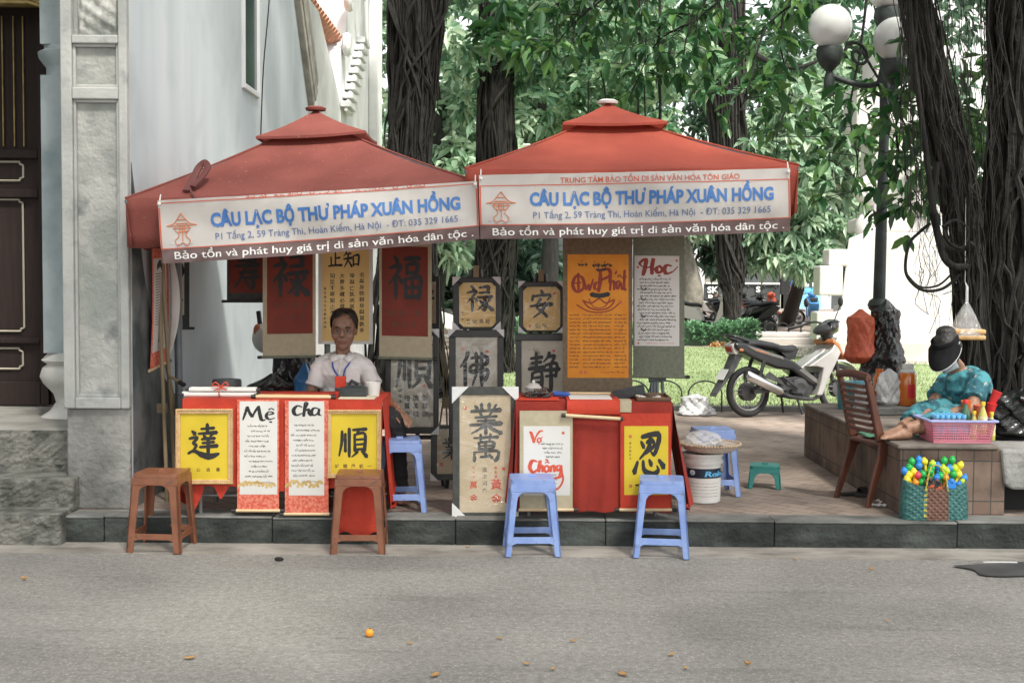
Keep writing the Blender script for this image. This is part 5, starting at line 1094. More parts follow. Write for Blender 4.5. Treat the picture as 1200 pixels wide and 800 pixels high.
mat('orange_silk', (0.66, 0.23, 0.015), (0.72, 0.28, 0.025), 0.7, 10)
mat('red_paper', (0.17, 0.023, 0.011), (0.21, 0.030, 0.014), 0.7, 6)
mat('red_cloth', (0.42, 0.030, 0.012), (0.50, 0.042, 0.016), 0.75, 5, 0.25, 40)
mat('red_velvet', (0.25, 0.020, 0.011), (0.31, 0.027, 0.014), 0.85, 5, 0.2, 60)
mat('red_brocade', (0.58, 0.09, 0.05), (0.66, 0.22, 0.15), 0.75, 60, lo=0.42, hi=0.58)
mat('mount_beige', (0.42, 0.36, 0.245), (0.46, 0.40, 0.275), 0.8, 30, 0.1, 120)
mat('mount_brown', (0.145, 0.105, 0.065), (0.19, 0.14, 0.09), 0.8, 40, 0.1, 120)
mat('mount_green', (0.15, 0.165, 0.12), (0.19, 0.205, 0.15), 0.8, 40, 0.1, 120)
mat('mount_dark', (0.045, 0.048, 0.045), (0.065, 0.068, 0.06), 0.8, 30)
mat('frame_black', (0.018, 0.017, 0.016), (0.03, 0.028, 0.026), 0.45, 12)
mat('frame_gold', (0.52, 0.33, 0.15), (0.60, 0.40, 0.20), 0.5, 30, 0.3, 90)
mat('card_white', (0.66, 0.66, 0.65), None, 0.75)
mat('bamboo', (0.20, 0.155, 0.085), (0.28, 0.22, 0.13), 0.65, 9, stretch=(1, 1, 0.2))
mat('bamboo_light', (0.62, 0.46, 0.26), (0.68, 0.52, 0.32), 0.6, 9)
mat('leaf_painting', (0.50, 0.34, 0.12), (0.60, 0.45, 0.22), 0.8, 30)
clear('film', (0.97, 0.97, 0.97), 0.055, 0.10, 1.0, 6)
# ================================================================== calligraphy strokes
K = {
 'phuc_ritual': None}
def st(s): return [[tuple(float(v) for v in p.split(',')) for p in q.split()] for q in s.strip().split('/')]
SHI = '22,6,6 30,14,9 28,20,5/8,30,5 38,25,9 30,40,7 8,64,3/25,46,8 26,70,9 26,95,6/34,48,5 42,60,9'
CH = {
 'fu': st(SHI+'/50,11,6 70,9,8 93,8,7/56,22,6 58,42,8/56,23,5 86,20,8 83,41,8/59,40,5 82,39,6/52,53,7 54,93,8/52,54,5 93,50,9 90,94,9/72,54,7 72,90,7/55,72,6 89,70,6/55,91,7 90,90,7'),
 'lu': st(SHI+'/52,12,6 82,9,9 80,30,7/50,31,5 86,29,8/44,47,6 96,44,10/70,46,9 71,80,10 68,93,7 58,86,2/52,58,5 60,66,9/66,72,8 46,90,3/90,54,8 76,68,3/74,66,4 84,80,8 98,91,12'),
 'shou': st('30,8,6 70,6,9/20,22,6 82,19,9/52,4,7 52,32,7/12,35,6 92,32,10/46,36,8 34,62,8 8,92,3/28,52,6 84,48,9/40,66,6 92,62,9/72,44,8 73,82,10 68,94,7 56,86,2/46,72,6 56,82,10'),
 'zhi_know': st('22,6,9 16,22,6 4,34,3/16,24,5 46,20,8/4,48,6 52,42,10/31,22,8 28,54,8 6,90,3/32,56,6 42,70,8 52,84,10/60,34,7 62,80,8/60,34,5 92,30,9 89,78,9/63,74,6 89,72,6'),
 'zhi_stop': st('54,8,8 54,84,9/54,46,6 84,42,9/24,40,8 26,84,8/6,90,7 50,85,9 98,84,11'),
 'fo': st('30,4,9 22,26,7 6,46,3/21,34,8 22,96,9/40,20,6 86,16,8 85,36,8 44,40,6 40,58,8 90,53,8 84,80,8 74,76,2/55,6,8 57,52,8 44,96,4/72,6,8 72,60,9 73,98,6'),
 'jing': st('10,17,6 46,13,8/27,3,8 28,40,8/13,28,6 43,25,7/4,42,7 52,38,10/15,52,7 14,80,8 8,96,4/16,52,5 43,49,8 43,90,9 35,86,2/18,64,5 41,62,6/18,76,5 41,74,6/68,3,9 62,14,6 50,25,3/64,13,5 84,11,8 73,28,5/56,33,6 90,29,8 87,60,8/48,46,6 99,42,9/56,60,5 88,57,7/72,30,8 73,84,10 68,95,7 58,88,2'),
 'an': st('50,3,6 56,14,11/18,20,7 13,38,9/16,24,6 86,19,9 76,37,4/48,32,9 34,62,9 52,74,8 76,94,10/68,46,9 56,72,9 18,97,3/6,58,6 50,53,9 96,51,11'),
 'da': st('44,16,6 84,13,8/63,2,8 64,28,8/36,30,6 92,26,9/52,34,6 57,42,9/78,31,8 70,41,4/46,46,6 86,43,8/48,57,6 84,54,7/40,69,6 94,65,9/65,42,8 66,84,9 64,90,3/16,22,5 25,30,11/8,44,6 32,41,8 20,58,7 30,64,7 14,84,4/4,88,5 22,80,8 46,91,12 72,96,14 99,88,5'),
 'shun': st('14,16,7 13,50,8 4,92,4/25,24,7 25,78,8/38,8,8 38,60,9 38,94,7/50,12,6 95,9,9/71,12,7 62,25,5/56,26,7 57,76,8/56,27,5 90,24,8 89,76,9/60,42,5 87,40,6/60,57,5 87,55,6/60,72,6 88,70,6/66,77,8 58,86,6 46,95,3/80,76,6 96,93,11'),
 'ren': st('30,12,7 78,6,11 76,30,10 66,48,8 56,42,3/56,12,9 50,34,9 24,58,4/44,24,6 58,18,8 66,30,7 40,46,7/28,22,6 36,33,9/18,64,7 8,86,11/34,62,6 38,82,10 62,90,10 78,82,8 74,72,3/52,60,6 58,70,10/80,60,6 94,74,12'),
 'wan': st('12,15,6 90,11,9/34,3,8 36,24,8/66,2,8 63,23,7/28,30,7 30,54,8/28,31,5 75,28,8 72,54,8/31,42,5 71,40,6/31,53,6 72,51,7/50,28,8 51,80,8/14,63,7 14,95,8/14,64,5 88,59,9 85,92,9 76,87,3/34,80,6 66,76,7/62,70,5 71,83,9'),
 'ye': st('38,3,8 39,22,8/61,2,8 60,22,8/20,9,6 27,20,9/81,6,8 73,19,4/8,27,7 94,22,10/34,31,6 39,40,8/68,29,7 61,39,4/20,46,6 82,42,8/25,57,6 77,54,7/5,70,7 96,64,11/50,44,8 51,99,8/46,72,8 30,84,6 8,97,3/55,70,6 70,82,8 95,95,12'),
 'me': st('2,84,4 10,40,7 16,8,9/15,8,7 22,40,8 30,66,9/30,66,5 40,30,6 50,4,8/49,4,7 53,50,9 59,86,9 70,80,3/74,54,5 92,48,6 90,38,5 78,38,5 72,60,8 80,80,7 98,72,3/80,24,4 87,16,4 95,24,4/84,94,7 87,97,7'),
 'cha': st('34,30,5 18,22,8 6,50,11 14,80,9 38,66,4/38,66,4 52,10,7 44,4,5 42,50,8 40,86,8/42,60,4 56,42,8 58,70,8 64,84,6/90,40,5 74,36,8 66,62,9 74,82,7 90,62,6 92,40,6 90,74,8 100,82,3'),
 'vo': st('6,12,4 16,16,12 28,60,14 34,88,9 44,50,7 66,8,10 86,4,6/64,56,6 54,66,8 58,86,8 74,80,7 72,60,7 62,54,5/74,58,4 84,48,4/62,98,6 65,100,6'),
 'chong': st('24,16,5 10,10,8 2,44,9 12,70,8 26,54,5/26,54,3 34,8,7 30,66,7/30,48,3 40,34,6 42,66,6/54,34,5 46,48,7 52,68,6 62,54,6 56,34,5/62,56,3 68,36,6 66,66,6/66,48,3 76,34,6 78,66,6/94,34,5 84,42,7 88,62,6 97,48,6 99,34,5 96,90,9 72,99,4/50,22,3 56,16,4 62,22,3/58,10,4 52,4,5'),
 'hoc': st('12,50,3 4,30,6 22,6,9 20,50,9 14,96,8/14,60,4 40,44,6 44,2,8 40,50,9 40,90,8/62,44,6 52,60,9 58,84,8 70,66,7 62,42,6/96,44,6 82,40,9 76,68,9 84,88,8 100,74,3/60,98,7 62,100,7'),
 'duc': st('30,14,5 12,20,9 4,60,9 20,92,8 44,70,8 40,26,8 20,10,6 6,30,5/24,2,7 25,90,7/6,50,4 34,46,5/50,50,4 52,80,7 62,56,6 64,84,6 74,50,5 78,30,4/98,46,5 86,50,8 84,76,7 98,78,4'),
 'phat': st('10,10,6 10,50,10 4,98,7/4,14,5 36,4,9 44,30,8 14,50,6/40,60,4 46,16,6 44,92,6/44,66,4 56,54,6 58,90,6/76,54,5 64,64,7 70,88,6 80,60,6 84,90,5/94,10,6 92,86,7 100,88,3/86,40,4 100,36,4/70,38,3 76,30,4 82,38,3/62,24,5 66,14,5'),
}
def scribble(b, f, x0, x1, y, hgt, wt=0.8, off=0.0016, seed=0, words=4):
    """a line of tiny illegible cursive"""
    rn = random.Random(seed); x = x0
    while x < x1-1.5:
        wl = min(rn.uniform(2.5, 7.5), x1-x); pts = []; k = max(3, int(wl/0.9))
        for i in range(k+1): pts.append((x+wl*i/k+rn.uniform(-.3, .3), y+(hgt*(0.5 if i % 2 else -0.5))*rn.uniform(.3, 1.2), wt*rn.uniform(.6, 1.5)))
        b.brush([pts], lambda px, py, l: f(px, py, off+l*.00008), 0, 0, 100, 100, n=2)
        if rn.random() < .3: b.brush([[(x+wl*.5, y-hgt*.9, wt), (x+wl*.5+.8, y-hgt*1.05, wt)]], lambda px, py, l: f(px, py, off), 0, 0, 100, 100, n=1)
        x += wl+rn.uniform(.9, 1.6)
def plane(Y, lean=0.0, y0=0, y1=1):
    def f(px, py, off=0.0):
        p = P(px, py, Y+lean*(y1-py)/(y1-y0)); p.y -= off; return p
    return f
def rect(b, f, x0, y0, x1, y1, o0, o1, skew=0.0):
    b.prism([(x0, y0), (x1, y0+skew), (x1, y1+skew), (x0, y1)], lambda x, y: f(x, y, o1), lambda x, y: f(x, y, o0))
def ln(b, f, pts, wt, off):
    b.brush([[(x, y, wt) for x, y in pts]], lambda px, py, l: f(px, py, off+l*.0001), 0, 0, 100, 100, n=4)
def seal(b, f, x, y, s, off=0.0017):
    b.m('seal_red'); rect(b, f, x-s/2, y-s/2, x+s/2, y+s/2, off-0.0003, off)
def scroll(label, Y, lean, body, field, bm, fm, content, roller=None, group='hanging scrolls', skew=0.0, wave=0.0, name='calligraphy_scroll', knob='frame_black', edge=None):
    x0, y0, x1, y1 = body
    g = plane(Y, lean, y0, y1)
    f = (lambda px, py, off=0.0: g(px, py+skew*(px-x0)/(x1-x0), off-wave*math.sin((py-y0)/(y1-y0)*5.0+x0)))
    t = thing(name, f((x0+x1)/2, y1), label, 'scroll', group)
    def sheet_(b, x0, yy0, x1, yy1, o0, o1, k=10):
        for i in range(k):
            a, c = yy0+(yy1-yy0)*i/k, yy0+(yy1-yy0)*(i+1)/k
            b.prism([(x0, a), (x1, a), (x1, c), (x0, c)], lambda x, y: f(x, y, o1), lambda x, y: f(x, y, o0))
    b = MB(bm); sheet_(b, x0, y0, x1, y1, 0, 0.002)
    if edge: b.m(edge); [sheet_(b, xa, y0, xb, y1, -0.001, 0.0026) for xa, xb in ((x0-1.4, x0), (x1, x1+1.4))]
    b.build('mount', t)
    if field:
        b = MB(fm); sheet_(b, field[0], field[1], field[2], field[3], 0.0021, 0.0032); content(b, lambda x, y, off=0: f(x, y, off+0.0032)); b.build('paper', t)
    if roller:
        ry, rm, rr = roller; b = MB(rm); a, c = f(x0-1.2, ry, 0), f(x1+1.2, ry, 0); b.tube([a, c], rr, 10); b.m(knob)
        d = (c-a).normalized()*0.03; b.tube([a-d, a], rr*1.05, 10); b.tube([c, c+d], rr*1.05, 10); b.build('roller', t, smooth=40)
    return t
def BR(b, ch, f, x, y, w, h, m='ink', wt=1.0, off=0.0006, ragged=0.10, lay=0.00012):
    b.m(m); b.brush(CH[ch], lambda px, py, l: f(px, py, off+l*lay), x, y, w, h, wt=wt*1.22, n=5, ragged=ragged)
def picture(label, Y, lean, outer, inner, fm, pm, content, group='framed calligraphy', corners=(), cs=9, chamfer=0, film=True, depth=0.03, name='framed_calligraphy', beads=False):
    x0, y0, x1, y1 = outer; a0, c0, a1, c1 = inner; f = plane(Y, lean, y0, y1)
    t = thing(name, f((x0+x1)/2, y1, -0.01), label, 'picture', group)
    b = MB(fm)
    for q in ((x0, y0, x1, c0), (x0, c1, x1, y1)): rect(b, f, *q, -depth, 0.012)
    for q in ((x0, c0, a0, c1), (a1, c0, x1, c1)): rect(b, f, *q, -depth, 0.0118)
    if chamfer:
        for sx, cx in ((1, a0), (-1, a1)):
            for sy, cy in ((1, c0), (-1, c1)): b.prism([(cx, cy), (cx+sx*chamfer, cy), (cx, cy+sy*chamfer)], lambda x, y: f(x, y, 0.0115), lambda x, y: f(x, y, 0.001))
    b.build('frame', t, bevel=0.004)
    if beads:
        b = MB('frame_gold'); s_ = Y/FPX; n1 = int((x1-x0)/2.4); n2 = int((y1-y0)/2.4)
        for i in range(n1+1):
            for y in (y0+1.3, y1-1.3): b.ball(f(x0+1.2+(x1-x0-2.4)*i/n1, y, .012), .0068, 6, 4)
        for i in range(1, n2):
            for x in (x0+1.2, x1-1.2): b.ball(f(x, y0+1.3+(y1-y0-2.6)*i/n2, .012), .0068, 6, 4)
        b.build('beading', t, kind='stuff', smooth=80)
    b = MB(pm); rect(b, f, a0-1, c0-1, a1+1, c1+1, -depth*.6, 0.0); content(b, f); b.build('paper', t)
    if film: b = MB('film'); b.grid(lambda u, v: f(a0+(a1-a0)*u, c0+(c1-c0)*v, .006+.003*math.sin(u*7+v*5)*math.sin(v*9-u*3)), 14, 14); b.build('plastic_wrap', t, smooth=180)
    for cx, cy, dx, dy in [(x0, y0, 1, 1), (x1, y0, -1, 1), (x1, y1, -1, -1), (x0, y1, 1, -1)]:
        if (dx, dy) not in corners: continue
        b = MB('card_white'); b.prism([(cx-dx*.8, cy-dy*.8), (cx+dx*cs, cy-dy*.8), (cx-dx*.8, cy+dy*cs)], lambda x, y: f(x, y, .019), lambda x, y: f(x, y, .0125)); b.build('corner_guard', t, bevel=0.002)
    return t
ALLC = ((1, 1), (-1, 1), (-1, -1), (1, -1))
# ================================================================== parasols
def parasol(label, m, FL, FR, cy, apex_px, Yf, Yb):
    """FL/FR = pixel corners of the front edge, apex pixel"""
    a, c = P(*FL, Yf), P(*FR, Yf); Yc = (Yf+Yb)/2; ap = P(*apex_px, Yc)
    dx = (P(apex_px[0], apex_px[1], Yc).x-(a.x+c.x)/2)
    bl, br = V3(a.x+0.06, Yb, a.z+0.02), V3(c.x-0.02, Yb, c.z+0.02)
    cen = V3((a.x+c.x)/2, Yc, 0)
    t = thing('parasol', V3(cen.x, Yc, PAV), label, 'parasol', 'square parasols over the tables')
    k = 0.80   # lower canopy runs this far toward the apex line
    low = [a, c, br, bl]; apl = ap-V3(0, 0, .05); top = [p.lerp(apl, k*1.0)-V3(0, 0, .03) for p in low]
    b = MB(m)
    for i in range(4):
        p0, p1, q0, q1 = low[i], low[(i+1) % 4], top[i], top[(i+1) % 4]
        def f(u, v):
            p = p0.lerp(p1, u).lerp(q0.lerp(q1, u), v); s_ = math.sin(math.pi*u); s2 = math.sin(math.pi*v)
            n = V3(0, 0, 1); p = p-n*(0.035*s2*(0.4+0.6*s_))+n*.006*math.sin(u*46+v*7*math.sin(u*5+i))*(1-s_)*s2+n*.005*math.sin((u-.5)*60*(1-v*.6)+i)*v*(1-v) - n*0.012*s_*(1-v)
            return tuple(p+n*0.004*math.sin(u*23+i)*math.sin(v*3)*(1-v))
        b.grid(f, 24, 12)
    b.build('canopy', t, smooth=30)
    for i in range(4):
        s0, s1 = low[i], top[i]; b = MB(m); b.tube([s0.lerp(s1, k_/8)-V3(0, 0, .014*math.sin(math.pi*k_/8)-.004) for k_ in range(9)], .008, 6); b.build('seam', t, smooth=80)
    b = MB(m)
    for i in range(4):
        p0, p1 = low[i], low[(i+1) % 4]; nrm = (p1-p0).cross(V3(0, 0, 1)).normalized(); hgt = 0.30 if i != 2 else 0.16
        b.grid(lambda u, v: tuple(p0.lerp(p1, u)-V3(0, 0, .012*math.sin(math.pi*u))+nrm*(0.008*math.sin(u*19+i*2)*v-0.03*v)-V3(0, 0, hgt*v+(0.012*math.sin(u*31) if v > .99 else 0))), 40, 4)
    b.build('valance', t, smooth=50, thick=0.003)
    # vent cap
    b = MB(m); cap0 = [p.lerp(apl, .655)+V3(0, 0, .045) for p in low]; capt = ap+V3(0, 0, .0)
    for i in range(4):
        p0, p1 = cap0[i], cap0[(i+1) % 4]
        b.grid(lambda u, v: tuple(p0.lerp(p1, u).lerp(capt, v)-V3(0, 0, .016*math.sin(math.pi*v)+.012*math.sin(math.pi*u)*(1-v))), 10, 6)
        b.grid(lambda u, v: tuple(p0.lerp(p1, u)-V3(0, 0, .018*v+.012*math.sin(math.pi*u))), 10, 1)
    b.build('vent_cap', t, smooth=30)
    b = MB('paper_white' if m == 'canvas_new' else m); b.lathe([(.07, -.005), (.075, .012), (.05, .024), (.01, .028)], tuple(ap), 16); b.build('finial', t, smooth=50)
    b = MB('pole_grey'); b.tube([(cen.x, Yc, PAV), (cen.x, Yc, ap.z-.3), (ap.x, ap.y, ap.z-.02)], 0.022, 12); b.build('pole', t, smooth=60)
    for i in range(4):
        b = MB('pole_grey'); b.bar(V3(ap.x, ap.y, ap.z-.12), low[i]-V3(0, 0, .02), .016, .022); b.bar(V3(cen.x, Yc, ap.z-.72), low[i].lerp(ap, .45)-V3(0, 0, .10), .014, .014); b.build('rib', t)
    b = MB('kerb_top'); b.box(cen.x-.22, cen.x+.22, Yc-.22, Yc+.22, PAV, PAV+.07); b.build('base', t, bevel=.015)
    return t, low
YF, YBK = 8.0, 10.4
tl, low1 = parasol('faded dark red square parasol beside the temple wall', 'canvas_old', (147, 233), (555, 212), 0, (370, 129), YF, YBK)
tr_, low2 = parasol('bright red square parasol with white top button, right of the faded one', 'canvas_new', (545, 198), (936, 194), 0, (712, 121), YF-.02, YBK)
b = MB('strap'); w0 = P(217, 226, 7.99)
lp_ = cr([tuple(P(*q, Y)) for q, Y in (((218, 224), 8.05), ((226, 210), 8.18), ((233, 196), 8.26), ((240, 191), 8.26), ((243, 197), 8.24), ((236, 208), 8.16), ((225, 219), 8.08))], 6)
b.tube(lp_, 0.010, 6, flat=2.6); b.tube([P(222, 221, 8.02), P(229, 233, 7.98)], .008, 6); b.build('strap', tl, smooth=60)
# ================================================================== banners
def banner(label, TL, TR, BL, BR_, Y, fold, seed):
    A, B_, C_, D_ = P(*TL, Y), P(*TR, Y), P(*BL, Y), P(*BR_, Y); rn = random.Random(seed)
    def S_(u, v, off=0.0):
        vv = max(v, fold); p = A.lerp(B_, u).lerp(C_.lerp(D_, u), (vv-fold)/(1-fold))
        p.z -= 0.012*math.sin(math.pi*u)*(0.3+0.7*v)
        p.y += 0.010*math.sin(u*17+seed)*math.sin(v*4+1)+0.006*math.sin(u*41+v*5+seed)+0.012*math.sin(u*7-v*6+seed)+.005*math.sin(u*75+v*9+2*math.sin(v*7))*(.4+.6*v)-off
        if v < fold: p.y += 0.02+(fold-v)*0.25; p.z -= (fold-v)*0.02
        return p
    t = thing('banner', A.lerp(D_, .5), label, 'banner', 'printed vinyl banners')
    b = MB('vinyl'); b.grid(lambda u, v: tuple(S_(u, v*.79)), 70, 14); b.m('vinyl_brown'); b.grid(lambda u, v: tuple(S_(u, .79+.21*v)), 70, 5)
    L = (A-B_).length; H = ((A-C_).length+(B_-D_).length)/2
    f = lambda x, y, off=0.0035: tuple(S_(x, y, off))
    def t_(s, m, x0, x1, yb, cap, o, shear=0.0): b.m(m); b.text(s, f, x0, x1, yb, cap, o, shear)
    ty = .145 if fold == 0 else .098
    t_('TRUNG TÂM BẢO TỒN DI SẢN VĂN HÓA TÔN GIÁO', 'print_red', .262, .838, ty, .085, .009)
    t_('CÂU LẠC BỘ THƯ PHÁP XUÂN HỒNG', 'print_blue', .162, .945, .485, .20, .042)
    t_('P1 Tầng 2, 59 Tràng Thi, Hoàn Kiếm, Hà Nội  - ĐT: 035 329 1665', 'print_navy', .172, .935, .688, .105, .004)
    t_('Bảo tồn và phát huy giá trị di sản văn hóa dân tộc .', 'print_white', .040, .982, .945, .115, .008)
    b.m('print_red')
    def line(x0, y0, x1, y1, w_):
        k = 40; pts = [(x0+(x1-x0)*i/k, y0+(y1-y0)*i/k, w_) for i in range(k+1)]
        b.brush([pts], lambda x, y, l: f(x, y, .003), 0, 0, 100, 100, n=1)
    line(.004, .172 if fold == 0 else .10, .998, .172 if fold == 0 else .10, .014); line(.004, .782, .998, .782, .014); line(.0035, .172, .0035, .79, .0045); line(.9965, .172, .9965, .79, .0045)
    # emblem: pagoda roof over a scrolled brush stand
    b.m('print_orange')
    def e(pts, w_=.0032): b.brush([[(.022+x*.00088, .255+y*.0050, w_) for x, y in pts]], lambda x, y, l: f(x, y, .003+l*.0001), 0, 0, 100, 100, n=4)
    def aspect(pts):  # widths differ in u and v, so draw with thin quads in real metres
        q = cr(pts, 4)
        w3 = [Vector(S_(.022+x*.00095, .255+y*.0050, .004)) for x, y in q]; b.tube(w3, .0028, 4, caps=False)
    for pts in ([(0, 38), (22, 32), (38, 16), (50, 2)], [(50, 2), (62, 16), (78, 32), (100, 38)], [(0, 38), (100, 38)], [(30, 32), (70, 32)], [(34, 20), (66, 20)], [(28, 40), (30, 56), (70, 56), (72, 40)], [(42, 40), (42, 56)], [(58, 40), (58, 56)], [(50, 40), (50, 86)], [(34, 58), (38, 70), (24, 84), (34, 98), (50, 90), (66, 98), (76, 84), (62, 70), (66, 58)], [(20, 46), (80, 46)]): aspect(pts)
    b.m('print_navy'); scribble(b, lambda x, y, o: f(x/300, y/100, .0035), 8, 31, 73.0, 1.0, .35, seed=seed); scribble(b, lambda x, y, o: f(x/300, y/100, .0035), 14, 26, 76.2, .9, .3, seed=seed+1)
    b.build('sheet', t, smooth=60)
    b = MB('paper_white')
    for u, v in ((.006, .03+fold), (.994, .03+fold)):
        p = S_(u, v); b.tube([p+V3(0, -.006, -.012), p+V3(0, .03, .05)], .004, 5); b.ball(p+V3(0, -.006, -.01), .012, 8, 6)
    b.build('tie', t, smooth=60)
    return t
banner('sagging white vinyl banner with its top edge folded over on the faded parasol', (184, 235), (559, 212), (191, 309), (562, 280), 7.91, .055, 3)
banner('taut white vinyl banner showing its full red heading on the bright red parasol', (561, 205), (926, 197), (563, 280), (926, 271), 7.885, 0.0, 8)
# ================================================================== hanging scrolls, back row
def small(b, f, txt, x, y, dx, sz, m='ink', off=.0006, o=.012):
    b.m(m)
    for i, ch in enumerate(txt): b.cjk(ch, lambda px, py: f(px, py, off), x+dx*i, y, sz, o)
def column(b, f, txt, x, y, dy, sz, m='ink', off=.0006, o=.012):
    b.m(m)
    for i, ch in enumerate(txt): b.cjk(ch, lambda px, py: f(px+random.uniform(-.3, .3), py, off), x, y+dy*i, sz, o)
def red1(b, f): BR(b, 'lu', f, 317, 296, 45, 54, wt=1.15); small(b, f, '永受嘉福', 324, 358, 11, 7.5, 'ink_brown'); small(b, f, '年年有', 332, 372, 11, 6.5, 'ink_brown'); column(b, f, '歲次書之', 321, 325, 6, 4, 'ink_brown')
def red2(b, f): BR(b, 'fu', f, 453, 297, 42, 55, wt=1.15); small(b, f, '福滿人間', 458, 366, 10.5, 7.5, 'ink_brown'); small(b, f, '來如意', 463, 379, 11, 7.5, 'ink_brown'); column(b, f, '歲次春日', 453, 330, 6, 3.6, 'ink_brown')
def red0(b, f): BR(b, 'shou', f, 272, 296, 34, 45, wt=1.15); b.m('ink_brown')
def gold0(b, f):
    BR(b, 'zhi_stop', f, 384, 293, 17, 21, wt=1.1); BR(b, 'zhi_know', f, 402, 292, 20, 24, wt=1.1)
    for i, tx in enumerate(('名與身孰親身與貨孰多', '得與亡孰病甚愛', '大費多藏必厚亡', '知足不辱知止不殆可')): column(b, f, tx, 424-i*11.5, 322+(i > 0)*1, 7.2, 6.2)
    column(b, f, '歲在春月吉日書於河內', 381, 338, 5.0, 3.2)
scroll('dark red scroll with one bold character, half hidden behind its neighbour by the wall', 9.35, 0, (266, 268, 312, 353), (269, 285, 309, 343), 'mount_dark', 'red_paper', red0, (353, 'frame_black', .010))
scroll('red scroll with a large character, hanging just left of the seated man', 9.05, 0, (308, 266, 370, 417), (313, 290, 366.5, 391.5), 'mount_beige', 'red_paper', red1, (418.5, 'mount_green', .011), skew=-1)
scroll('gold scroll covered in columns of characters behind the seated man\'s head', 9.12, 0, (373, 264, 437, 403), (377.5, 282, 432.5, 399.5), 'paper_white', 'gold_paper', gold0, None)
scroll('red scroll with a large character, hanging just right of the seated man', 9.05, 0, (444.5, 262, 506, 418), (447.5, 288, 501.5, 393), 'mount_beige', 'red_paper', red2, (419, 'mount_green', .011), skew=1.5, edge=None)
def orange(b, f):
    BR(b, 'duc', f, 670, 320, 32, 24, 'ink_darkred', 1.2); BR(b, 'phat', f, 700, 314, 34, 28, 'ink_darkred', 1.2)
    b.m('ink'); 
    for i, (x, y, x2) in enumerate(((694, 311, 718), (699, 316, 710))): scribble(b, f, x, x2, y, 4.2-i, 1.2, .0008, 40+i)
    BRt = [(683, 352), (690, 360), (702, 363), (714, 360), (720, 351), (710, 355), (702, 350), (693, 355), (683, 352)]
    b.m('ink_darkred'); ln(b, f, BRt, 1.8, .0008); ln(b, f, [(690, 350), (695, 359), (703, 361)], 1.2, .001); ln(b, f, [(715, 349), (710, 358), (703, 361)], 1.2, .0011); ln(b, f, [(676, 357), (688, 364), (702, 366), (716, 363), (726, 355)], 1.5, .0009)
    b.m('ink'); ln(b, f, [(693, 345), (703, 346.5), (713, 344.5)], 5.5, .0012)
    scribble(b, f, 678, 688, 310, 4, 1, .0008, 77)
    b.m('ink_brown')
    for i in range(15):
        y = 369+i*4.35; scribble(b, f, 667.5, 680, y, 1.9, .55, .0007, 100+i)
        scribble(b, f, 683, 717, y, 1.8, .55, .0007, 130+i); scribble(b, f, 720, 734, y, 1.9, .55, .0007, 160+i)
    b.m('ink_darkred'); scribble(b, f, 704, 732, 436, 2, .5, .0007, 200); seal(b, f, 727, 354, 3.5, .001); seal(b, f, 681, 436, 3, .001); seal(b, f, 686, 436, 3, .001)
scroll('tall brown scroll with an orange panel of red title, lotus and verses', 8.75, 0, (659.5, 262, 741, 465), (665, 298, 736.5, 442.5), 'mount_brown', 'orange_silk', orange, (466, 'mount_brown', .010), skew=0)
def hoc(b, f):
    BR(b, 'hoc', f, 748, 302, 40, 21, 'ink_darkred', 1.15); b.m('ink_darkred'); ln(b, f, [(778, 321), (787, 319), (794, 312)], 1.3, .0016)
    b.m('ink'); rn = random.Random(5)
    for i in range(19): scribble(b, f, 746.5+rn.uniform(0, 4), 793-rn.uniform(0, 9), 327+i*3.95, 2.0, .62, .0008, 300+i)
    for i in (3, 6, 11, 15): ln(b, f, [(751, 324+i*4), (754, 327.5+i*4), (757, 325+i*4)], 1.2, .0011)
    b.m('ink_red'); scribble(b, f, 757, 790, 402, 1.5, .35, .0008, 331); seal(b, f, 747.5, 313, 2.6, .001); seal(b, f, 793, 305, 2.6, .001); seal(b, f, 748, 402, 2.2, .001)
scroll('green scroll with a white sheet of verses under a red brush title', 8.9, 0, (741.8, 262, 802, 440), (743.5, 299.5, 796, 405), 'mount_green', 'paper_white', hoc, (441, 'mount_green', .011), skew=0.5)
# scroll hanging edge-on near the pillar and the one behind the pole
t = thing('calligraphy_scroll', P(183, 432, 8.6), 'narrow white scroll with red ends curling outward beside the temple pillar', 'scroll', 'hanging scrolls')
Ye = 8.55
def sd(u, v, off=0):  # u across (toward the back), v down
    x = 178+(-3.5)*v+2.5*math.sin(v*2.6); p = P(x, 284+150*v, Ye); q_ = P(x+18+2*v, 283+141*v, Ye+.32); r = p.lerp(q_, u)
    return r+V3(.35, -1, 0).normalized()*off
b = MB('red_brocade'); b.grid(lambda u, v: tuple(sd(u, v)), 4, 24); b.build('mount', t, smooth=60, thick=.003)
b = MB('paper_white'); b.grid(lambda u, v: tuple(sd(.08+.78*u, .13+.74*v, .004)), 3, 20); b.m('ink'); rn = random.Random(3)
for i in range(20): b.brush([[(.2+.55*k/6, .25+i*.021+.008*(k % 2), .006) for k in range(7)]], lambda x, y, l: tuple(sd(x, y, .006)), 0, 0, 100, 100, n=1)
b.brush([[(.3, .20, .05), (.5, .17, .06), (.6, .22, .04)], [(.4, .80, .02), (.5, .76, .03), (.7, .82, .02)]], lambda x, y, l: tuple(sd(x, y, .006+l*.0005)), 0, 0, 100, 100, n=4); b.build('paper', t)
b = MB('paper_white'); b.grid(lambda u, v: tuple(sd(1, v)+V3(.004+.07*u*math.sin(math.pi*v), .02, 0)), 3, 20); b.build('curled_edge', t, thick=.002, smooth=80)
b = MB('bamboo_light'); b.tube([sd(-.05, 1), sd(1.05, 1)], .011, 8); b.m('frame_black').tube([sd(1.05, 1), sd(1.18, 1)], .013, 8); b.build('roller', t, smooth=50)
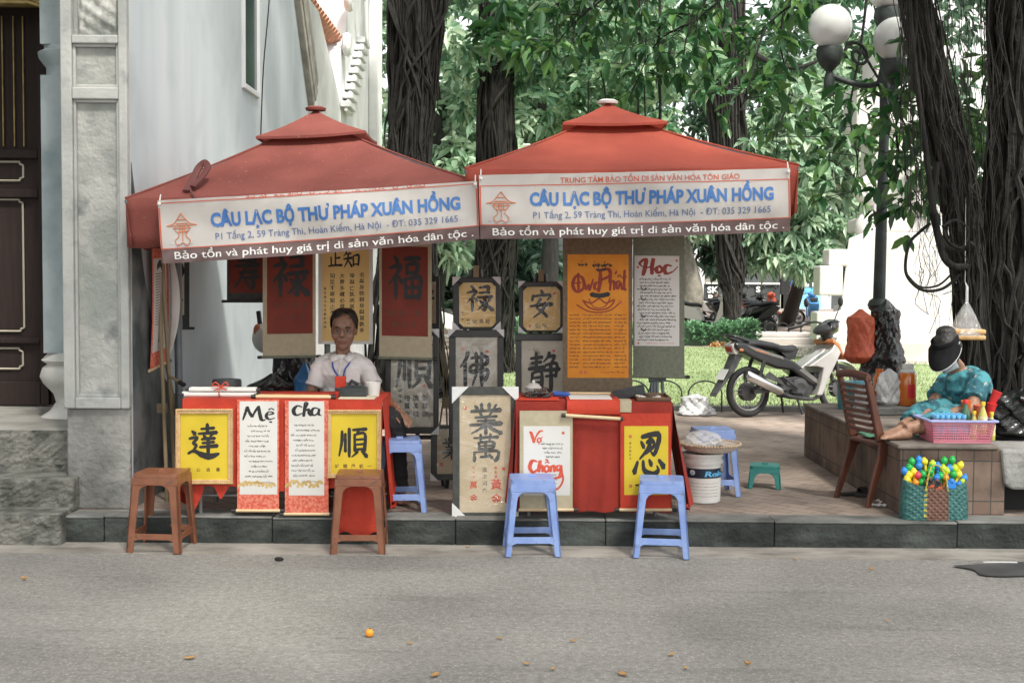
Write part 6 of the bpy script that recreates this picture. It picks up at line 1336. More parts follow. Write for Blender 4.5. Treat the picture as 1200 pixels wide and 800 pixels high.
def yg(b, f):
    b.m('ink'); ln(b, f, [(199, 309), (203, 316), (200, 324)], 3, .001); ln(b, f, [(204, 326), (199, 336), (196, 344)], 2, .0012); ln(b, f, [(212, 308), (215, 318), (211, 326)], 3, .001); ln(b, f, [(213, 332), (209, 342), (214, 352)], 2, .001); ln(b, f, [(198, 354), (203, 360), (200, 368)], 2, .001)
scroll('dark bordered scroll with a yellow-green panel hanging on the wall behind the grey pole', 9.5, 0, (193, 280, 222, 384), (196, 290, 216, 369), 'mount_dark', 'paper_cream', yg, (384.5, 'mount_dark', .010))
t = thing('metal_pole', G(212, 545, PAV), 'plain grey metal pole standing in front of the dark scroll by the wall', 'pole')
b = MB('pole_grey'); pb = Vector((P(212, 545, 9.0).x, 9.0, PAV)); pt_ = P(206, 262, 9.0); b.tube([pb, pt_], .028, 12); b.build('tube', t, smooth=60); b = MB('pole_grey'); b.lathe([(.12, 0), (.12, .02), (.04, .03), (.035, .08)], tuple(pb), 16); b.build('foot_plate', t, smooth=40)
t.location = pb
for o in t.children: o.matrix_parent_inverse = Matrix.Translation(-pb)
t = thing('rail', P(400, 266, 9.08), 'bamboo rail under the faded parasol from which the scrolls hang', 'rail')
b = MB('bamboo'); b.tube([P(255, 267, 9.14), P(515, 261, 9.14)], .012, 8); b.build('cane', t, smooth=60)
# ================================================================== framed pieces and their stands
def gold_lu(b, f): BR(b, 'lu', f, 545, 333, 33, 33, wt=1.15); small(b, f, '来堂满禄', 549, 376.5, 7.5, 6, 'ink_brown'); column(b, f, '春日書', 542, 366, 4, 2.6); seal(b, f, 572, 336, 2.5, .0008)
def gold_an(b, f): BR(b, 'an', f, 620, 339, 28, 34, wt=1.15); small(b, f, '安平', 630, 382, 8.5, 6.5, 'ink_brown'); seal(b, f, 621, 382, 3, .0008); seal(b, f, 650, 344, 2.5, .0008)
def fo(b, f): BR(b, 'fo', f, 537, 411, 38, 42, 'ink', 1.2); seal(b, f, 571, 412, 3, .0008); seal(b, f, 543, 409, 3, .0008)
def jing(b, f): BR(b, 'jing', f, 618, 412, 38, 48, 'ink', 1.05); seal(b, f, 649, 411, 3, .0008)
def shun2(b, f):
    BR(b, 'shun', f, 463, 399, 44, 58, 'ink_grey', 1.1); column(b, f, '對萬德', 498, 466, 9.5, 7.5); column(b, f, '德萬福', 487, 466, 9.5, 7.5); column(b, f, '福萬來', 477, 466, 9.5, 7.5); column(b, f, '一帆風順年年好', 469, 452, 6, 3.6); seal(b, f, 497, 452, 3, .0008)
picture('gold square of a black character in a black frame, topmost over the tall beige one', 9.15, .02, (531, 325, 586, 386), (538, 331, 581, 383), 'frame_black', 'gold_paper', gold_lu, corners=ALLC, cs=10, chamfer=5)
picture('beige upright framed character below the gold one behind the big floor frame', 9.0, .06, (526, 386.5, 590, 520), (534, 395, 583, 512), 'frame_black', 'paper_grey', fo, corners=((1, 1), (-1, 1)), cs=9)
picture('gold square of a black character in a black frame, beside the orange scroll', 9.15, .02, (608, 330, 660, 389), (613, 336, 656.5, 387), 'frame_black', 'gold_paper', gold_an, corners=((1, 1), (-1, 1), (-1, -1), (1, -1)), cs=8, chamfer=5)
picture('beige upright framed character standing behind the pile of dark bracelets', 9.0, .06, (604, 391, 664, 510), (611, 399, 662, 500), 'frame_black', 'paper_grey', jing, film=False)
picture('greyish framed calligraphy under the red scroll, wrapped in plastic', 9.1, .05, (451.5, 386, 514, 508), (458, 393, 508, 500), 'frame_black', 'paper_grey', shun2, corners=((-1, 1), (-1, -1)), cs=10)
picture('small partly hidden gold frame showing past the edge of the red scroll', 9.5, .02, (494, 324, 515, 383), (497, 330, 511, 379), 'frame_black', 'paper_tan', lambda b, f: BR(b, 'an', f, 497, 336, 12, 26))
picture('low tan framed character on the paving left of the big floor frame', 9.05, .08, (505, 498, 540, 562), (512, 502, 537, 555), 'frame_black', 'paper_tan', lambda b, f: (BR(b, 'ye', f, 517, 512, 24, 26), small(b, f, '福', 517, 544, 5, 5, 'ink_red')), corners=((1, -1),), cs=9)
def big(b, f):
    BR(b, 'ye', f, 549, 472, 40, 37, 'ink_grey', 1.05, ragged=.25); BR(b, 'wan', f, 551, 508, 36, 34, 'ink_grey', 1.05, ragged=.25)
    column(b, f, '黃金', 581.5, 567, 17, 13, 'ink_red', o=.02); column(b, f, '萬金', 555, 568, 15, 9.5, 'ink_red'); column(b, f, '春風滿', 581, 548, 5, 3.6, 'ink_red'); column(b, f, '吉祥如', 555, 548, 5, 3, 'ink_red'); column(b, f, '歲次河內', 568, 550, 8, 6, 'ink_grey', o=0); seal(b, f, 590, 549, 3.5, .0008); seal(b, f, 545, 478, 3.5, .0008)
picture('tall floor-standing tan calligraphy in a charcoal frame with white card corners', 8.06, .07, (530.5, 453.5, 607, 607), (538.5, 462.5, 598.5, 600), 'mount_dark', 'paper_tan', big, corners=ALLC, cs=19, depth=.04)
def easel(label, px, Y, ytop, wpx, m='frame_black'):
    t = thing('easel', ground_at(px, Y+.15), label, 'easel', 'easels behind the stall'); s_ = Y/FPX; top = P(px, ytop, Y+.07)
    for sx in (-1, 1): b = MB(m); b.bar(Vector((P(px+sx*wpx, 400, Y).x, Y, PAV)), top+V3(sx*.03, 0, 0), .03, .022); b.build('leg', t)
    b = MB(m); b.bar(Vector((P(px, 400, Y).x, Y+.55, PAV)), top, .03, .022); b.build('back_leg', t)
    b = MB(m); b.bar(P(px-wpx*.9, 512, Y), P(px+wpx*.9, 512, Y), .03, .03); b.build('ledge', t)
    b = MB('bamboo'); b.box(top.x-.02, top.x+.02, top.y-.02, top.y+.02, top.z-.06, top.z+.03); b.build('clamp', t)
    return t
easel('wooden easel carrying the gold frame over the tall beige one', 558, 9.12, 316, 34)
easel('wooden easel carrying the gold frame beside the orange scroll', 634, 9.12, 321, 32)
easel('dark easel under the plastic-wrapped grey calligraphy', 485, 9.2, 382, 36)
t = thing('folding_stand', G(521, 520), 'thin brown crossed folding stand between the two beige frames', 'stand')
for a, c in (((513, 395), (530, 500)), ((530, 395), (515, 500)), ((520, 400), (524, 500))): b = MB('bamboo'); b.bar(P(*a, 9.3), P(*c, 9.3), .012, .012); b.build('leg', t)
b = MB('bamboo'); b.box(P(518, 470, 9.28).x, P(526, 470, 9.28).x, 9.27, 9.31, P(520, 478, 9.28).z, P(520, 466, 9.28).z); b.build('joint', t)
t.location = Vector((P(521, 500, 9.3).x, 9.3, PAV)); 
for o in t.children: o.matrix_parent_inverse = Matrix.Translation(-t.location)
b = MB('bamboo'); 
for a, c in (((513, 497), (513, 520)), ((530, 497), (532, 520))): pass
# bamboo easel by the pillar
t = thing('bamboo_easel', ground_at(195, 8.7), 'brown bamboo easel holding the narrow scroll beside the temple pillar', 'easel')
for a, Ya, c, Yc_ in (((185, 300), 8.75, (196, 592), 8.5), ((190, 300), 8.75, (206, 560), 8.7), ((194, 420), 8.95, (222, 545), 9.1)):
    pa, pc = P(*a, Ya), P(*c, Yc_); pc.z = PAV; b = MB('bamboo'); b.tube([pa, pc], .014, 8); b.build('leg', t, smooth=60)
b = MB('bamboo'); c = P(190, 478, 8.62); b.box(c.x-.03, c.x+.03, 8.60, 8.64, c.z-.03, c.z+.03); b.tube([P(198, 440, 8.7), P(212, 449, 8.65)], .010, 8); b.m('frame_black').tube([P(210, 447.5, 8.66), P(216, 451, 8.64)], .016, 10); b.build('clamp', t, smooth=50)
# metal stand behind the beads
t = thing('tripod_stand', ground_at(772, 9.0), 'grey metal tripod stand below the green scroll', 'stand')
for a, c in (((764, 446), (756, 500)), ((770, 446), (772, 505)), ((776, 446), (786, 500)), ((767, 446), (764, 500))):
    pc = P(*c, 9.0); pc.z = PAV; b = MB('pole_grey'); b.tube([P(*a, 9.0), pc], .012, 8); b.build('leg', t, smooth=60)
b = MB('pole_grey'); b.tube([P(760, 445, 9.0), P(780, 442, 9.0)], .02, 10); b.tube([P(770, 445, 9.0), P(770, 270, 9.0)], .012, 8); b.build('head', t, smooth=60)
# ================================================================== tables
mat('table_metal', (0.20, 0.21, 0.21), (0.28, 0.29, 0.29), 0.4, 8, metal=0.5)
mat('tin_dark', (0.02, 0.024, 0.026), (0.035, 0.04, 0.042), 0.45, 8, 0.2)
mat('plastic_brown', (0.19, 0.068, 0.033), (0.24, 0.092, 0.046), 0.42, 7, 0.08, 60, speck=(22, (0.12, 0.06, 0.04), 0.60, 0.72))
mat('plastic_blue', (0.18, 0.27, 0.56), (0.235, 0.335, 0.62), 0.38, 7, 0.05, 60, speck=(20, (0.16, 0.20, 0.36), 0.60, 0.74))
mat('plastic_teal', (0.012, 0.16, 0.14), (0.02, 0.20, 0.175), 0.38, 7, 0.05, 60)
mat('chair_brown', (0.085, 0.030, 0.018), (0.115, 0.042, 0.025), 0.40, 7, 0.08, 50)
mat('bead_dark', (0.03, 0.02, 0.016), (0.09, 0.065, 0.05), 0.35, 30)
mat('bead_white', (0.55, 0.52, 0.47), None, 0.35)
mat('tray_wood', (0.11, 0.06, 0.03), (0.16, 0.09, 0.05), 0.6, 9)
TZ = 0.91; TF = 7.99
def table(label, px0, px1, depth=0.56):
    x0, x1 = P(px0, 470, TF).x, P(px1, 470, TF).x
    t = thing('folding_table', V3((x0+x1)/2, TF+depth/2, PAV), label, 'table', 'cloth covered tables')
    b = MB('table_metal'); b.box(x0, x1, TF+.02, TF+depth, TZ-.03, TZ-.006); b.build('tabletop', t, bevel=.006)
    for x in (x0+.08, x1-.08):
        for y in (TF+.08, TF+depth-.06): b = MB('table_metal'); b.tube([(x, y, PAV), (x, y, TZ-.03)], .013, 10); b.build('leg', t, smooth=60)
    b = MB('table_metal'); b.tube([(x0+.08, TF+.08, PAV+.12), (x1-.08, TF+.08, PAV+.12)], .009, 8); b.build('crossbar', t, smooth=60)
    return t, x0, x1
def cloth(label, x0, x1, m, bottom, depth=0.56, amp=0.012, seed=0, side=True):
    """bottom(u) gives the hem height along the front"""
    b = MB(m)
    b.grid(lambda u, v: (x0-.01+(x1-x0+.02)*u, TF+(depth+.01)*v, TZ+.001+.002*math.sin(u*30)*math.sin(v*9)), 40, 8)
    def fr(u, v):
        zb = bottom(u); z = TZ+.001+(zb-TZ)*v; return (x0-.01+(x1-x0+.02)*u+.01*math.sin(v*6+u*20)*v, TF-.004-amp*v*(1.2+math.sin(u*38+seed)+.6*math.sin(u*71+seed*2+v*3))-(.04*v*v if zb < PAV else 0), z)
    b.grid(fr, 110, 14)
    for xs, s_ in ((x0-.01, -1), (x1+.01, 1)):
        b.grid(lambda u, v: (xs+s_*(.02*v*(1.2+math.sin(u*22+seed))+(.11*v if s_ > 0 and side else .02*v)), TF-.004+(depth+.01)*u-(.03*v if u < .3 else 0), TZ+.001-(TZ-PAV-.05)*v*(1-.06*math.sin(u*9))), 30, 12)
    return tag(b.build('tablecloth', smooth=60), label, 'tablecloth', 'red tablecloths')
t1, ax0, ax1 = table('left folding table under the red cloth, in front of the seated man', 216, 446)
def hem1(u):
    z = P(300, 572, TF).z+.015*math.sin(u*9)
    if u < .10: z = P(300, 600-abs(u-.05)*900*.6, TF).z
    elif .15 < u < .24: z -= .09*(1-abs(u-.195)/.045)
    elif u > .78: z = 0.07+.02*math.sin(u*40)
    return max(z, .05)
cloth('bright red cloth hanging unevenly over the left table', ax0, ax1, 'red_cloth', hem1, seed=1, side=False, amp=.006)
t2, bx0, bx1 = table('right folding table under the dark red cloth, beside the big floor frame', 606, 786)
cloth('dark red cloth over the right table with a flared corner', bx0, bx1, 'red_velvet', lambda u: P(700, 599, TF).z+.004*math.sin(u*30), seed=4, amp=.006)
# framed pieces and scrolls hung on the table fronts
def yell(ch, small_txt, x0, y0, w_, h_, sy, sx0, dx, wt=1.1):
    def c(b, f): BR(b, ch, f, x0, y0, w_, h_, wt=wt); small(b, f, small_txt, sx0, sy, dx, 5, 'ink_brown', o=.02)
    return c
picture('yellow framed character hung at the left end of the left table', TF-.035, .012, (206, 479, 273, 567), (211.5, 484.5, 267.5, 561.5), 'frame_gold', 'yellow_paper', yell('da', '應心志事', 219, 496, 38, 40, 550, 221, 11.5), film=False, depth=.018, beads=True)
picture('yellow framed character above the brown stool at the right end of the left table', TF-.035, .012, (384, 480, 446.5, 560), (388.5, 484.5, 442, 554.5), 'frame_gold', 'yellow_paper', yell('shun', '好順風帆一', 396, 499, 35, 38, 546, 395, 9.5), film=False, depth=.018, beads=True)
def poem(head, hx, hy, hw, hh, x0, x1, y0, n, dy, seed):
    def c(b, f):
        BR(b, head, f, hx, hy, hw, hh, 'ink', 1.05); b.m('ink_grey'); rn = random.Random(seed)
        for i in range(n): a = rn.uniform(0, 9); scribble(b, f, x0+a, x1-rn.uniform(0, 9)+a*.3, y0+i*dy, 2.0, .62, .0008, seed*50+i)
        b.m('leaf_painting')
        for k in range(9):
            x = x0-3+k*(x1-x0+6)/8.5; y = y0+n*dy+3+rn.uniform(-1.5, 3); ln(b, f, [(x-3, y+1.5), (x, y-1.5), (x+3, y+1)], 3.2, .0008+k*.00005)
        b.m('ink_brown'); scribble(b, f, x0+12, x1, y0+n*dy+1, 1.8, .4, .0013, seed*7)
    return c
FS = TF-.032
scroll('white scroll of verses with red brocade ends, left of the two on the left table', FS, 0, (278, 468, 327, 597), (281, 470, 325, 579), 'red_brocade', 'paper_white', poem('me', 284, 475, 39, 20, 286, 319, 499, 11, 5.9, 11), (598, 'bamboo_light', .010), group='scrolls hung on the tables')
scroll('white scroll of verses with red brocade ends, right of the two on the left table', FS, 0, (334, 469, 385, 601), (338.5, 470, 380, 580), 'red_brocade', 'paper_white', poem('cha', 342, 471, 35, 19, 341, 374, 498, 11, 5.9, 12), (602, 'bamboo_light', .010), group='scrolls hung on the tables')
def vc(b, f):
    BR(b, 'vo', f, 619, 504, 20, 16, 'ink_red', 1.15); BR(b, 'chong', f, 620, 537, 38, 23, 'ink_red', 1.2); b.m('ink_red'); ln(b, f, [(656, 548), (660, 560), (655, 571), (644, 576)], 2.2, .0016)
    b.m('ink_grey')
    for i in range(4): scribble(b, f, 634+i*2, 660-i, 520+i*5, 2, .6, .0008, 400+i)
    for i in range(4): scribble(b, f, 636+i, 652, 556+i*5, 1.8, .6, .0008, 420+i)
    seal(b, f, 660, 507, 3, .0009); seal(b, f, 620, 558, 3, .0009)
scroll('cream scroll with red brush words at the left end of the right table', FS, 0, (609, 481, 671, 596), (613.5, 499, 668, 580), 'mount_beige', 'paper_white', vc, (597, 'bamboo_light', .010), group='scrolls hung on the tables')
def ren(b, f):
    BR(b, 'ren', f, 740, 505, 40, 56, wt=1.05); column(b, f, '春日書於河', 738.5, 519, 4.5, 2.6, 'ink_brown'); seal(b, f, 738.5, 511, 3.4, .0009); seal(b, f, 739, 569, 3.4, .0009); b.m('ink'); scribble(b, f, 745, 755, 568, 3, 1.0, .0009, 9)
scroll('red scroll with a bold character on yellow at the right end of the right table', FS, 0, (727, 484, 786, 596), (731.5, 499, 783, 579.5), 'red_cloth', 'yellow_paper', ren, (597, 'bamboo_light', .010), group='scrolls hung on the tables')
# ------------------------------------------------------------------ things on the left table
Q = lambda x, y, Y=8.2: P(x, y, Y)
t = thing('paper_roll_bundle', V3(Q(258, 468).x, 8.2, TZ), 'bundle of white paper rolls tied with red ribbon on the left table', 'paper rolls')
for k, (x0, x1, y, Y) in enumerate(((216, 300, 467.5, 8.10), (214, 298, 467, 8.16), (220, 301, 466.5, 8.22), (222, 300, 461.5, 8.13), (224, 301, 461, 8.19))):
    z = TZ+.016+(k > 2)*.028; a, c = V3(P(x0, y, Y).x, Y, z), V3(P(x1, y, Y).x, Y+.01, z); b = MB('paper_white'); b.tube([a, c], .015, 12); b.m('tin_dark').tube([a-V3(.025, 0, 0), a], .009, 8); b.tube([c, c+V3(.02, 0, 0)], .009, 8); b.build('roll', t, smooth=40)
b = MB('ink_red'); cx = Q(262, 460).x
b.tube([(cx+.045*0, 8.07+.17*(.5-.5*math.cos(a)), TZ+.032+.036*math.sin(a)) for a in np.linspace(0, 2*math.pi, 24)], .004, 5)
for s_ in (-1, 1): b.tube(cr([(cx, 8.12, TZ+.064), (cx+s_*.03, 8.11, TZ+.095), (cx+s_*.05, 8.11, TZ+.075), (cx, 8.12, TZ+.064), (cx+s_*.04, 8.10, TZ+.045)], 5), .004, 5)
b.build('ribbon', t, smooth=60)
b = MB('tin_dark'); b.lathe([(.092, 0), (.095, .01), (.095, .075), (.09, .088), (.02, .09)], (Q(266, 462, 8.42).x, 8.42, TZ+.001), 28); tag(b.build('round_box', smooth=40), 'round black lacquer box behind the white paper rolls', 'box')
for k, (x0, x1, Y, lab) in enumerate(((300, 388, 8.03, 'bamboo scroll rod lying at the front edge of the left table'), (303, 386, 8.09, 'reddish scroll rod lying behind the front rod on the left table'))):
    b = MB(['bamboo_light', 'frame_gold'][k]); a, c = V3(P(x0, 470, Y).x, Y, TZ+.013), V3(P(x1, 470, Y).x, Y, TZ+.013); b.tube([a, c], .011, 10); b.m('frame_black').tube([c, c+V3(.03, 0, 0)], .013, 10); b.tube([a-V3(.03, 0, 0), a], .013, 10); tag(b.build('scroll_rod', smooth=40), lab, 'rod')
c = Q(414, 468, 8.14); b = MB('tin_dark'); b.box(c.x-.088, c.x+.088, 8.10, 8.19, TZ+.012, TZ+.066); b.box(c.x-.05, c.x+.055, 8.12, 8.17, TZ+.066, TZ+.08); b.tube([(c.x-.03, 8.14, TZ+.08), (c.x-.01, 8.13, TZ+.11), (c.x+.03, 8.15, TZ+.085)], .012, 8); tag(b.build('ink_case', bevel=.006), 'dark ink case with a lumpy lid in front of the seated man', 'box')
c = Q(399, 462, 8.27); b = MB('red_cloth'); b.box(c.x-.033, c.x+.033, 8.25, 8.30, TZ+.002, TZ+.125); b.m('tin_dark').box(c.x-.0345, c.x+.0345, 8.2485, 8.3015, TZ+.03, TZ+.055); tag(b.build('packet', bevel=.004), 'upright red packet beside the dark ink case', 'packet')
c = Q(436, 466, 8.2); b = MB('paper_white'); b.lathe([(.042, 0), (.052, .09), (.047, .088), (.04, .008)], (c.x, 8.24, TZ+.002), 24); tag(b.build('cup', smooth=40), 'white cup to the right of the dark ink case', 'cup')
b = MB('paper_cream'); b.box(Q(398, 470, 8.08).x, Q(440, 470, 8.08).x, 8.01, 8.20, TZ+.002, TZ+.010); tag(b.build('paper_stack', bevel=.002), 'thin stack of cream paper under the dark ink case', 'paper')
# black sacks and a blue bag behind the left table
c = P(322, 452, 10.2); bag('bin_bag', (c.x, 10.2, PAV+.36), .30, .25, .37, 'black_plastic', 'large black sack slumped behind the left table', 'bag', 21, .35)
c = P(345, 440, 10.4); bag('bin_bag', (c.x, 10.4, PAV+.50), .20, .2, .52, 'black_plastic', 'tall black sack behind the seated man\'s shoulder', 'bag', 22, .3)
c = P(357, 448, 10.15); bag('shopping_bag', (c.x, 10.15, PAV+.40), .10, .14, .42, 'blue_body', 'blue bag squeezed between the black sacks and the seated man', 'bag', 23, .2, amp=.05)
# white helmet, half hidden
t = thing('helmet', P(309, 396, 10.6), 'white and orange helmet hanging on the wall side, half hidden by the red scroll', 'helmet')
# ------------------------------------------------------------------ things on the right table
def beads(x0, x1, y0, y1, n, name, label, mats_, r0, r1, zmax, seed):
    rn = random.Random(seed); t = thing(name, V3((P(x0, 466, 8.2).x+P(x1, 466, 8.2).x)/2, 8.2, TZ), label, 'bracelets')
    for k in range(n):
        cx = P(rn.uniform(x0, x1), 466, 8.2).x; cy = rn.uniform(8.08, 8.32); cz = TZ+.014+rn.random()**2*zmax; R_ = rn.uniform(.022, .034); tx = rn.uniform(-.5, .5); b = MB(mats_[k % len(mats_)]); m_ = rn.randint(12, 15)
        for i in range(m_): a = 6.283*i/m_; b.ball((cx+R_*math.cos(a), cy+R_*math.sin(a), cz+R_*math.sin(a+k)*tx*.6+.004), rn.uniform(r0, r1), 7, 5)
        b.build('bracelet', t, smooth=80)
    return t
beads(612, 642, 460, 474, 16, 'bracelet_pile', 'heap of dark bead bracelets at the left end of the right table', ['bead_dark', 'bead_dark', 'tin_dark', 'bead_dark'], .006, .009, .05, 3)
b = MB('silver_body'); c = P(625, 462, 8.25); b.lathe([(.05, 0), (.055, .02), (.03, .045), (.012, .05), (.01, .065), (.002, .07)], (c.x, 8.25, TZ+.045), 20); tag(b.build('lidded_bowl', smooth=40), 'small pale lidded bowl on top of the bracelet heap', 'bowl')
b = MB('red_cloth'); b.box(P(607, 472, 8.06).x, P(655, 472, 8.06).x, 7.992, 8.30, TZ+.004, TZ+.012); tag(b.build('tray_mat', bevel=.004), 'red mat under the bracelet heap', 'mat')
b = MB('lanyard_blue'); c = P(657, 467, 8.2); b.bar((c.x-.05, 8.22, TZ+.03), (c.x+.06, 8.20, TZ+.024), .045, .03); tag(b.build('pouch', bevel=.01), 'small dark blue pouch beside the bracelet heap', 'pouch')
t = thing('paper_pad', V3(P(694, 476, 8.1).x, 8.1, TZ), 'red bordered paper pad with bamboo rods on the right table', 'pad')
x0, x1 = P(664, 474, 8.0).x, P(726, 474, 8.0).x
b = MB('red_cloth'); b.box(x0, x1, 7.965, 8.30, TZ+.006, TZ+.014); b.grid(lambda u, v: (x0+(x1-x0)*u, 7.962-.010*math.sin(v*2.5), TZ+.012-.085*v), 8, 8); b.build('pad', t)
b = MB('paper_white'); b.box(x0+.02, x1-.045, 8.0, 8.27, TZ+.0142, TZ+.018); b.build('sheet', t)
b = MB('bamboo_light'); b.tube([P(663, 486.5, 7.94), P(727, 490.5, 7.94)], .011, 10); b.m('frame_black').tube([P(658, 486.2, 7.94), P(663, 486.5, 7.94)], .013, 10); b.tube([P(727, 490.5, 7.94), P(730, 490.7, 7.94)], .013, 10); b.build('rod', t, smooth=50)
b = MB('bamboo_light'); b.tube([(x0+.01, 8.33, TZ+.02), (x1-.03, 8.33, TZ+.02)], .010, 8); b.build('rod', t, smooth=50)
t = thing('open_box', V3(P(738, 462, 8.25).x, 8.25, TZ), 'shallow black box lid propped at a slant on the right table', 'box')
f = plane(8.2); b = MB('tin_dark'); b.prism([(717, 458), (754, 450), (757, 462), (719, 471)], lambda x, y: f(x, y, 0.0), lambda x, y: f(x, y, -.02)); b.build('lid', t, bevel=.004)
b = MB('tin_dark'); b.box(P(722, 470, 8.3).x, P(752, 470, 8.3).x, 8.24, 8.36, TZ+.002, TZ+.03); b.build('tray', t)
beads(741, 766, 464, 472, 9, 'bracelet_pile', 'row of dark and white bead bracelets beside the black box lid', ['bead_dark', 'bead_white', 'bead_dark'], .008, .011, .015, 8)
b = MB('tray_wood'); x0, x1 = P(745, 470, 8.1).x, P(785, 470, 8.1).x; b.box(x0, x1, 8.02, 8.34, TZ+.004, TZ+.010)
for q in ((x0, x1, 8.02, 8.03), (x0, x1, 8.33, 8.34), (x0, x0+.01, 8.0305, 8.3295), (x1-.01, x1, 8.0305, 8.3295)): b.box(*q, TZ+.0102, TZ+.028)
tag(b.build('wooden_tray', bevel=.003), 'flat brown wooden tray at the right corner of the right table', 'tray')
b = MB('mount_beige'); b.box(P(716, 480, 8.0).x, P(740, 480, 8.0).x, 7.975, 8.12, TZ+.004, TZ+.008); b.grid(lambda u, v: (P(716+24*u, 480, 7.97).x, 7.972, TZ+.008-.07*v), 2, 2); tag(b.build('cloth_scrap'), 'small beige cloth scrap hanging over the right table edge', 'cloth')
# ================================================================== stools
def stool(m, label, H=.46, wb=.17, wt=.128, lw=.046, name='plastic_stool', group='tall plastic stools', rung=.075, arch=.075, rh=.02):
    t = thing(name, (0, 0, 0), label, 'stool', group)
    hw = lambda z: wb+(wt-wb)*z/H; th = .012
    b = MB(m); n = 8; r = .03; 
    out = []
    for cx, cy, a0 in ((wt-r, wt-r, 0), (-wt+r, wt-r, 90), (-wt+r, -wt+r, 180), (wt-r, -wt+r, 270)): out += [(cx+r*math.cos(R(a0+k*90/n)), cy+r*math.sin(R(a0+k*90/n))) for k in range(n+1)]
    b.prism(out, lambda x, y: (x, y, H), lambda x, y: (x*1.01, y*1.01, H-.022)); b.tube([(-.022, 0, H+.0005), (.022, 0, H+.0005)], .012, 8, flat=.15)
    b.build('seat', t, bevel=.006)
    def pt(side, s_, z, inn=0.0):   # s_ metres across the panel, z height
        w_ = hw(z)-inn
        x, y = {0: (s_, -w_), 1: (w_, s_), 2: (-s_, w_), 3: (-w_, -s_)}[side]; return (x, y, z)
    for k in range(4):   # corner legs: two flanges each, rounded into the apron
        b = MB(m); z0 = H-.022
        for side, sg in ((k, -1), ((k+3) % 4, 1)):
            o = []
            zs = [0, z0-arch-.05, z0-arch-.03, z0-arch-.012, z0-arch]
            ws = [lw*.82, lw, lw*1.08, lw*1.35, lw*1.9]
            edge = [(sg*hw(z), z) for z in (0, z0-arch)]
            inner = [(sg*(hw(z)-w_), z) for z, w_ in zip(zs, ws)]
            pts = [edge[0]]+inner+[edge[1]]
            b.prism(pts, lambda s_, z: pt(side, s_, z), lambda s_, z: pt(side, s_, z, th))
        b.build('leg', t, bevel=.003)
    b = MB(m); z0 = H-.0225
    for side in range(4): b.prism([(-hw(z0), z0), (hw(z0), z0), (hw(z0-arch), z0-arch+.0004), (-hw(z0-arch), z0-arch+.0004)], lambda s_, z: pt(side, s_, z), lambda s_, z: pt(side, s_, z, th))
    b.build('apron', t, bevel=.003)
    if rung:
        zc = rung
        for side in range(4):
            b = MB(m); q = [(-hw(zc+rh)+lw*.8, zc+rh), (hw(zc+rh)-lw*.8, zc+rh), (hw(zc-rh)-lw*.8, zc-rh*1.15), (hw(zc-rh)-lw*1.35, zc-rh*.7), (-hw(zc-rh)+lw*1.35, zc-rh*.7), (-hw(zc-rh)+lw*.8, zc-rh*1.15)]
            b.prism(q, lambda s_, z: pt(side, s_, z, .002), lambda s_, z: pt(side, s_, z, th)); b.build('rung', t, bevel=.002)
    return t
def put(o, px, py, z, dy, rz):
    g = G(px, py, z); o.location = (g.x, g.y+dy, z); o.rotation_euler = (0, 0, R(rz))
s1 = stool('plastic_brown', 'brown plastic stool on the road at the left end of the left table', rung=.095, lw=.052, wt=.138, wb=.168, rh=.021, H=.475, arch=.045)
put(s1, 182, 648, 0.006, .16, -4)
o = dup(s1, 'brown plastic stool on the road below the right yellow frame of the left table'); put(o, 418, 649, 0.006, .16, 2)
s2 = stool('plastic_blue', 'blue plastic stool on the road before the cream red-lettered scroll', lw=.046, rung=.095, rh=.023, wt=.132, arch=.052)
put(s2, 623, 652, 0.006, .16, 3)
o = dup(s2, 'blue plastic stool on the road before the yellow character on red'); put(o, 778, 654, 0.006, .16, -6)
o = dup(s2, 'blue plastic stool on the kerb beside the right end of the left table'); o.location = (P(468, 520, 8.28).x, 8.30, PAV+.002); o.rotation_euler = (0, 0, R(8))
o = dup(s2, 'blue plastic stool half hidden behind the white paint bucket'); o.location = (P(836, 540, 8.92).x, 8.98, PAV+.002); o.rotation_euler = (0, 0, R(4))
o = dup(s2, 'blue plastic stool under the seated man behind the table'); o.location = (P(404, 500, 8.85).x, 8.86, PAV+.002)
s3 = stool('plastic_teal', 'small low teal plastic stool alone on the paving', H=.165, wb=.118, wt=.105, lw=.040, rung=0, arch=.030, group='low plastic stools', name='low_stool'); g = G(899, 573, PAV); s3.location = (g.x, g.y+.1, PAV+.001); s3.rotation_euler = (0, 0, R(-12))
# ================================================================== bucket and winnowing tray
mat('bucket_white', (0.60, 0.60, 0.57), (0.68, 0.68, 0.65), 0.45, 4)
mat('label_navy', (0.012, 0.025, 0.045), None, 0.4)
mat('label_blue', (0.12, 0.42, 0.72), None, 0.4)
mat('wicker', (0.40, 0.30, 0.19), (0.56, 0.45, 0.31), 0.8, 70, 0.4, 90, lo=.4, hi=.6)
mat('wicker_pale', (0.56, 0.50, 0.42), (0.66, 0.60, 0.52), 0.8, 50, 0.3, 90)
g = G(826, 591, PAV); BX, BY = g.x, g.y+.13; BH = .335
t = thing('paint_bucket', V3(BX, BY, PAV), 'white paint bucket with a navy label holding up the winnowing tray', 'bucket')
b = MB('bucket_white'); b.lathe([(.112, 0), (.118, .004), (.126, BH-.07), (.136, BH-.068), (.137, BH-.045), (.128, BH-.043), (.130, BH-.02), (.138, BH-.018), (.138, BH), (.128, BH), (.122, .01)], (BX, BY, PAV), 40, caps=True); b.build('pail', t, smooth=40)
b = MB('label_navy'); rr = lambda z: .1185+(.1262-.1185)*z/(BH-.07)+.0028
def cyl(a, z, o=0): r = rr(z)+o; return (BX+r*math.sin(R(a)), BY-r*math.cos(R(a)), PAV+z)
